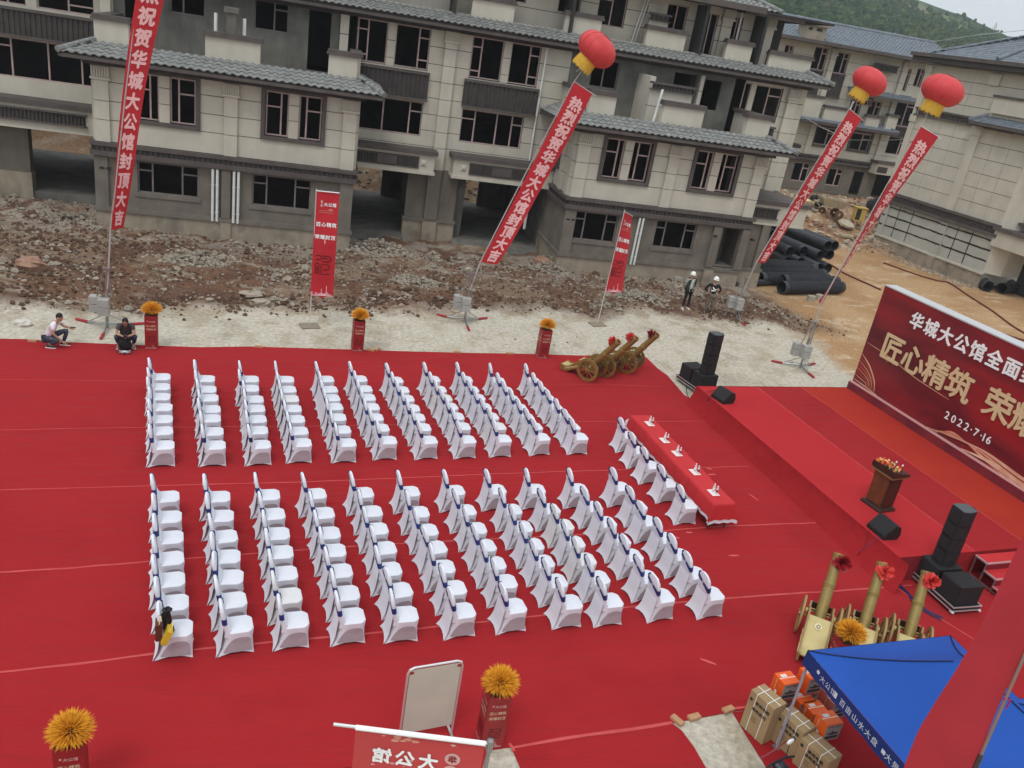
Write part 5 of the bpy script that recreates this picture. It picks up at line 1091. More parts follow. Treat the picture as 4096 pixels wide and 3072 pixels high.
# speaker stacks
def dolly(c, rz, lab, L=1.35, W=.78):
    t = thing('equipment_dolly', lab, 'dolly', c, rz, 'wheeled trays under the loudspeakers')
    MB().box(-W/2,W/2,-L/2,L/2,.10,.20).build('tray', M_black, t)
    for z in (.09,.19): 
        MB().box(-W/2-.02,W/2+.02,-L/2-.02,-L/2,z,z+.025).box(-W/2-.02,W/2+.02,L/2,L/2+.02,z,z+.025).box(-W/2-.02,-W/2,-L/2,L/2,z,z+.025).box(W/2,W/2+.02,-L/2,L/2,z,z+.025).build('metal_rim', M_alu, t, kind='stuff')
    for sx in (-1,1):
        for sy in (-1,1):
            MB().lathe([(.001,-.02),(.045,-.02),(.045,.02),(.001,.02)], 10, TM((sx*(W/2-.08), sy*(L/2-.1), .045), rx=R(90))).build('castor', M_alu, t); MB().bbox(sx*(W/2)-.03,sx*(W/2)+.03,sy*(L/2)-.05,sy*(L/2)+.05,.06,.10,.01).build('corner_fitting', M_alu, t)
    return t
def sub(c, rz, lab):
    t = thing('subwoofer', lab, 'speaker', c, rz, 'bass speaker boxes')
    MB().bbox(-.33,.33,-.29,.29,0,.50,.012).build('cabinet', M_black, t); MB().prism([(-.345,-.27),(-.36,0),(-.345,.27),(-.33,.27),(-.33,-.27)][::-1], .02, .48).build('grille', mat('speaker_mesh',(0,0,0)), t)
    return t
def array(c, rz, lab):
    t = thing('line_array', lab, 'speaker', c, rz, 'tall column loudspeakers')
    for k in range(4):
        dz = .36*k; tl = .012*k
        o = MB().prism([(-.21,-.17),(-.05,-.20),(.20,-.16),(.20,.16),(-.05,.20),(-.21,.17)], 0, .345).build('cabinet', M_black, t); o.location = (-.01*k,0,dz)
        o2 = MB().box(-.225,-.205,-.15,.15,.02,.32).build('grille', mat('speaker_mesh',(0,0,0)), t); o2.location = (-.01*k,0,dz)
        MB().bbox(.18,.24,-.06,.06,dz+.3,dz+.37,.01).build('rigging_link', M_black, t)
        MB().tube([(.2,.1,dz+.1),(.28,.12,dz+.16),(.27,.1,dz+.28),(.2,.1,dz+.33)], .008, 5).build('link_cable', M_black, t)
    MB().prism([(-.22,-.17),(-.08,-.20),(.18,-.16),(.18,.16),(-.08,.20),(-.22,.17)], 1.43, 1.45).build('top_plate', mat('grey_speaker_top',(.07,.08,.085),.5), t)
    return t
def stack(foot, rz, where, dy):
    c = Vector((foot[0], foot[1], .02)); Mr = Matrix.Rotation(rz,3,'Z')
    dolly(c, rz, f'silver-rimmed wheeled tray under the speakers at the {where} of the stage')
    sub(c+Mr@Vector((0,.33,.2)), rz, f"bass box without column on the tray at the {where} of the stage" if dy > 0 else f"bass box carrying the column at the {where} of the stage"); sub(c+Mr@Vector((0,-.33,.2)), rz, f"bass box without column on the tray at the {where} of the stage" if dy < 0 else f"bass box carrying the column at the {where} of the stage")
    array(c+Mr@Vector((.02,-.34*dy/abs(dy),.715)), rz, f'tall black column loudspeaker at the {where} of the stage')
f = G(2775,1545); stack((13.35,24.30), R(14), 'far end', 1)
stack((14.72,12.98), R(4), 'near end', -1)
# cables
def cable(name, pts, r, m, lab, cat='cable', grp=None, n=5):
    P = []
    for i in range(len(pts)-1):
        for k in range(5):
            t = k/5; a, b_, c, d = (Vector(pts[max(i-1,0)]), Vector(pts[i]), Vector(pts[i+1]), Vector(pts[min(i+2,len(pts)-1)]))
            P.append(.5*((2*b_)+(c-a)*t+(2*a-5*b_+4*c-d)*t*t+(3*b_-a-3*c+d)*t**3))
    P.append(Vector(pts[-1])); return tag(MB().tube(P, r, n).build(name, m), lab, cat, grp)
M_bcab = mat('dark_blue_cable',(.02,.025,.10),.5); M_blk = mat('black_cable',(.012,.012,.014),.5)
rr = random.Random(9)
for k in range(3):
    cable('cable', [G(px+rr.uniform(-6,6), py+7*(k-1), .035) for px, py in ((3545,2310),(3590,2335),(3630,2370),(3662,2412),(3720,2450),(3770,2475))], .014, M_bcab, ('farthest','middle','nearest')[k]+' strand of the dark blue cables trailing from the stage corner', grp='blue cable bundle')
cable('cable', [G(3530,2130,.75), G(3500,2160,.66), G(3450,2200,.4), G(3435,2215,.2), G(3440,2228,.04), G(3452,2226,.04)], .007, M_bcab, 'thin blue cable hanging down the stage front from the lectern-side monitor')
cable('cable', [G(3479,2120,.7), G(3465,2160,.55), G(3455,2230,.03)], .005, M_blk, 'thin black cable hanging straight down below the lectern-side monitor')
cable('cable', [G(2862,1560,.67), G(2825,1570,.66), G(2805,1600,.4), G(2800,1640,.03)], .008, M_blk, 'black cable from the far monitor over the stage edge, left one')
cable('cable', [G(2855,1578,.67), G(2838,1590,.66), G(2825,1620,.35), G(2806,1648,.03), G(2780,1620,.03),G(2750,1580,.03),G(2745,1540,.03)], .01, M_blk, 'black cable from the far monitor down the stage front to the speakers')
for nm, pts, lab in (('a', [(650,0),(980,120),(1250,200),(1380,225),(1600,370),(1850,530),(2080,700),(2300,830)], 'dark red hose running along the right-hand house'), ('b', [(-60,-30),(90,40),(240,130),(620,300)], 'dark red hose from the pipe stack to the backdrop'), ('c', [(1400,600),(1700,700),(2000,800),(2300,890)], 'dark red hose behind the backdrop towards the right edge')):
    cable('hose', [G(3300+x*.36, 1050+y*.36, .05) for x, y in pts], .05, mat('dark_red_hose',(.16,.035,.025),.7), lab, 'hose', 'hoses across the bare earth')

# ------------------------------------------------------------------ cannons
def cannon_proto():
    root = thing('ceremonial_cannon', 'x', 'cannon', group='cannons')
    def wheel(y):
        w_ = MB().lathe([(.30,-.02),(.40,-.02),(.40,.02),(.30,.02),(.30,-.02)], 28, TM((0,y,.40), rx=R(90))).build('wheel', M_bronze, root)
        for k in range(9): 
            a = TAU*k/9; MB().tube([(.05*math.cos(a),y,.4+.05*math.sin(a)),(.305*math.cos(a),y,.4+.305*math.sin(a))], .011, 6).build('spoke', M_bronze, w_)
            b2 = a+TAU/18; 
            if k % 2 == 0: MB().lathe([(.014,-.026),(.014,.026)], 6, TM((.35*math.cos(b2),y,.4+.35*math.sin(b2)), rx=R(90)), cap=True).build('rivet', M_goldp, w_)
        MB().lathe([(.001,-.05),(.055,-.045),(.055,.045),(.001,.05)], 12, TM((0,y,.4), rx=R(90))).build('hub', M_bronze, w_)
    wheel(.36); wheel(-.36)
    MB().tube([(0,-.38,.4),(0,.38,.4)], .03, 8).build('axle', M_bronze, root); MB().tube([(.2,-.24,.42),(.2,.24,.42)], .014, 6).build('cross_rod', M_goldp, root); MB().tube([(.2,-.24,.48),(.2,.24,.48)], .014, 6).build('cross_rod', M_goldp, root)
    prof = [(.34,.34),(.34,.52),(.26,.60),(.20,.66),(.10,.58),(.02,.62),(-.05,.66),(-.2,.63),(-.38,.56),(-.6,.40),(-.80,.24),(-.95,.20),(-1.1,.24),(-1.1,.06),(-1.0,.02),(-.85,.03),(-.65,.14),(-.45,.28),(-.25,.34),(0,.36)]
    M_ = Matrix(((1,0,0,0),(0,0,1,0),(0,1,0,0),(0,0,0,1)))
    for y in (.21, -.25): MB().prism(prof[::-1], y, y+.04, M_).build('cheek_plate', M_bronze, root)
    up = [(-.22,.60),(-.38,.53),(-.6,.37),(-.80,.21),(-.95,.17),(-1.09,.21)]
    mb = MB(); 
    for x, z in up: mb.v += [(x,-.21,z),(x,.21,z)]
    mb.f = [(2*i,2*i+1,2*i+3,2*i+2)[::-1] for i in range(5)]; mb.m = [0]*5
    mb.add([(x, y, z-.02) for x, y, z in mb.v[:12]], [(2*i,2*i+1,2*i+3,2*i+2) for i in range(5)]); mb.build('trail_deck', M_goldp, root)
    MB().lathe([(.001,.006),(.07,.006),(.07,-.01)], 18, TM((-.42,0,.515), ry=R(-36))).build('eyelet_plate', mat('cream_rosette',(.72,.68,.45),.6), root); MB().lathe([(.03,.015),(.042,.022),(.03,.03)], 12, TM((-.42,0,.515), ry=R(-36))).build('lifting_ring', M_bronze, root)
    MB().box(.30,.33,-.2,.2,.36,.58).build('front_board', M_woodd, root)
    for y in (.275,-.275): MB().lathe([(.05,-.02),(.05,.02)], 12, TM((.02,y,.52), rx=R(90)), cap=True).build('trunnion_cap', M_goldp, root)
    el = R(56); Mb = Matrix.Translation((-.14,0,.30)) @ Matrix.Rotation(R(90)-el,4,'Y')
    MB().lathe([(.001,0),(.11,0),(.122,.03),(.116,.1),(.112,.86),(.126,.87),(.126,.89),(.115,.90),(.126,.91),(.126,.93),(.110,.94),(.100,1.50),(.113,1.51),(.113,1.53),(.104,1.54),(.113,1.55),(.113,1.58),(.085,1.58),(.078,1.4),(.076,1.0),(.001,1.0)], 20, Mb).build('barrel', M_bronze, root, auto=R(40))
    MB().lathe([(.0755,1.02),(.0775,1.39)], 16, Mb).build('bore', M_joint, root)
    # scroll ornaments
    mb = MB(); rr = random.Random(4)
    for k in range(9): x = -.45-.055*k; z = float(np.interp(-x, [.2,.6,.95,1.1], [.48,.27,.11,.13])); a = rr.random()*6; mb.tube([(x+.03*math.cos(a+q), -.256, z+.03*math.sin(a+q)) for q in (0,1,2,3,4)], .007, 4); mb.tube([(x+.03*math.cos(a+q), .256, z+.03*math.sin(a+q)) for q in (0,1,2,3,4)], .007, 4)
    mb.build('scroll_ornament', mat('bright_gilt',(.80,.66,.34),.35), root, kind='stuff')
    return root
def rosette(M_, m, lab, grp):
    mb = MB(); rr = random.Random(int(M_.translation.x*100))
    for k in range(80):
        a = rr.random()*TAU; b_ = rr.uniform(-.5,1.3); d = Vector((math.cos(a)*math.cos(b_), math.sin(a)*math.cos(b_), math.sin(b_))); p0 = d*rr.uniform(.02,.06); p1 = d*rr.uniform(.14,.205); s = Vector((-math.sin(a), math.cos(a), 0)).lerp(Vector((0,0,1)), rr.random()*.6).normalized()*rr.uniform(.03,.055)
        mb.add([p0-s*.4, p0+s*.4, p1+s+d*rr.uniform(-.02,.01), (p1*1.04), p1-s+d*rr.uniform(-.02,.01)], [(0,1,2,3,4)])
    mb.add([(0,0,-.05),(.03,.02,-.14),(.02,.06,-.22),(-.02,.03,-.13)], [(0,1,2,3)])
    o = mb.build('cloth_rosette', m); o.matrix_world = M_; tag(o, lab, 'rosette', grp)
cn = cannon_proto()
el = R(56)
def place_cannon(o, x, y, az, lab, first=False, grp=None, mr=None, rl=None, flip=1):
    if first: c = cn; cn.location = (x,y,.02); cn.rotation_euler = (0,0,az); cn['label'] = lab; cn['group'] = grp
    else: c = dup(cn, (x,y,.02), az, lab, grp)
    if flip < 0:
        for k in c.children:
            if k.name.split('.')[0] in ('barrel','wheel','cheek_plate'):
                k.material_slots[0].link = 'OBJECT'; k.material_slots[0].material = M_brgold if k.name.startswith('barrel') else mat('tan_gold_wheel', (.34,.22,.09), .5, (.28,.18,.07), 5)
    d = Vector((math.cos(az)*math.cos(el), math.sin(az)*math.cos(el), math.sin(el))); base = Vector((x,y,.02))+Matrix.Rotation(az,3,'Z')@Vector((-.14,0,.30))
    up = Matrix.Rotation(az,3,'Z')@Vector((-math.sin(el), 0, math.cos(el)))
    p = base+d*1.42+(up*.12 if flip > 0 else Vector((CF.x,CF.y,CF.z))*-.10+Vector((.05,-.03,0)))
    q = (up if flip > 0 else Vector((-CF.x,-CF.y,-CF.z))).to_track_quat('Z','Y').to_matrix().to_4x4()
    rosette(Matrix.Translation(p) @ q, mr, rl, 'red cloth rosettes tied to the cannon muzzles')
M_ros1 = mat('dark_red_satin',(.32,.012,.02),.5); M_ros2 = mat('coral_red_satin',(.72,.07,.06),.5)
for i, (x, y) in enumerate(((9.50,24.52),(10.28,24.98),(11.22,25.45))):
    place_cannon(None, x, y, R(-46+i*2), ('nearest bronze cannon of the far group, gilt scrollwork on its trail','middle bronze cannon of the far group','rightmost bronze cannon of the far group, by the carpet corner')[i], first=(i == 0), grp='bronze cannons beside the far carpet corner', mr=(M_ros2,M_ros2,M_ros1)[i], rl=('coral rosette on the leftmost far cannon','coral rosette on the middle far cannon','dark red rosette on the right far cannon')[i])
for i, (x, y) in enumerate(((10.52,11.72),(11.36,11.42),(12.22,11.12))):
    place_cannon(None, x, y, R(54), ('leftmost golden cannon behind the blue canopy','middle golden cannon behind the blue canopy','rightmost golden cannon behind the blue canopy, beside the speakers')[i], grp='golden cannons behind the blue canopy', mr=(M_ros1,M_ros2,M_ros2)[i], rl=('dark red rosette with a hanging tail on the left golden cannon','coral rosette on the middle golden cannon','coral rosette on the right golden cannon')[i], flip=-1)
# ------------------------------------------------------------------ flower stands
BIGW = MB(); rr = random.Random(8)
for k in range(900):
    a = rr.random()*TAU; t = math.acos(rr.uniform(-.15,1)); d = Vector((math.sin(t)*math.cos(a), math.sin(t)*math.sin(a), math.cos(t)*.95)); r1 = rr.uniform(.23,.31); p0 = d*.06; p1 = d*r1*.62; p2 = d*r1+Vector((0,0,rr.uniform(-.02,.01)))
    s = Vector((rr.uniform(-1,1),rr.uniform(-1,1),rr.uniform(-1,1))).cross(d).normalized(); q = d.cross(s); w_ = rr.uniform(.007,.012)
    BIGW.add([p0, p1+s*w_, p1-s*w_*.5+q*w_*.8, p1-s*w_*.5-q*w_*.8, p2], [(0,2,1),(0,3,2),(0,1,3),(1,2,4),(2,3,4),(3,1,4)])
wheat_me = BIGW.mesh('wheat_heads', M_wheat)
wrap = MB()
for k in range(7):
    a = TAU*k/7+.2; wrap.add([(0,0,-.16),(.14*math.cos(a-.4),.14*math.sin(a-.4),.02),(.22*math.cos(a),.22*math.sin(a),-.02+.05*(k%3)),(.14*math.cos(a+.4),.14*math.sin(a+.4),.0)], [(0,1,2,3)])
wrap_me = wrap.mesh('paper_wrap', M_paper)
wrap_dark = wrap.mesh('paper_wrap_dark', mat('dark_red_wrap',(.16,.02,.02),.6))
def box_print(root, w, h):
    hw = w/2
    for ang in (0, -90):
        F = Matrix.Rotation(R(ang),4,'Z') @ Matrix(((1,0,0,0),(0,0,-1,-hw-.002),(0,1,0,0),(0,0,0,1)))
        mb = MB(); text_flat(mb, '大公馆', .062, F @ Matrix.Translation((.025,h*.83,0)), .02); mb.lathe([(.001,.001),(.017,.001)], 10, F @ Matrix.Translation((-.095,h*.845,0))); mb.build('logo_print', mat('pale_pink_print',(.62,.34,.32),.6), root)
        mb = MB(); text_flat(mb, '匠心精筑', .068, F @ Matrix.Translation((0,h*.70,0)), .015); text_flat(mb, '荣耀封顶', .068, F @ Matrix.Translation((0,h*.60,0)), .015); mb.build('slogan_print', mat('tan_gold_print',(.60,.42,.28),.6), root)
        mb = MB(); s = .11
        def bar(x0, x1, z0, z1): mb.box(x0,x1,z0,z1,0,.001,F)
        c = h*.30
        bar(-.10,-.02,c+.08,c+.10); bar(-.03,-.015,c+.03,c+.08); bar(-.09,-.075,c-.10,c+.04); bar(-.05,-.035,c-.10,c+.04); bar(-.09,-.035,c+.035,c+.05); bar(.0,.10,c+.08,c+.095); bar(.085,.10,c+.02,c+.08); bar(0,.10,c+.015,c+.03); bar(0,.10,c-.03,c-.015); bar(.0,.015,c-.10,c-.03); bar(0,.10,c-.10,c-.085); bar(.085,.1,c-.06,c-.03)
        mb.build('seal_print', mat('maroon_print',(.10,.008,.012),.5), root)
        mb = MB(); q = random.Random(3)
        for k in range(16): x = -hw+.01+k*(w-.03)/16; mb.box(x,x+.011,.01,.02+q.uniform(.005,.085)*(1.3 if k in (5,10,11) else .6),0,.001,F)
        mb.build('skyline_print', mat('pale_pink_print',(0,0,0)), root)
def flower_stand(p, rz, h, w, lab, flab, dark=False, wrapm=None, fs=1.0):
    t = thing('flower_stand', lab, 'flower stand', (p[0],p[1],.021), rz, 'square printed flower stands'); hw = w/2
    MB().box(-hw,hw,-hw,hw,0,h).build('printed_box', M_boxred, t); MB().box(-hw+.02,hw-.02,-hw+.02,hw-.02,h,h+.004).build('box_top', M_woodd, t); box_print(t, w, h)
    f = thing('flower_bunch', flab, 'flowers', (p[0]+.02,p[1],h+.13), rz, 'bunches of dyed orange wheat on the stands'); a = put('wheat_heads', wheat_me, f, (0,0,.03), (0,0,random.random()*6), (fs*1.12,fs*1.12,fs)); a['kind'] = 'stuff'; put('paper_wrap', wrapm or wrap_me, f, (0,0,.02))
hts = dict(h=1.05, w=.36)
def fs_at(px, py, lab, flab, rz=SR, **k):
    p = G(px, py); off = Vector((0,.18,0)); c = p+off; flower_stand((c.x,c.y), rz, 1.05, .36, lab, flab, **k)
fs_at(603,1398,'dark red flower stand beside the squatting man in grey','orange wheat bunch on the stand beside the man in grey', wrapm=wrap_dark)
fs_at(1428,1408,'dark red flower stand standing between the two feather flags, on the carpet edge','orange wheat bunch between the feather flags', wrapm=wrap_dark)
fs_at(2170,1436,'dark red flower stand left of the bronze cannons','orange wheat bunch on the stand left of the bronze cannons')
p = G(1962,2992); flower_stand((p.x,p.y+.16), SR-R(4), 1.05, .36, 'dark red flower stand to the right of the blank signboard', 'big orange wheat bunch right of the blank signboard')
p = G(275,2915,1.25); flower_stand((p.x,p.y), SR, 1.05, .36, 'flower stand at the bottom left corner, mostly out of view', 'big orange wheat bunch at the bottom left')
p = G(3400,2535,1.2); flower_stand((p.x,p.y), SR-R(14), 1.05, .36, 'maroon flower stand half hidden by the blue canopy', 'orange wheat bunch rising behind the blue canopy')

# ------------------------------------------------------------------ blank signboard seen from behind
a, c = G(1600,2975), G(1838,2990); p0 = G(1636,2705,1.55); p1 = G(1858,2668,1.55); 
sb = thing('signboard', 'tall blank cream signboard in a silver tube frame, seen from behind', 'sign', ((p0.x+p1.x)/2,(p0.y+p1.y)/2+.12,.02), math.atan2(p1.y-p0.y,p1.x-p0.x))
W2 = (p1-p0).length/2; pts = [(-W2,0,0),(-W2,0,1.45),(-W2+.03,0,1.53),(-W2+.1,0,1.56),(W2-.1,0,1.56),(W2-.03,0,1.53),(W2,0,1.45),(W2,0,0)]
MB().tube(pts, .018, 8).build('tube_frame', M_alu, sb); MB().box(-W2+.03,W2-.03,-.012,.012,.25,1.51).build('board', mat('blank_board_back',(.50,.46,.38),.8,(.46,.42,.35),3), sb); MB().box(-W2+.025,W2-.02,.012,.016,.24,1.53).build('red_edge', M_redcloth, sb)
for sx in (-1,1): MB().box(sx*(W2-.03)-.03*(1+sx),sx*(W2-.03)+.03*(1-sx),-.016,-.012,1.45,1.50).build('corner_clip', M_boxred, sb); MB().box(sx*W2-.02,sx*W2+.02,-.3,.3,0,.03).build('foot', M_metal, sb)

# ------------------------------------------------------------------ near hanging flag at the bottom (seen from behind)
d0, d1 = Vector((.46,4.02,6.22)), Vector((1.30,3.80,6.26)); pole = Vector((1.31,3.80,0))
nf = thing('feather_flag', 'near red flag at the bottom edge, its print seen mirrored from behind', 'flag', (pole.x,pole.y,0))
loc0 = lambda v: Vector(v)-pole
MB().tube([loc0((1.32,3.82,0)), loc0((1.31,3.80,6.30))], .016, 8).build('pole', M_metal, nf); MB().tube([loc0(d0+Vector((-.14,.035,0))), loc0(d1+Vector((.0,0,.0)))], .011, 8).build('top_tube', M_alu, nf); MB().tube([loc0(d0), loc0(d1-Vector((.02,0,0)))], .017, 8).build('flag_hem', M_whiteink, nf); MB().lathe([(.024,0),(.024,.09),(.01,.11)], 8, TM(loc0((1.31,3.80,6.2)))).build('pole_joint', M_metal, nf)
MB().bbox(-.25,.25,-.25,.25,0,.03,.01).build('base_plate', M_metal, nf)
dl = (d1-d0); wl = dl.length; dh = dl.normalized(); nrm = Vector((-dh.y,dh.x,0)).normalized()
def nsurf(u, v, o=0): return loc0(d0+dh*u+Vector((0,0,-v-.01))+nrm*(.02*math.sin(v*5+u*3)-o))
MB().grid(lambda a_, b_: nsurf(a_*(wl-.02), b_*3.4), 8, 30).build('flag_cloth', mat('thin_red_flag',(.52,.06,.06),.6,(.46,.05,.05),1), nf, smooth=True)
def mir(s, size, u, v): 
    mb = MB()
    for i, ch in enumerate(s):
        vs_, fs_, adv = glyph(ch, .035); mb.add([nsurf(u-i*size*1.15-x*size, v-y*size, .006+k_*.0008) for x, y, k_ in vs_], fs_)
    return mb
mir('大公馆', .135, .50, .22).build('lettering', M_whiteink, nf)
mb = MB(); 
for vv in (.17,.27): mb.add([nsurf(.655+.052*math.cos(t*TAU/16), vv+.047*math.sin(t*TAU/16), .004) for t in range(16)], [tuple(range(16))])
mb.build('logo_disc', mat('pale_pink_print',(0,0,0)), nf)
mir('华', .06, .655, .17).build('lettering', M_boxred, nf)
rr = random.Random(12)
for k in range(16):
    u, v, s = rr.uniform(.1,.7), rr.uniform(.04,.34), rr.uniform(.006,.016)
    if k > 8: u, v, s = rr.uniform(.26,.40), rr.uniform(.03,.09), rr.uniform(.014,.03)
    MB().add([nsurf(u+s*1.4*math.cos(t*TAU/7+k), v+s*.7*math.sin(t*TAU/7+k)*(1+.4*math.sin(t*3)), .003) for t in range(7)], [tuple(range(7))]).build('petal_print', mat('pale_pink_print',(0,0,0)) if k < 9 else mat('salmon_print',(.62,.28,.20),.6), nf)

# ------------------------------------------------------------------ feather flags by the gravel strip
def feather(base, x0, x1, y, ztop, zbot, drop, lab, yoff):
    t = thing('feather_flag', lab, 'flag', (base.x, base.y, 0), 0, 'red slogan flags on metal stands')
    B0 = Vector((base.x,base.y,0))
    MB().bbox(-.32,.32,-.24,.24,0,.05,.01).build('base_plate', mat('dusty_base_plate',(.24,.20,.15),.8), t).rotation_euler = (0,0,.25)
    top = Vector((x0-.02, y, ztop+.06)); MB().tube([(0,0,.04), top-B0], .018, 7).build('pole', M_alu, t)
    e = Vector((x1, y+yoff, ztop-drop)); s0 = Vector((x0-.03, y, ztop)); MB().tube([s0-B0, e-B0], .02, 7).build('top_tube', M_alu, t)
    wd = (e-s0).length; H = ztop-zbot
    def surf(u, v, o=0):
        f = u/wd; w_ = v/H; l = s0.lerp(Vector((base.x+(top.x-base.x)*(zbot/ztop)-.03, y, zbot)), w_); r = e.lerp(Vector((base.x+(top.x-base.x)*(zbot/ztop)+wd*.97, y+yoff*.4, zbot-drop*.1)), w_)
        p = l.lerp(r, f); return p-B0+Vector((0,-o+.05*math.sin(w_*7+f*2)*f,0))
    MB().grid(lambda a_, b_: surf(a_*wd, b_*H*(1-.015*math.sin(a_*9))), 10, 40).build('flag_cloth', M_redflag, t, smooth=True)
    def pr(s, size, u, v, m, du=1.05, nm='lettering'): mb = MB(); text_on(mb, s, size, lambda a_, b_: surf(a_, b_, .012), u, v, size*du, 0, .03); mb.build(nm, m, t)
    k = wd/.8
    pr('大公馆', .14*k, .36*k, .42, M_whiteink); pr('匠心精筑', .165*k, .15*k, 1.08, M_whiteink, 1.08); pr('荣耀封顶', .165*k, .13*k, 1.50, M_whiteink, 1.08)
    mb = MB()
    for vv in (.34,.46): mb.add([surf((.22+.04*math.cos(q*TAU/12))*k, vv+.055*math.sin(q*TAU/12), .01) for q in range(12)], [tuple(range(11,-1,-1))])
    mb.build('logo_disc', mat('pale_pink_print',(0,0,0)), t)
    mb = MB(); q = random.Random(2)
    for z_ in (.62,.68): mb.add([surf(u_*k, z_+dv, .01) for u_, dv in ((.14,0),(.62,0),(.62,.012),(.14,.012))], [(3,2,1,0)])
    mb.add([surf(u_*k, v_, .01) for u_, v_ in ((.45,.60),(.62,.60),(.58,.565),(.53,.555),(.49,.565))], [(0,1,2,3,4)]); mb.build('emblem_print', mat('salmon_print',(.62,.28,.20),.6), t)
    # big rounded seal figure
    mb = MB(); M_seal = mat('maroon_print',(.10,.008,.012),.5)
    def stroke(P, w_):
        V = []
        for i, (a_, b_) in enumerate(P):
            d = Vector((P[min(i+1,len(P)-1)][0]-P[max(i-1,0)][0], P[min(i+1,len(P)-1)][1]-P[max(i-1,0)][1])).normalized(); n_ = Vector((-d.y,d.x))*w_/2
            V += [surf((a_+n_.x)*k, b_+n_.y, .009), surf((a_-n_.x)*k, b_-n_.y, .009)]
        mb.add(V, [(2*i,2*i+1,2*i+3,2*i+2) for i in range(len(P)-1)])
    cx = .12; cy = H*.66
    def arc(x, y_, r, a0, a1, n=7): return [(x+r*math.cos(a0+(a1-a0)*i/n), y_+r*math.sin(a0+(a1-a0)*i/n)) for i in range(n+1)]
    w_ = .034
    stroke([(cx,cy-.22),(cx+.12,cy-.22)]+arc(cx+.12,cy-.15,.07,-PI/2,PI/2)+[(cx,cy-.08)], w_); stroke([(cx,cy+.42),(cx,cy+.10)]+arc(cx+.06,cy+.10,.06,PI,TAU)+[(cx+.12,cy+.42)], w_); stroke([(cx+.06,cy+.42),(cx+.06,cy+.14)], w_)
    stroke([(cx+.22,cy-.22),(cx+.42,cy-.22)]+arc(cx+.42,cy-.12,.10,-PI/2,PI/2)+[(cx+.22,cy-.02)], w_); stroke([(cx+.22,cy-.14),(cx+.40,cy-.14)], w_); stroke([(cx+.5,cy+.42),(cx+.2,cy+.42),(cx+.2,cy+.08),(cx+.40,cy+.08)]+arc(cx+.40,cy+.17,.09,-PI/2,PI/2)+[(cx+.28,cy+.26)], w_)
    mb.build('seal_print', M_seal, t)
    mb = MB()
    for i in range(22):
        u_ = .01+i*(wd-.03)/22; hh = q.uniform(.03,.14)*(2.6 if i in (10,11,15) else 1); mb.add([surf(u_, H-.02, .008), surf(u_+.024, H-.02, .008), surf(u_+.022, H-.02-hh, .008), surf(u_+.004, H-.03-hh, .008)], [(0,1,2,3)])
    mb.add([surf(wd*.3,H-.02,.01),surf(wd*.7,H-.02,.01),surf(wd*.65,H-.10,.01),surf(wd*.35,H-.08,.01)], [(0,1,2,3)]); mb.build('skyline_print', mat('pink_skyline',(.80,.45,.50),.7), t)
    mb = MB().add([surf(wd*.5+a_, H*.46+b_, .01) for a_, b_ in ((0,-.10),(.018,0),(0,.10),(-.018,0))], [(3,2,1,0)]); mb.build('printed_glint', mat('pale_glint',(.85,.62,.40),.6), t)
feather(G(1239,1306), .10, .82, 27.56, 4.72, 1.14, .0, 'left red feather flag between the houses and the second flower stand', .03)
feather(G(2389,1299), 11.68, 12.25, 30.15, 4.70, 1.40, .26, 'right red feather flag fluttering sideways before the right house bay', .55)

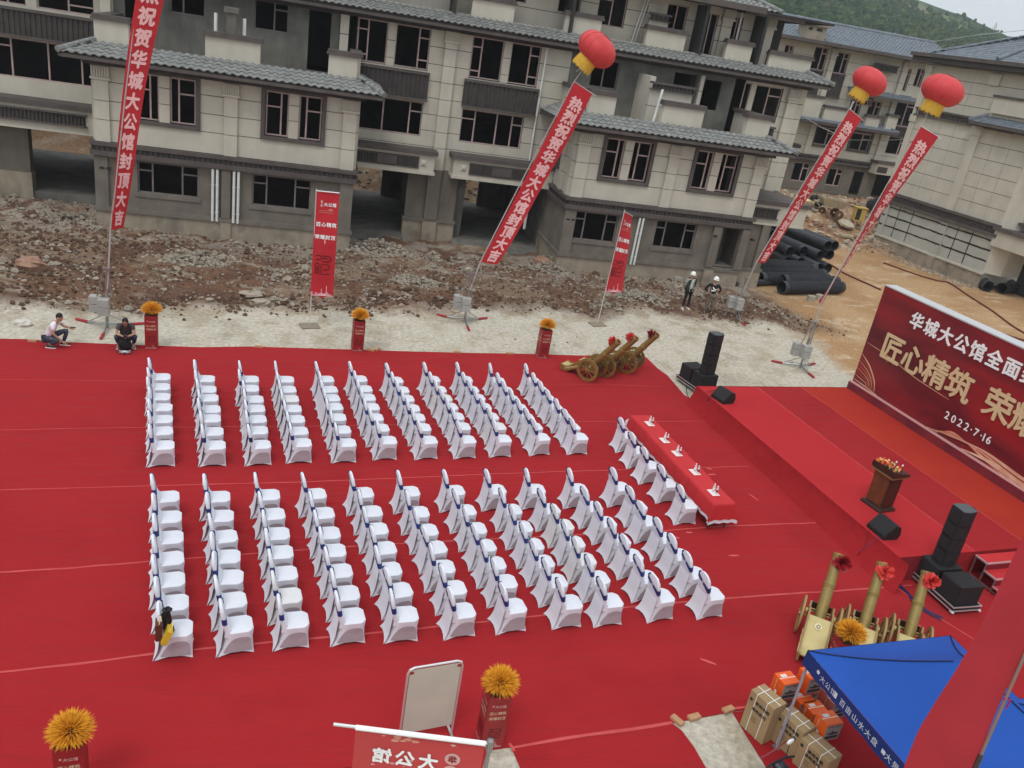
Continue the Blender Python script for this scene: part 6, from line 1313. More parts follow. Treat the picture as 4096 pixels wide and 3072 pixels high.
# ------------------------------------------------------------------ lantern poles with long banners
SLOG = '热烈祝贺华城大公馆封顶大吉'
def lantern_pole(base, y, Lb, Lt, Rb, Rt, lan, ax, lab, blab, llab, rb=0.0, legs=(0,.55,3.1), bodge=.0, lz=.62):
    B0 = Vector((base.x, base.y, 0)); t = thing('banner_pole', lab, 'pole', B0, 0, 'leaning banner poles on weighted tripods')
    loc = lambda v: Vector(v)-B0
    L0, L1, R0, R1 = Vector((Lb[0],y,Lb[1])), Vector((Lt[0],y,Lt[1])), Vector((Rb[0],y+rb,Rb[1])), Vector((Rt[0],y,Rt[1]))
    lanc = Vector((lan[0], y, lan[1])) if lan else L1+(L1-L0).normalized()*1.6
    MB().tube([(0,0,0),(.04,0,1.3)], .04, 8).build('mast', M_metal, t)
    MB().tube([(.04,0,1.2), loc(L0+Vector((-.03,.03,0))), loc((L0+L1)/2+Vector((-.045,.03,-.0))), loc(L1+Vector((-.02,.03,0))), loc(L1.lerp(lanc,.55))], [.03,.026,.022,.016,.012], 7).build('flexible_pole', mat('grey_fibreglass',(.38,.35,.33),.5), t)
    for k in range(3):
        a = legs[0]+TAU*k/3+legs[1]; e = Vector((1.15*math.cos(a), 1.0*math.sin(a), .04)); MB().tube([(0,0,.14), e*.62+Vector((0,0,.03))], .035, 6).build('leg', M_metal, t); MB().tube([e*.62+Vector((0,0,.03)), e], .045, 6).build('leg_end', mat('red_leg_paint',(.34,.025,.03),.6), t)
        MB().tube([(0,0,.48), e*.6+Vector((0,0,.05))], .016, 5).build('brace', M_metal, t)
    for dx, dy, nm in ((-.05,-.16,0),(-.34,.10,1)):
        for k in range(2): MB().bbox(dx-.16,dx+.16,dy-.13,dy+.13,.5+.27*k,.75+.27*k,.015).build('counterweight', mat('zinc_can',(.30,.29,.27),.55,(.38,.37,.35),4), t)
    for dx in (-.22,-.02,.12): MB().tube([(dx*1.2,.02,1.02),(dx*.35+.05,0,1.95)], .022, 5).build('strut', M_metal, t)
    MB().box(-.08,.16,-.04,.04,1.93,1.99).build('clamp', M_metal, t)
    # banner
    bn = thing('banner', blab, 'banner', B0, 0, 'long red slogan banners')
    HL = (L1-L0).length; nseg = 60; rr = random.Random(int(base.x*7))
    ph = rr.random()*6
    def surf(u, v, o=0):
        w_ = v/HL; l = L1.lerp(L0, w_); r = R1.lerp(R0, w_); wd = .74; f = u/wd; bul = math.sin(PI*w_)*bodge
        r = r+Vector((.10*math.sin(PI*w_),0,0)); p = l.lerp(r, f); return loc(p)+Vector((bul-.03*math.sin(w_*9+ph)*f, -o-.10*math.sin(w_*6+ph)*f*f+.0, -.012*math.sin(f*3)*w_))
    MB().grid(lambda a_, b_: surf(a_*.74, b_*HL), 10, nseg).build('banner_cloth', M_redflag, bn, smooth=True)
    mb = MB(); pitch = (HL-.75)/12.4; text_on(mb, SLOG, .50, lambda a_, b_: surf(a_, b_, .016), .385, .62, 0, pitch, .045, 1.0); mb.build('lettering', M_pinkink, bn)
    MB().tube([loc(L1+Vector((0,0,.02))), loc(R1+(R1-L1)*.2)], .012, 5).build('top_rod', M_alu, bn)
    for f in (.08,.35,.62,.93): q = loc(L1.lerp(L0, f)); MB().tube([q+Vector((-.08,.0,0)), q+Vector((.03,.02,.02)), q+Vector((-.06,.05,-.05))], .012, 4).build('tie', M_redcloth, bn)
    if lan and llab:
        la = thing('lantern', llab, 'lantern', lanc, 0, 'big red lanterns on pole tops'); A = Vector(ax).normalized(); Mq = A.to_track_quat('Z','Y').to_matrix().to_4x4()
        n = 32; ro = .72; zr = .49; mb = MB(); prof = [(a_ := -PI/2+PI*k/16) for k in range(17)]
        vs_ = []; 
        for a_ in prof:
            for j in range(n): rb_ = 1-.012*(1 if j % 2 else 0)*math.cos(a_); rad = ro*max(.06, math.cos(a_)**.85 if math.cos(a_) > 0 else .06)*rb_; vs_.append((rad*math.cos(TAU*j/n), rad*math.sin(TAU*j/n), zr*math.sin(a_)))
        mb.add(vs_, [(i*n+j, i*n+(j+1)%n, (i+1)*n+(j+1)%n, (i+1)*n+j) for i in range(16) for j in range(n)], Mq); mb.build('lantern_shade', mat('red_lantern_silk',(.60,.045,.05),.55,(.54,.038,.042),3,spec=.4), la, smooth=True)
        for j in range(14):
            a0 = TAU*j/14; MB().tube([Mq@Vector((math.cos(a0)*.726*max(.06, math.cos(q)**.85), math.sin(a0)*.726*max(.06, math.cos(q)**.85), zr*1.01*math.sin(q))) for q in [-1.45+2.9*i/14 for i in range(15)]], .009, 4).build('lantern_rib', mat('lantern_rib_red',(.66,.09,.08),.5), la)
        mb = MB(); 
        for k in range(46):
            a_ = TAU*k/46; mb.add([(.36*math.cos(a_-.06),.36*math.sin(a_-.06),-.38),(.36*math.cos(a_+.06),.36*math.sin(a_+.06),-.38),(.38*math.cos(a_+.05)+.03*math.sin(k*3),.38*math.sin(a_+.05),-.84-.05*math.sin(k*1.7)),(.38*math.cos(a_-.03),.38*math.sin(a_-.03),-.82)], [(0,1,2,3)], Mq)
        mb.build('yellow_fringe', mat('yellow_fringe',(.78,.50,.06),.7,(.68,.40,.04),9), la, kind='stuff')
        MB().lathe([(.16,.475),(.16,.51),(.001,.515)], 14, Mq).build('top_cap', M_ros1, la); MB().tube([Mq@Vector((0,0,-.5)), Vector((L1.x,y,L1.z+.35))-lanc], .012, 5).build('hanging_rod', M_metal, la)
P2, P3, P4 = PY(2388,197,29.36), PY(3490,327,32), PY(3771,362,26.94)
lantern_pole(G(430,1312), 26.25, (-5.80,3.15), (-4.72,11.0), (-5.56,3.12), (-4.05,11.0), None, None, 'tripod pole behind the two squatting men', 'leftmost red banner, its top out of view', None, rb=.45, bodge=-.12)
lantern_pole(G(1857,1287), 29.36, (6.19,2.38), (8.56,9.08), (6.79,2.32), (9.27,8.80), (P2.x,P2.z), (.55,-.15,.85), 'tripod pole between the second and third flower stands', 'widest red banner, in front of the right house bay', 'largest nearest-looking red lantern, leftmost of the three in view', rb=.1, bodge=.02)
lantern_pole(G(2938,1275), 32.2, (19.05,2.75), (21.28,9.53), (19.52,2.72), (21.93,9.24), (P3.x,P3.z), (.38,-.1,.9), 'tripod pole just right of the two standing workers', 'red banner hanging by the pipe stack, second from right', 'middle red lantern of the three', rb=.3)
lantern_pole(G(3199,1472), 26.94, (19.10,2.62), (20.80,9.50), (19.28,2.62), (21.62,9.25), (P4.x,P4.z), (.22,-.1,.95), 'tripod pole closest to the red backdrop', 'twisted red banner beside the backdrop, rightmost of the four far ones', 'rightmost red lantern, in front of the panelled house', rb=.62)
# big near banner at the right edge
q0, q1 = Vector((6.53,4.64,4.69)), Vector((6.92,4.99,5.71)); dq = (q1-q0); ft = q0-dq*(q0.z/dq.z)
bn = thing('banner', 'big near red banner crossing the right edge over the blue canopies', 'banner', (ft.x,ft.y,0)); O_ = Vector((ft.x,ft.y,0))
pa, pb = ft, q0+dq*4.2
def bs(u, v):                                                             # v from low to high along the pole, u away from it
    p = q0+dq*v; w_ = .41-.085*max(0,v)+.015*math.sin(v*2.2+.5); side = Vector((-.85,.32,-.08)).normalized()
    return p+side*(u*w_)+Vector((CF.x,CF.y,0))*(.32*u+.05*math.sin(v*3+u*2))+Vector((0,0,.02*math.sin(v*4+u*2)))-O_
MB().grid(lambda a_, b_: bs(a_, -1.6+b_*5.2), 12, 70).build('banner_cloth', mat('shade_darkened_red_banner',(.34,.014,.022),.65,(.29,.012,.018),2,.1,20), bn, smooth=True)  # red darkened below the other banners to stand in for its unlit side
MB().tube([pa-O_, pb-O_], .016, 8).build('pole', mat('brown_fibreglass',(.20,.12,.10),.5), bn); MB().tube([pa-O_, q0-O_+dq*.10], .024, 8).build('lower_pole', M_woodd, bn); MB().tube([q0-O_+dq*.62+Vector((-.03,0,0)), q0-O_+dq*.62+Vector((.04,-.02,.0)), q0-O_+dq*.57+Vector((.035,-.02,-.04))], .009, 5).build('tie', mat('magenta_tie',(.35,.01,.07),.6), bn)
# ------------------------------------------------------------------ people
def skin_mesh(name, J, E, rad, m, lv=1):
    me = D.meshes.new(name); ids = {k: i for i, k in enumerate(J)}
    me.from_pydata([J[k] for k in J], [(ids[a], ids[b_]) for a, b_ in E], []); o = D.objects.new(name, me); COL.objects.link(o)
    md = o.modifiers.new('s', 'SKIN'); md.use_smooth_shade = True
    for k, i in ids.items():
        r = rad.get(k, .04); r = r if isinstance(r, tuple) else (r, r); me.skin_vertices[0].data[i].radius = r
    me.skin_vertices[0].data[0].use_root = True
    if lv: s = o.modifiers.new('b', 'SUBSURF'); s.levels = lv
    bpy.context.view_layer.update()
    r = D.meshes.new_from_object(o.evaluated_get(bpy.context.evaluated_depsgraph_get())); r.name = name; D.objects.remove(o)
    r.materials.clear(); r.materials.append(m); r.shade_smooth(); return r
def lerp3(a, b_, t): return tuple(a[i]+(b_[i]-a[i])*t for i in range(3))
def ball(mb, c, r, n=12, M=None):
    prof = [(max(.001, math.cos(-PI/2+PI*k/8)), math.sin(-PI/2+PI*k/8)) for k in range(9)]
    mb.lathe(prof, n, Matrix.Translation(c) @ (M or Matrix.Identity(4)) @ Matrix.Diagonal((r[0], r[1], r[2], 1)))
def person(label, loc, rz, P, shirt, trousers, shoes, sleeve=.55, helmet=False, extra=None, tm=0, legr=1.0, head_rot=(0,0)):
    """P: joints pel, chest, neck, head, shL, elL, haL, hiL, knL, anL, toL and the same with R; local -Y is forward"""
    t = thing('person', label, 'person', loc, rz)
    J = {k: tuple(v) for k, v in P.items()}
    # body: torso, neck, arms, legs in one skin
    Jb = {'pel': J['pel'], 'mid': lerp3(J['pel'], J['chest'], .5), 'chest': J['chest'], 'neck': J['neck'], 'head': J['head']}
    E = [('pel','mid'),('mid','chest'),('chest','neck'),('neck','head')]; rad = {'pel': (.125,.10), 'mid': (.12,.09), 'chest': (.14,.10), 'neck': .055, 'head': .05}
    for s in 'LR':
        for a in ('sh','el','ha','hi','kn','an','to'): Jb[a+s] = J[a+s]
        E += [('chest','sh'+s),('sh'+s,'el'+s),('el'+s,'ha'+s),('pel','hi'+s),('hi'+s,'kn'+s),('kn'+s,'an'+s),('an'+s,'to'+s)]
        rad.update({'sh'+s: .055, 'el'+s: .04, 'ha'+s: .028, 'hi'+s: .08, 'kn'+s: .052, 'an'+s: .036, 'to'+s: .028})
    me = skin_mesh('body', Jb, E, rad, M_skin)
    # head with nose and ears and five-fingered hands added to the same body mesh
    hb = MB(); H = Vector(J['head']); Hm = Matrix.Rotation(head_rot[1],4,'Z') @ Matrix.Rotation(head_rot[0],4,'X')
    ball(hb, H+Hm@Vector((0,0,.03)), (.078,.095,.118), 14, Hm); hb.add([(-.014,-.088,.02),(.014,-.088,.02),(0,-.118,-.005),(0,-.085,.05)], [(0,1,2),(1,3,2),(3,0,2)], Matrix.Translation(H) @ Hm); ball(hb, H+Hm@Vector((0,-.03,-.055)), (.05,.055,.045), 10, Hm)
    for sx in (-1,1): ball(hb, H+Hm@Vector((sx*.08,.01,.02)), (.014,.026,.034), 8, Hm)
    for s in 'LR':
        ha = Vector(J['ha'+s]); el_ = Vector(J['el'+s]); d = (ha-el_).normalized(); sd = d.cross(Vector((0,-1,0))); sd = sd.normalized() if sd.length > .1 else Vector((1,0,0)); up = d.cross(sd)
        hb.tube([ha-d*.01, ha+d*.04, ha+d*.085], [.026,.036,.030], 8)
        for k in range(4): b0 = ha+d*.08+sd*(k-1.5)*.017; l = (.062,.072,.068,.052)[k]; hb.tube([b0, b0+d*l*.55-up*.006, b0+d*l-up*.024], [.0088,.0082,.006], 6)
        sgn = 1 if s == 'L' else -1; b0 = ha+d*.03+sd*sgn*.030; hb.tube([b0, b0+d*.03+sd*sgn*.02, b0+d*.06+sd*sgn*.018-up*.01], [.010,.0095,.007], 6)
    n0 = len(me.vertices); vs_ = [tuple(v.co) for v in me.vertices]+list(hb.v); fs_ = [tuple(p.vertices) for p in me.polygons]+[tuple(i+n0 for i in f) for f in hb.f]
    b2 = D.meshes.new('body'); b2.from_pydata(vs_, [], fs_); b2.materials.append(M_skin); b2.shade_smooth(); put('body', b2, t)
    ey = MB(); 
    for sx in (-1,1): ball(ey, H+Hm@Vector((sx*.03,-.086,.03)), (.011,.006,.006), 6, Hm)
    ey.box(-.022,.022,-.094,-.088,-.043,-.037, Matrix.Translation(H) @ Hm); ey.build('eyes_and_mouth', mat('dark_features',(.05,.02,.018),.6), t)
    hr = MB(); ball(hr, H+Hm@Vector((0,.012,.052)), (.086,.098,.107), 14, Hm)
    hr.f = [f for f in hr.f if not (sum((Hm.inverted()@(Vector(hr.v[i])-H)).z for i in f)/len(f) < .06 and sum((Hm.inverted()@(Vector(hr.v[i])-H)).y for i in f)/len(f) < .02)]; hr.m = [0]*len(hr.f)
    hr.build('hair', M_hair, t, smooth=True)
    if helmet:
        hm = MB().lathe([(.128,0),(.126,.03),(.115,.08),(.085,.125),(.04,.148),(.001,.152)], 18, Matrix.Translation(H+Hm@Vector((0,.0,.055))) @ Hm @ Matrix.Diagonal((.93,1.08,1,1)))
        h = hm.build('safety_helmet', mat('white_helmet',(.82,.82,.78),.3,spec=.6), t, smooth=True)
        MB().lathe([(.122,0),(.150,-.006),(.148,-.012),(.122,-.006)], 18, Matrix.Translation(H+Hm@Vector((0,-.012,.058))) @ Hm @ Matrix.Diagonal((.9,1.12,1,1))).build('helmet_brim', mat('white_helmet',(0,0,0)), h)
        MB().box(-.03,.03,-.003,.003,-.012,.012, Matrix.Translation(H+Hm@Vector((0,-.137,.10))) @ Hm).build('helmet_badge', mat('gold_badge',(.45,.35,.12),.5), h)
    # shirt
    top = {'pel': lerp3(J['pel'], J['chest'], .02), 'mid': lerp3(J['pel'], J['chest'], .5), 'chest': J['chest'], 'neck': lerp3(J['chest'], J['neck'], .72)}
    E = [('pel','mid'),('mid','chest'),('chest','neck')]; rad = {'pel': (.16,.125), 'mid': (.152,.118), 'chest': (.168,.125), 'neck': (.085,.075)}
    for s in 'LR':
        top['sh'+s] = J['sh'+s]; top['ua'+s] = lerp3(J['sh'+s], J['el'+s], min(1, sleeve) if sleeve <= 1 else 1); E += [('chest','sh'+s),('sh'+s,'ua'+s)]; rad.update({'sh'+s: .078, 'ua'+s: .062 if sleeve <= 1 else .05})
        if sleeve > 1: top['fa'+s] = lerp3(J['el'+s], J['ha'+s], sleeve-1); E.append(('ua'+s,'fa'+s)); rad['fa'+s] = .042
    put('shirt' if not tm else 'top', skin_mesh('shirt', top, E, rad, shirt), t)
    lo = {'pel': lerp3(J['pel'], J['chest'], -.03)}; E = []; rad = {'pel': (.15,.12)}
    for s in 'LR':
        lo['hi'+s] = J['hi'+s]; lo['kn'+s] = J['kn'+s]; lo['an'+s] = lerp3(J['kn'+s], J['an'+s], .93); E += [('pel','hi'+s),('hi'+s,'kn'+s),('kn'+s,'an'+s)]; rad.update({'hi'+s: .105*legr, 'kn'+s: .074*legr, 'an'+s: .056*legr})
    put('trousers', skin_mesh('trousers', lo, E, rad, trousers), t)
    for s in 'LR':
        a, b_ = Vector(J['an'+s]), Vector(J['to'+s]); d = (b_-a); d.z = 0; d.normalize(); a0 = Vector((a.x, a.y, 0)); az = math.atan2(d.y, d.x)
        zb = b_.z-.03
        Ms = Matrix.Translation((a.x,a.y,max(0,zb))) @ Matrix.Rotation(az,4,'Z')
        sh = MB().tube([(-.07,0,.05),(-.02,0,.06),(.08,0,.048),(.15,0,.036),(.185,0,.03)], [.035,.046,.043,.038,.022], 10, True, Ms).build('shoe', shoes, t, smooth=True)
        MB().prism([(-.09,-.036),(.10,-.046),(.18,-.03),(.19,0),(.18,.03),(.10,.046),(-.09,.036)], 0, .022, Ms).build('sole', M_whiteink, sh)
    if extra: extra(t, J)
    return t
def standing(**k):
    P = dict(pel=(0,0,.93), chest=(0,.01,1.27), neck=(0,.02,1.46), head=(0,-.005,1.58))
    for s, x in (('L',1),('R',-1)):
        P.update({'sh'+s: (.185*x,.02,1.40), 'el'+s: (.24*x,.06,1.12), 'ha'+s: (.15*x,.14,.93), 'hi'+s: (.095*x,0,.90), 'kn'+s: (.12*x,-.015,.49), 'an'+s: (.13*x,.02,.09), 'to'+s: (.16*x,-.13,.03)})
    P.update(k); return P
M_jacket = mat('dark_green_jacket', (.022,.035,.020), .8, (.03,.045,.028), 5); M_tee = mat('white_tee', (.68,.69,.66), .85, (.6,.61,.58), 6); M_tee2 = mat('bright_white_tee', (.80,.76,.80), .85, (.73,.69,.73), 5)
M_blk2 = mat('black_trousers', (.010,.010,.013), .8); M_khaki = mat('olive_khaki', (.15,.125,.095), .85, (.12,.10,.075), 6); M_jean = mat('dark_jeans', (.03,.04,.065), .8, (.055,.07,.10), 8); M_gtee = mat('charcoal_tee', (.085,.075,.075), .85, (.07,.06,.06), 6); M_sweat = mat('black_sweatshirt', (.010,.010,.012), .85)
M_shoew = mat('off_white_shoe', (.6,.57,.5), .6); M_shoeb = mat('dark_shoe', (.03,.025,.025), .6); M_shoeg = mat('grey_shoe', (.25,.22,.22), .7)
face = lambda p: math.atan2(-p.x, p.y)*1.0
def ex_jacket(t, J):
    # open jacket fronts and pale sleeves over the white tee
    for sx in (-1,1):
        mb = MB(); mb.grid(lambda a, b_: (sx*(.075+.095*a+.03*math.sin(b_*PI)), -.135+.10*a*a+.012*math.sin(b_*5), .86+.60*b_-.05*a*b_), 5, 8); mb.build('jacket_front', M_jacket, t, smooth=True)
        mb = MB().tube([(sx*.078,-.142,.87),(sx*.085,-.146,1.15),(sx*.07,-.135,1.38),(sx*.05,-.08,1.47)], .012, 5).build('jacket_trim', mat('grey_trim',(.35,.36,.33),.7), t)
        s = 'L' if sx > 0 else 'R'; MB().tube([Vector(J['sh'+s])+Vector((sx*.0,0,.03)), lerp3(J['sh'+s],J['el'+s],.5), Vector(J['el'+s]), lerp3(J['el'+s],J['ha'+s],.9)], [.085,.072,.06,.045], 10).build('jacket_sleeve', M_jacket if sx > 0 else mat('grey_jacket_sleeve',(.25,.25,.22),.8), t, smooth=True)
    MB().grid(lambda a, b_: (.19*math.cos(PI*a), .02+.13*math.sin(PI*a), .86+.60*b_), 10, 6).build('jacket_back', M_jacket, t, smooth=True)
def onground(px, py): p = G(px, py, .12); return (p.x, p.y, hz(p.x, p.y)-.0)
q = G(2738,1240,.05); person('man in white helmet and open green jacket, hands behind his back', (q.x,q.y,hz(q.x,q.y)), R(6), standing(), M_tee, M_blk2, M_shoew, .5, True, ex_jacket, legr=.82, head_rot=(R(-8),0))
def ex_logo(t, J):
    Mx = Matrix(((1,0,0,0),(0,0,-1,-.155),(0,1,0,1.20),(0,0,0,1)))
    mb = MB(); cat_ = [(-.12,.13),(-.095,.135),(-.06,.10),(-.02,.06),(.03,.035),(.06,.05),(.10,.065),(.105,.055),(.07,.03),(.04,.005),(.035,-.03),(.02,-.075),(.005,-.075),(.01,-.03),(-.005,.0),(-.04,.015),(-.075,.04),(-.10,.075)]
    mb.add([(x, y, .006+.35*x*x*-1) for x, y in cat_], [tuple(range(len(cat_)-1,-1,-1))[::-1]], Mx); mb.box(-.15,-.02,-.065,-.015,-.004,.005, Mx); mb.build('chest_print', M_whiteink, t)
arms = {}
for s, x in (('L',1),('R',-1)): arms.update({'el'+s: (.36*x,.08,1.16), 'ha'+s: (.18*x,-.02,.99), 'an'+s: (.15*x,.02,.09), 'to'+s: (.20*x,-.12,.03), 'kn'+s: (.135*x,-.01,.49)})
q = G(2828,1262,.05); person('man in white helmet and black sweatshirt, hands on his hips', (q.x,q.y,hz(q.x,q.y)), R(-10), standing(**arms), M_sweat, M_khaki, M_shoeb, 1.75, True, ex_logo, tm=1, legr=1.12, head_rot=(R(-6),R(6)))
# squatting man in white, facing right
sq = dict(pel=(0,.20,.27), chest=(0,.03,.62), neck=(0,-.09,.80), head=(0,-.16,.90))
for s, x in (('L',1),('R',-1)): sq.update({'sh'+s: (.18*x,-.04,.73), 'hi'+s: (.10*x,.17,.26), 'kn'+s: (.17*x,-.24,.46), 'an'+s: (.14*x,.0,.10), 'to'+s: (.17*x,-.15,.03)})
A1 = dict(sq); A1.update(elL=(.25,-.17,.56), haL=(.16,-.36,.56), elR=(-.24,-.06,.48), haR=(-.12,-.26,.22), knL=(.15,-.30,.50), anL=(.16,-.16,.09), toL=(.17,-.34,.03), knR=(-.19,-.20,.28), anR=(-.14,.12,.12), toR=(-.14,-.02,.03))
def ex_phone(t, J): MB().bbox(-.037,.037,-.075,.075,0,.01,.003, TM((.15,-.46,.585), rz=.3, rx=.2)).build('phone', M_black, t)
q = G(222,1388); person('squatting man in white T-shirt looking at the phone in his hand', (q.x,q.y,.02), R(84), A1, M_tee2, M_jean, M_shoeb, .62, False, ex_phone, head_rot=(R(14),0))
A2 = dict(sq); A2.update(elL=(.25,-.16,.50), haL=(.07,-.33,.49), elR=(-.25,-.16,.50), haR=(-.07,-.33,.49), knL=(.27,-.20,.44), knR=(-.27,-.20,.44), anL=(.19,.02,.10), anR=(-.19,.02,.10), toL=(.24,-.14,.03), toR=(-.24,-.14,.03), head=(0,-.17,.875))
def ex_strap(t, J):
    for sx in (-1,1): MB().tube([(sx*.06,.02,.85),(sx*.085,-.12,.78),(sx*.08,-.17,.6),(sx*.05,-.25,.50)], .014, 5).build('neck_strap', M_black, t)
    MB().bbox(-.06,.06,-.03,.03,0,.10,.01, TM((0,-.40,.46), rx=.4)).build('remote_controller', mat('dark_controller',(.03,.02,.02),.5), t)
q = G(505,1392); person('squatting man in charcoal T-shirt looking down at a controller', (q.x,q.y,.02), R(10), A2, M_gtee, M_jean, M_shoeg, .6, False, ex_strap, head_rot=(R(32),0))
mg = thing('shoulder_bag', 'black soft bag lying between the knees of the squatting man in grey', 'bag', (q.x+.02,q.y-.26,.02)); mb = MB(); ball(mb, (0,0,.2), (.20,.11,.19), 14); mb.build('bag_body', M_sweat, mg, smooth=True); MB().tube([(-.15,-.02,.3),(-.05,-.04,.42),(.08,-.04,.41),(.15,-.02,.28)], .012, 6).build('bag_handle', M_sweat, mg)
dr = thing('drone', 'small pale grey drone with folded arms on the carpet before the squatting men', 'drone', (q.x+.06,q.y-.50,.02), .15); MB().bbox(-.09,.09,-.045,.045,.04,.10,.02).build('drone_body', mat('pale_grey_plastic',(.52,.52,.52),.4), dr); MB().bbox(-.03,.03,-.075,-.045,.03,.07,.01).build('camera_gimbal', M_black, dr)
for sx in (-1,1):
    for sy in (-1,1): ar = MB().tube([(sx*.07,sy*.03,.07),(sx*.17,sy*.07,.075)], .012, 6).build('arm', mat('pale_grey_plastic',(0,0,0)), dr); MB().tube([(sx*.17,sy*.07,.07),(sx*.17,sy*.07,.10)], .016, 8).build('motor', M_black, ar); MB().box(sx*.17-.10,sx*.17+.10,sy*.07-.008,sy*.07+.008,.102,.105).build('rotor_blade', M_black, ar); MB().tube([(sx*.15,sy*.06,.07),(sx*.15,sy*.06,0)], .006, 5).build('landing_foot', M_black, ar)
# helmeted workers behind the backdrop
for i, (px, py, sh_) in enumerate(((3715,1226,M_khaki),(3792,1252,M_jacket),(3816,1280,M_tee))):
    p = G(px, py, 1.80); person(('leftmost of the three helmeted workers behind the backdrop','middle helmeted worker behind the backdrop, helmet fully visible','helmeted worker behind the backdrop, only the helmet crown showing')[i], (p.x,p.y,.0), R(20+90*i), standing(), sh_, M_blk2, M_shoeb, 1.6, True)
# ------------------------------------------------------------------ gift bags on the near left chair
p = G(655,2555,.47)
gb = thing('gift_bag', 'yellow gift bag with brown lettering leaning on the near left chair seat', 'bag', (p.x-.02,p.y-.06,.475), R(10))
Mg = TM((0,0,0), ry=R(24), rz=0); y_ = mat('mustard_card',(.55,.36,.02),.5,(.62,.42,.03),5)
MB().box(-.02,.07,-.10,.10,0,.27, Mg).build('bag_body', y_, gb); mb = MB(); text_flat(mb, '精工蜂蜜礼品', .034, Mg @ Matrix(((0,0,1,.071),(1,0,0,0),(0,1,0,.13),(0,0,0,1))) @ Matrix.Rotation(R(90),4,'Z'), .01); mb.build('lettering', M_woodd, gb); MB().tube([Mg@Vector((.02,-.06,.27)),Mg@Vector((.02,-.05,.36)),Mg@Vector((.02,.05,.36)),Mg@Vector((.02,.06,.27))], .009, 6).build('rope_handle', mat('pale_yellow_ribbon',(.78,.62,.2),.6), gb)
g2 = thing('gift_bag', 'brown gift bag with a cream tag behind the yellow one', 'bag', (p.x-.07,p.y+.03,.475), R(8)); MB().box(-.06,.05,-.10,.11,0,.32).build('bag_body', mat('brown_card',(.10,.03,.02),.5), g2); MB().tube([(0,-.06,.32),(.02,-.05,.42),(.02,.05,.42),(0,.07,.32)], .01, 6).build('rope_handle', mat('pale_yellow_ribbon',(0,0,0)), g2); MB().box(.052,.058,-.10,-.03,.06,.16).build('paper_tag', M_whiteink, g2)
g3 = thing('plastic_bag', 'crumpled black bag slumped against the brown gift bag', 'bag', (p.x+.03,p.y+.12,.475)); mb = MB(); rr = random.Random(6); mb.lathe([(.09,0),(.11,.08),(.10,.25),(.08,.36),(.05,.44),(.09,.50),(.03,.53)], 11); mb.v = [(x+rr.uniform(-.02,.02), y*.8+rr.uniform(-.02,.02), z+rr.uniform(-.015,.015) if z > .02 else z) for x, y, z in mb.v]; mb.build('bag_body', mat('black_film',(.012,.012,.012),.3), g3); MB().tube([(-.05,-.04,.44),(-.12,-.08,.43),(-.15,-.02,.42),(-.06,.0,.41)], .009, 5).build('bag_handle', mat('black_film',(0,0,0)), g3)

# ------------------------------------------------------------------ blue canopies
def canopy(cx, cy, rz, half, ze, zp, lab, text=None):
    t = thing('canopy_tent', lab, 'canopy', (cx,cy,.02), rz, 'blue pop-up canopies'); H = half
    def roof(u, v):
        m_ = max(abs(u), abs(v)); k = min(abs(u), abs(v)); z = ze+(zp-ze)*(1-m_)**1.12 - .09*math.sin(PI*m_)*(1-.4*(k/m_ if m_ > 0 else 0)) 
        return (u*H, v*H, z)
    for nm, f in (('a', lambda a, b_: roof((a*2-1)*(1-b_*.999), -(1-b_*.999))), ('b', lambda a, b_: roof((1-b_*.999), (a*2-1)*(1-b_*.999))), ('c', lambda a, b_: roof(-(a*2-1)*(1-b_*.999), (1-b_*.999))), ('d', lambda a, b_: roof(-(1-b_*.999), -(a*2-1)*(1-b_*.999)))):
        MB().grid(f, 14, 14).build('roof_panel', M_blue, t, smooth=True)
    for sx, sy in ((-1,-1),(1,-1),(1,1),(-1,1)):
        MB().tube([Vector(roof(sx*q_/10, sy*q_/10))+Vector((0,0,.008)) for q_ in range(10,0,-1)], .011, 5).build('hip_piping', M_navy if False else mat('dark_piping',(.004,.008,.04),.6), t)
        MB().tube([(sx*(H-.05),sy*(H-.05),0),(sx*(H-.05),sy*(H-.05),ze-.05)], .022, 8).build('leg', mat('grey_tent_leg',(.30,.30,.36),.5), t); MB().box(sx*(H-.05)-.06,sx*(H-.05)+.06,sy*(H-.05)-.06,sy*(H-.05)+.06,0,.02).build('foot', M_metal, t)
    for k in range(4):
        Mr = Matrix.Rotation(k*PI/2,4,'Z'); MB().grid(lambda a, b_: Mr@Vector(((a*2-1)*(H+.006), -H-.008-.02*b_+.008*math.sin(a*40)*b_, ze-.27*b_+.0)), 30, 4).build('valance', M_navy, t, smooth=True)
    if text:
        k, items = text; Mr = Matrix.Rotation(k*PI/2,4,'Z') @ Matrix(((1,0,0,0),(0,0,-1,-H-.034),(0,1,0,ze-.135),(0,0,0,1)))
        ink = mat('pale_blue_white_ink',(.62,.66,.75),.7)
        for x, s, sz in items: mb = MB(); text_flat(mb, s, sz, Mr @ Matrix.Translation((x,0,0)), .012, gap=1.12); mb.build('lettering', ink, t)
        for x in (-1.12,): mb = MB(); mb.add([(x+.035*math.cos(q_*TAU/10), .035+.035*math.sin(q_*TAU/10), 0) for q_ in range(10)], [tuple(range(10))], Mr); mb.build('logo_print', ink, t)
        mb = MB(); mb.box(-.70,-.64,-.05,.05,-.001,0, Mr); mb.box(.38,.45,-.035,.035,-.001,0,Mr); mb.build('seal_print', ink, t)
    return t
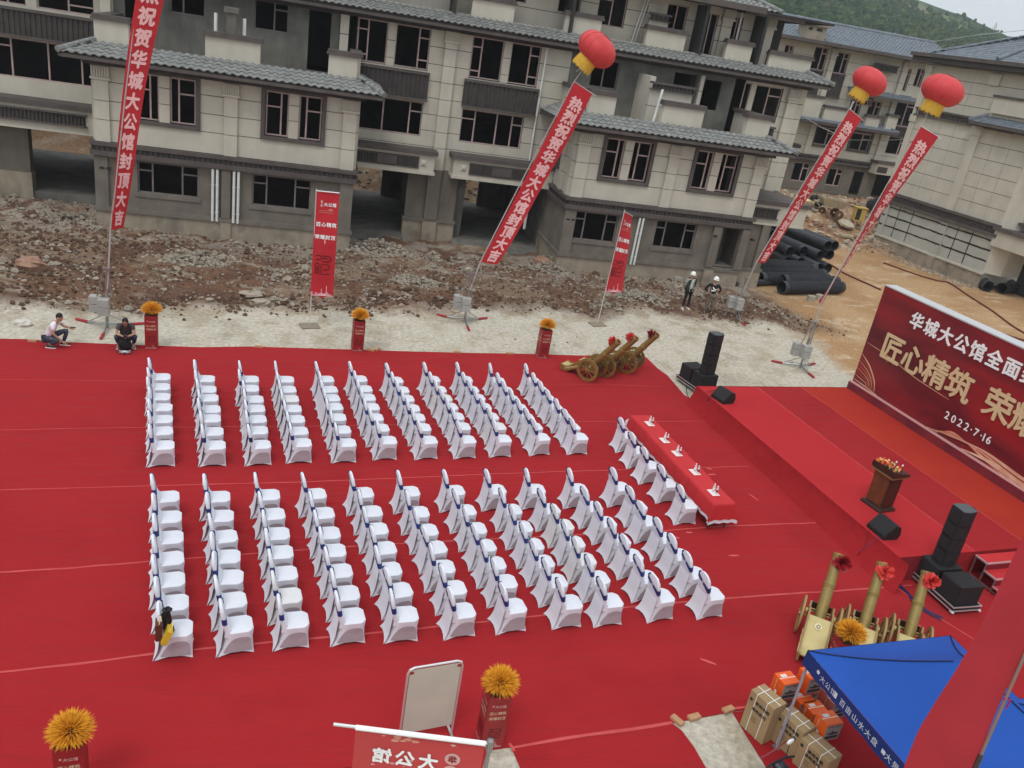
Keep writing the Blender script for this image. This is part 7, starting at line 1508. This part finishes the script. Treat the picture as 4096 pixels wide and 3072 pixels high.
# canopy A: its left edge (local -Y after turning) carries the lettering
A_, B_ = G(3232,2603,2.1), G(3802,2543,2.1); az = math.atan2(B_.y-A_.y, B_.x-A_.x); Hh = (B_-A_).length/2
dirA = Vector((math.cos(az), math.sin(az), 0)); cen = A_+dirA*Hh+Vector((dirA.y,-dirA.x,0))*Hh
canopy(cen.x, cen.y, az, Hh, 2.08, 3.05, 'blue pop-up canopy with white lettering on its navy valance', (3, [(-.86,'大公馆',.12),(-.14,'百亩山水大盘',.13),(.84,"大景'醉'美景",.13)]))
p = G(4048,2769,2.2); canopy(p.x+1.38, p.y-1.50, az-R(3), 1.5, 2.08, 3.05, 'second blue canopy at the bottom right corner, behind the near banner pole')

# ------------------------------------------------------------------ cartons under the canopy
def carton(c, rz, w, d, h, lab, kind):
    t = thing('cardboard_box' if kind == 'brown' else 'appliance_box', lab, 'box', c, rz, 'brown cartons' if kind == 'brown' else 'orange appliance boxes')
    hw, hd = w/2, d/2
    if kind == 'brown':
        MB().bbox(-hw,hw,-hd,hd,0,h,.006).build('carton', M_card, t)
        st_ = mat('white_strapping',(.75,.74,.70),.5)
        for x in (-w*.22, w*.22): MB().box(x-.006,x+.006,-hd-.004,-hd,0,h).build('strap', st_, t); MB().box(x-.006,x+.006,-hd,hd,h,h+.004).build('strap', st_, t)
        MB().box(-hw,hw,-.008,.008,h+.004,h+.007).build('strap', st_, t)
        F = Matrix(((1,0,0,0),(0,0,-1,-hd-.003),(0,1,0,0),(0,0,0,1))); ink = mat('black_print',(.03,.025,.02),.8)
        mb = MB(); text_flat(mb, '家用电器', .075, F @ Matrix.Translation((.05,h*.80,0)), .03); mb.box(-hw+.03,-hw+.085,h*.80-.03,h*.80+.03,0,.001,F); mb.build('print', ink, t); mb = MB(); text_flat(mb, '茶吧系列', .075, F @ Matrix.Translation((.02,h*.62,0)), .03); mb.build('print', ink, t)
        mb = MB()
        for k in range(6): mb.box(-hw*.35,-hw*.35+.12-.02*(k%3),h*.45-k*.02,h*.45-k*.02+.005,0,.001,F)
        mb.build('small_print', mat('faded_print',(.2,.14,.08),.8), t)
    else:
        MB().bbox(-hw,hw,-hd,hd,0,h,.004).build('carton', M_orange if kind != 'dull' else mat('dusty_pink_card',(.50,.17,.13),.6), t)
        MB().box(hw,hw+.002,-hd+.004,hd-.004,.004,h*.93).build('grey_face', M_greyprint, t)
        FL = Matrix(((1,0,0,0),(0,0,-1,-hd-.002),(0,1,0,0),(0,0,0,1))); FR = Matrix(((0,0,1,hw+.003),(1,0,0,0),(0,1,0,0),(0,0,0,1)))
        mb = MB(); text_flat(mb, 'SUPOR 苏泊尔', .034, FL @ Matrix.Translation((-hw*.30,h*.60,0)) @ Matrix.Rotation(R(90),4,'Z'), .02); mb.build('lettering', mat('pale_orange_print',(.85,.55,.42),.6), t)
        mb = MB(); mb.add([(.0+.03*math.cos(q_), h*.2+.045*math.sin(q_)*(1+.3*math.sin(3*q_)), 0) for q_ in [k*TAU/12 for k in range(12)]], [tuple(range(12))], FL); mb.build('white_picture', M_whiteink, t)
        mb = MB(); text_flat(mb, 'SUPOR 苏泊尔', .038, FR @ Matrix.Translation((0,h*.84,0)), .025); mb.build('lettering', mat('maroon_print',(0,0,0)), t)
        mb = MB(); mb.add([(x*hd*.75, h*.45+y*h*.12, 0) for x, y in ((-.9,-.5),(-.2,-1),(.9,-.6),(1,.1),(.3,.3),(.1,1),(-.2,1),(-.3,.2),(-.9,.1))], [tuple(range(9))], FR); mb.box(-hd*.8,hd*.8,h*.10,h*.28,0,.0006,FR); mb.build('pan_picture', mat('dark_print',(.045,.035,.04),.6), t)
        MB().box(-hw*.6,-hw*.15,-hd*.6,hd*.1,h,h+.002).build('top_label', mat('pale_label',(.72,.66,.64),.6), t); MB().box(-.01,.01,-hd,hd,h,h+.0015).build('tape', mat('pale_orange_print',(0,0,0)), t)
    return t
cz = R(-68)
def onz(px, py, z): p = G(px, py, z); return (p.x, p.y)
c1 = onz(3075,2790,.80); c2 = onz(3190,2880,.62); c3 = onz(3285,2990,.55)
carton((*c1,.03), cz, .50,.34,.80, 'tallest brown strapped carton, leftmost of the pile', 'brown'); carton((*c2,.03), cz, .52,.34,.62, 'middle brown strapped carton with a white label', 'brown'); carton((*c3,.03), cz, .56,.36,.55, 'right brown strapped carton, an orange box standing on it', 'brown')
OB = [((3150,2712),.95,'orange box with its flap open, far left of the pile',0),((3250,2690),1.02,'upper orange box beside the canopy leg',0),((3213,2788),.62,'orange box below the upper one, behind the middle carton',0),((3264,2830),.62,'orange box in the middle of the pile row',0),((3320,2872),.82,'foremost orange box standing on the right brown carton',0),((3312,2745),.62,'dusty pink box at the back of the pile, left',1),((3345,2790),.58,'dusty pink box at the back of the pile, nearer',1)]
for (px, py), z, lab, dull in OB:
    x, y = onz(px, py, z); zz = z-.30
    if zz > .08:
        for k in range(int(zz/.30)+0): pass
    carton((x,y,max(.03,zz-.04)), cz-R(14), .29,.34,.35, lab, 'dull' if dull else 'orange')
# hidden supporting boxes below the upper layer
for (px, py), z, lab in (((3150,2712),.62,'orange box under the open one'),((3250,2690),.70,'orange box under the upper one by the canopy leg')):
    x, y = onz(px, py, z+.3); carton((x,y,z-.36), cz-R(14), .29,.34,.30, lab, 'orange')
    carton((x,y,.03), cz-R(14), .30,.35,max(.2,z-.40), lab.replace('under','at ground level under'), 'orange')
for (px, py), z, lab in (((3213,2788),.31,'orange box on the ground below the middle row'),((3264,2830),.31,'orange box on the ground beneath the middle of the pile'),((3312,2745),.31,'dusty pink box on the ground at the back'),((3345,2790),.27,'nearer dusty pink box on the ground at the back')):
    x, y = onz(px, py, z+.31); carton((x,y,.03), cz-R(14), .29,.34,z-.08, lab, 'dull' if 'dusty' in lab else 'orange')
# red scooter, only its top in view
p = G(3120,3055,1.0); sc = thing('scooter', 'dark red scooter at the bottom edge, only handlebar, screen and mirror in view', 'scooter', (p.x,p.y,.02), R(20))
M_sc = mat('dark_red_gloss',(.16,.008,.015),.25,spec=.7)
mb = MB(); ball(mb, (0,-.10,.72), (.22,.24,.22), 14); ball(mb, (-.28,-.15,.72), (.10,.10,.10), 10); mb.build('front_cowl', M_sc, sc, smooth=True, kind='stuff')
MB().bbox(-.11,.11,-.10,.05,.93,.97,.01).build('instrument_panel', M_black, sc); MB().box(-.085,.085,-.08,.03,.971,.975).build('screen', mat('dark_glass',(.02,.025,.03),.08,spec=.8), sc)
MB().tube([(-.36,.02,.95),(-.15,.05,.98),(.15,.05,.98),(.36,.02,.95)], .018, 8).build('handlebar', M_black, sc); MB().tube([(.2,.06,.97),(.30,.12,1.12)], .008, 5).build('mirror_stem', M_black, sc); mb = MB(); ball(mb, (.33,.14,1.15), (.085,.02,.05), 12); mb.build('mirror', M_whiteink, sc, smooth=True)
MB().tube([(-.25,.18,1.02),(.05,.16,1.10),(.32,.2,1.10)], .012, 6).build('canopy_rail', M_sc, sc); MB().lathe([(.14,-.05),(.24,-.05),(.24,.05),(.14,.05),(.14,-.05)], 18, TM((0,.15,.24), ry=R(90))).build('wheel', M_black, sc); MB().lathe([(.14,-.05),(.24,-.05),(.24,.05),(.14,.05),(.14,-.05)], 18, TM((0,-1.0,.24), ry=R(90))).build('wheel', M_black, sc); MB().bbox(-.14,.14,-1.1,-.35,.35,.75,.05).build('seat', M_black, sc)

# ------------------------------------------------------------------ black pipes
def pipe_mesh(L_, r, ribs=True):
    mb = MB(); prof = [(r*.90,.6),(r*.93,.0),(r*1.0,0),(r*1.0,.28)]; n = int((L_-.5)/.085)
    if ribs:
        for k in range(n): z = .30+k*.085; prof += [(r*.93,z),(r*.93,z+.03),(r*1.03,z+.042),(r*1.03,z+.072)]
    else: prof += [(r,L_*.5)]
    prof += [(r*.98,L_-.02),(r*.98,L_),(r*.90,L_),(r*.90,L_-.6)]
    mb.lathe(prof, 20); return mb.mesh('pipe_wall', M_pipe)
PM = {}
def pipe(a, b_, r, lab, ribs=True, grp='big black drainage pipes'):
    a, b_ = Vector(a), Vector(b_); L_ = round((b_-a).length*2)/2; k = (L_, r, ribs)
    if k not in PM: PM[k] = pipe_mesh(L_, r, ribs)
    o = D.objects.new('drainage_pipe', PM[k]); COL.objects.link(o); o.matrix_world = Matrix.Translation(a) @ (b_-a).to_track_quat('Z','Y').to_matrix().to_4x4(); tag(o, lab, 'pipe', grp); return o
g = .05
pipe((22.2,41.3,.38+g),(28.7,42.1,.35+g),.33,'ribbed black pipe lying farthest back of the six near ones')
pipe((22.3,40.5,.38+g),(28.3,41.5,.35+g),.34,'second farthest of the six near black pipes, ribbed')
pipe((23.0,39.3,.36+g),(28.2,40.6,.34+g),.34,'third farthest of the six near black pipes')
pipe((23.2,38.6,.34+g),(28.2,39.8,.34+g),.33,'fourth farthest of the six near black pipes, its open end by the third banner pole')
pipe((24.5,38.5,.34+g),(28.3,39.35,.34+g),.33,'short second nearest black pipe')
pipe((23.75,37.2,.33+g),(28.3,38.45,.33+g),.33,'nearest black pipe, resting on two pale blocks')
for i, (x, y, z, dx) in enumerate(((29.8,42.5,.3,0),(29.1,42.3,.3,0),(29.4,43.6,.3,0),(28.4,43.3,.3,0),(29.5,43.2,.85,.4),(30.5,43.7,.85,0),(28.8,43.9,.85,0),(30.1,43.6,1.4,.2),(30.7,43.8,1.4,.1),(27.6,43.4,.85,0),(27.5,43.2,.3,0))):
    pipe((x,y,z+g),(x-1.0-dx,y+6.9,z+g),.30 if z < .8 else .31, f'black pipe of the rear stack, {("bottom row, far right","bottom row, second from right","bottom row, set back","bottom row, left","middle row, centre","middle row, far right","middle row, left of centre","top row, left","top row, right end","middle row, leftmost","bottom row, leftmost")[i]}', ribs=i in (6,2,9), grp='rear stack of black pipes')
for i, (a, b_) in enumerate((((20.9,39.7,.62),(24.2,39.6,.25)),((20.5,38.7,.42),(24.0,39.3,.2)),((19.7,37.5,.2),(23.2,39.2,.2)),((20.1,37.35,.2),(23.5,38.8,.2)),((20.6,37.3,.25),(23.8,38.6,.25)))):
    pipe(a, b_, .16, f'thin smooth black pipe by the house corner, {("topmost","second from top","lowest left","lowest middle","lowest right")[i]}', False, 'thin black pipes by the house corner')
for i, (x, y, az_) in enumerate(((41.0,42.1,.3),(41.9,42.0,-.5),(43.2,42.2,.2),(42.2,43.6,1.1),(43.4,43.5,-.2))):
    pipe((x,y,.36),(x+1.3*math.cos(az_+.9),y+1.3*math.sin(az_+.9),.36),.33, f'short black pipe piece before the panelled house, {("leftmost","second, its mouth facing us","third with a torn rim","upright ring behind the others","rightmost")[i]}', False, 'short pipe pieces')
mh = thing('pipe_fitting', 'round black junction fitting lying on top of the rear pipe stack', 'pipe fitting', (27.3,46.0,1.15), .4); MB().lathe([(.25,0),(.36,0),(.36,.25),(.40,.27),(.40,.5),(.32,.5),(.30,.1)], 18, TM(rx=R(70))).build('ring', M_pipe, mh); MB().box(-.34,.34,-.02,.02,-.06,.06, TM((0,-.3,.1), rx=R(70))).build('bar', M_pipe, mh); MB().tube([(.3,0,.2),(.6,0,.25)], .12, 10).build('stub', M_pipe, mh)
# ------------------------------------------------------------------ rubble heap behind, with equipment
random.seed(44); mbs = {'stone': MB(), 'chip': MB(), 'clod': MB()}
for k in range(2600):
    x = random.uniform(27,52); y = random.uniform(49.5,65); s = random.choice((.12,.18,.25,.4))*random.uniform(.7,1.5); stone(mbs[random.choice(('stone','stone','chip','clod'))], x, y, hz(x,y)+s*.1, s, random.uniform(.2,.6))
for k in range(900):
    x = random.uniform(-12,14); y = random.uniform(50.5,58); s = random.uniform(.1,.35); stone(mbs[random.choice(('stone','chip'))], x, y, hz(x,y)+s*.1, s, .4)
for k in range(700):                                                     # debris along the foot of the panelled house
    t = random.uniform(-4.3,5.5); W_ = Vector((math.cos(R(98.3)), math.sin(R(98.3)),0)); N_ = Vector((-W_.y, W_.x, 0)); q = G(3714,1075)+W_*t+N_*random.uniform(.1,1.3)**1.3; s = random.uniform(.05,.2); stone(mbs[random.choice(('stone','chip'))], q.x, q.y, hz(q.x,q.y)+.02, s, .4)
M_dstone = mat('tan_rubble',(.40,.30,.20),.95,(.26,.17,.11),1.6,.5,12,c3=(.50,.42,.32))
tag(mbs['stone'].build('heap_stones', M_dstone), 'tan stones of the rubble heap before the farther houses', 'rubble', kind='stuff'); tag(mbs['chip'].build('heap_concrete_chips', mat('pale_broken_concrete',(0,0,0))), 'pale concrete chips in the rubble heap before the farther houses', 'rubble', kind='stuff'); tag(mbs['clod'].build('heap_clods', mat('red_brown_clod',(.20,.10,.06),.95,(.28,.16,.10),2,.4,15)), 'red-brown clods in the rubble heap before the farther houses', 'rubble', kind='stuff')
def slab(px, py, z, s, rx, rz, lab, m=None):
    p = G(px, py, z); mb = MB(); rr = random.Random(px); pts = [(s*math.cos(TAU*k/7)*rr.uniform(.7,1.2), s*.6*math.sin(TAU*k/7)*rr.uniform(.7,1.2)) for k in range(7)]; mb.prism(pts, -.08, .08); o = mb.build('broken_slab', m or mat('pale_slab',(.56,.50,.38),.9,(.46,.40,.30),2,.3,20)); o.location = (p.x,p.y,hz(p.x,p.y)+.35); o.rotation_euler = (rx,.1,rz); tag(o, lab, 'slab', 'broken slabs in the rubble heap')
slab(3255,850,1.3,1.0,.7,.2,'largest pale slab on the rubble heap behind the dump cart'); slab(3270,812,1.5,.7,1.0,.5,'pointed pale slab at the top of the rubble heap'); slab(3195,865,1.0,.6,.3,-.3,'yellowish board propped left of the compressor', mat('yellowish_board',(.60,.47,.26),.8)); slab(3320,860,1.0,.6,.2,1.0,'flat slab right of the largest one'); slab(3370,948,.2,.8,.5,.3,'pale slab lying below the yellow cabinet'); slab(3495,925,.3,.8,.6,1.2,'pale boulder slab beside the panelled house corner')
p = G(3300,910,.6); dc = thing('dump_cart', 'dusty beige three-wheeled dump cart among the rubble', 'dump cart', (p.x,p.y,hz(p.x,p.y)), R(-12)); M_beige = mat('dusty_beige_paint',(.42,.35,.23),.8,(.34,.28,.18),3)
MB().add([(-.7,-.45,.75),(.7,-.45,.75),(.7,.45,.75),(-.7,.45,.75),(-1.0,-.6,1.35),(1.0,-.6,1.25),(1.0,.6,1.25),(-1.0,.6,1.35)], [(3,2,1,0),(0,1,5,4),(1,2,6,5),(2,3,7,6),(3,0,4,7)]).build('skip', M_beige, dc); MB().add([(-.9,-.5,1.2),(.9,-.5,1.12),(.9,.5,1.12),(-.9,.5,1.2)],[(0,1,2,3)]).build('load', M_clod, dc)
for x in (-.35,.0,.35,.7): MB().box(x-.03,x+.03,-.56,-.52,.8,1.25).build('rib', M_beige, dc)
for x, y in ((.55,-.5),(.55,.5),(-.6,0)): MB().lathe([(.12,-.09),(.30,-.08),(.32,0),(.30,.08),(.12,.09),(.12,-.09)], 16, TM((x,y,.32), rx=R(90))).build('wheel', M_clod, dc)
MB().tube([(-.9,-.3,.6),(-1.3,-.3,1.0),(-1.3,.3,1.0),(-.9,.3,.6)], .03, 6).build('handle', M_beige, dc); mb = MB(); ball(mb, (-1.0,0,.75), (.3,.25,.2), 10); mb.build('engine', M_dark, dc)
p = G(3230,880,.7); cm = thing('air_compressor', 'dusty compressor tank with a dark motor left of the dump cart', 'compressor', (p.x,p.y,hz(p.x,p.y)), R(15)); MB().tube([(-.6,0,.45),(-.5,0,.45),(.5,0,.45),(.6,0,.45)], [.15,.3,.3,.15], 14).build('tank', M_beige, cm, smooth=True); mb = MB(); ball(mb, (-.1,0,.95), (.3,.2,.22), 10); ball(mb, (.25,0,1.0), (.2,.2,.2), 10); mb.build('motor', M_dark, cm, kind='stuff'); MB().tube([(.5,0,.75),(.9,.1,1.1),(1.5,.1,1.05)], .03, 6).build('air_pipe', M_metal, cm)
p = G(3407,945,.2); yc = thing('electric_cabinet', 'yellow electric cabinet on thin legs beside the rubble heap', 'cabinet', (p.x,p.y,hz(p.x,p.y)), R(-10)); MB().bbox(-.4,.4,-.28,.28,.6,1.5,.02).build('cabinet', mat('yellow_cabinet_paint',(.55,.38,.10),.6), yc); MB().box(-.46,.46,-.36,.34,1.5,1.56).build('canopy_lid', mat('yellow_cabinet_paint',(0,0,0)), yc)
MB().box(-.34,.0,-.30,-.28,.66,1.44).build('open_bay', M_dark, yc)
for x in (-.35,.35): MB().tube([(x,0,-.1),(x,0,.6)], .03, 6).build('leg', M_metal, yc)
p = G(3455,905,.4); o = MB().lathe([(.2,0),(.42,0),(.42,.9),(.2,.9)], 18, TM(rx=R(70))).build('drum', M_pipe); o.location = (p.x,p.y,hz(p.x,p.y)+.4); tag(o, 'black ribbed drum right of the yellow cabinet', 'drum')
tr = thing('tricycle_frame', 'dusty light cart frame with small wheels below the yellow cabinet', 'cart', tuple(G(3370,965,.1)[:2])+(0,), R(-20)); MB().bbox(-.6,.6,-.35,.35,.45,.62,.03).build('tray', M_beige, tr)
for sx in (-.45,.45): MB().lathe([(.05,-.05),(.22,-.05),(.22,.05),(.05,.05)], 12, TM((sx,-.32,.22), rx=R(90))).build('wheel', M_clod, tr); MB().lathe([(.05,-.05),(.22,-.05),(.22,.05),(.05,.05)], 12, TM((sx,.32,.22), rx=R(90))).build('wheel', M_clod, tr)
# ------------------------------------------------------------------ haze over the valley
def haze():
    mb = MB().box(-330, 700, -60, 800, -3.5, 112); o = mb.build('haze', None); o.data.materials.clear()
    m = D.materials.new('valley_haze'); m.use_nodes = True; t = m.node_tree; t.nodes.clear(); ou = t.nodes.new('ShaderNodeOutputMaterial'); v = t.nodes.new('ShaderNodeVolumePrincipled'); v.inputs['Color'].default_value = (.84,.93,1.0,1); v.inputs['Density'].default_value = HAZE; v.inputs['Anisotropy'].default_value = .2
    t.links.new(v.outputs['Volume'], ou.inputs['Volume']); o.data.materials.append(m); o['kind'] = 'stuff'
HAZE = .00032
haze()
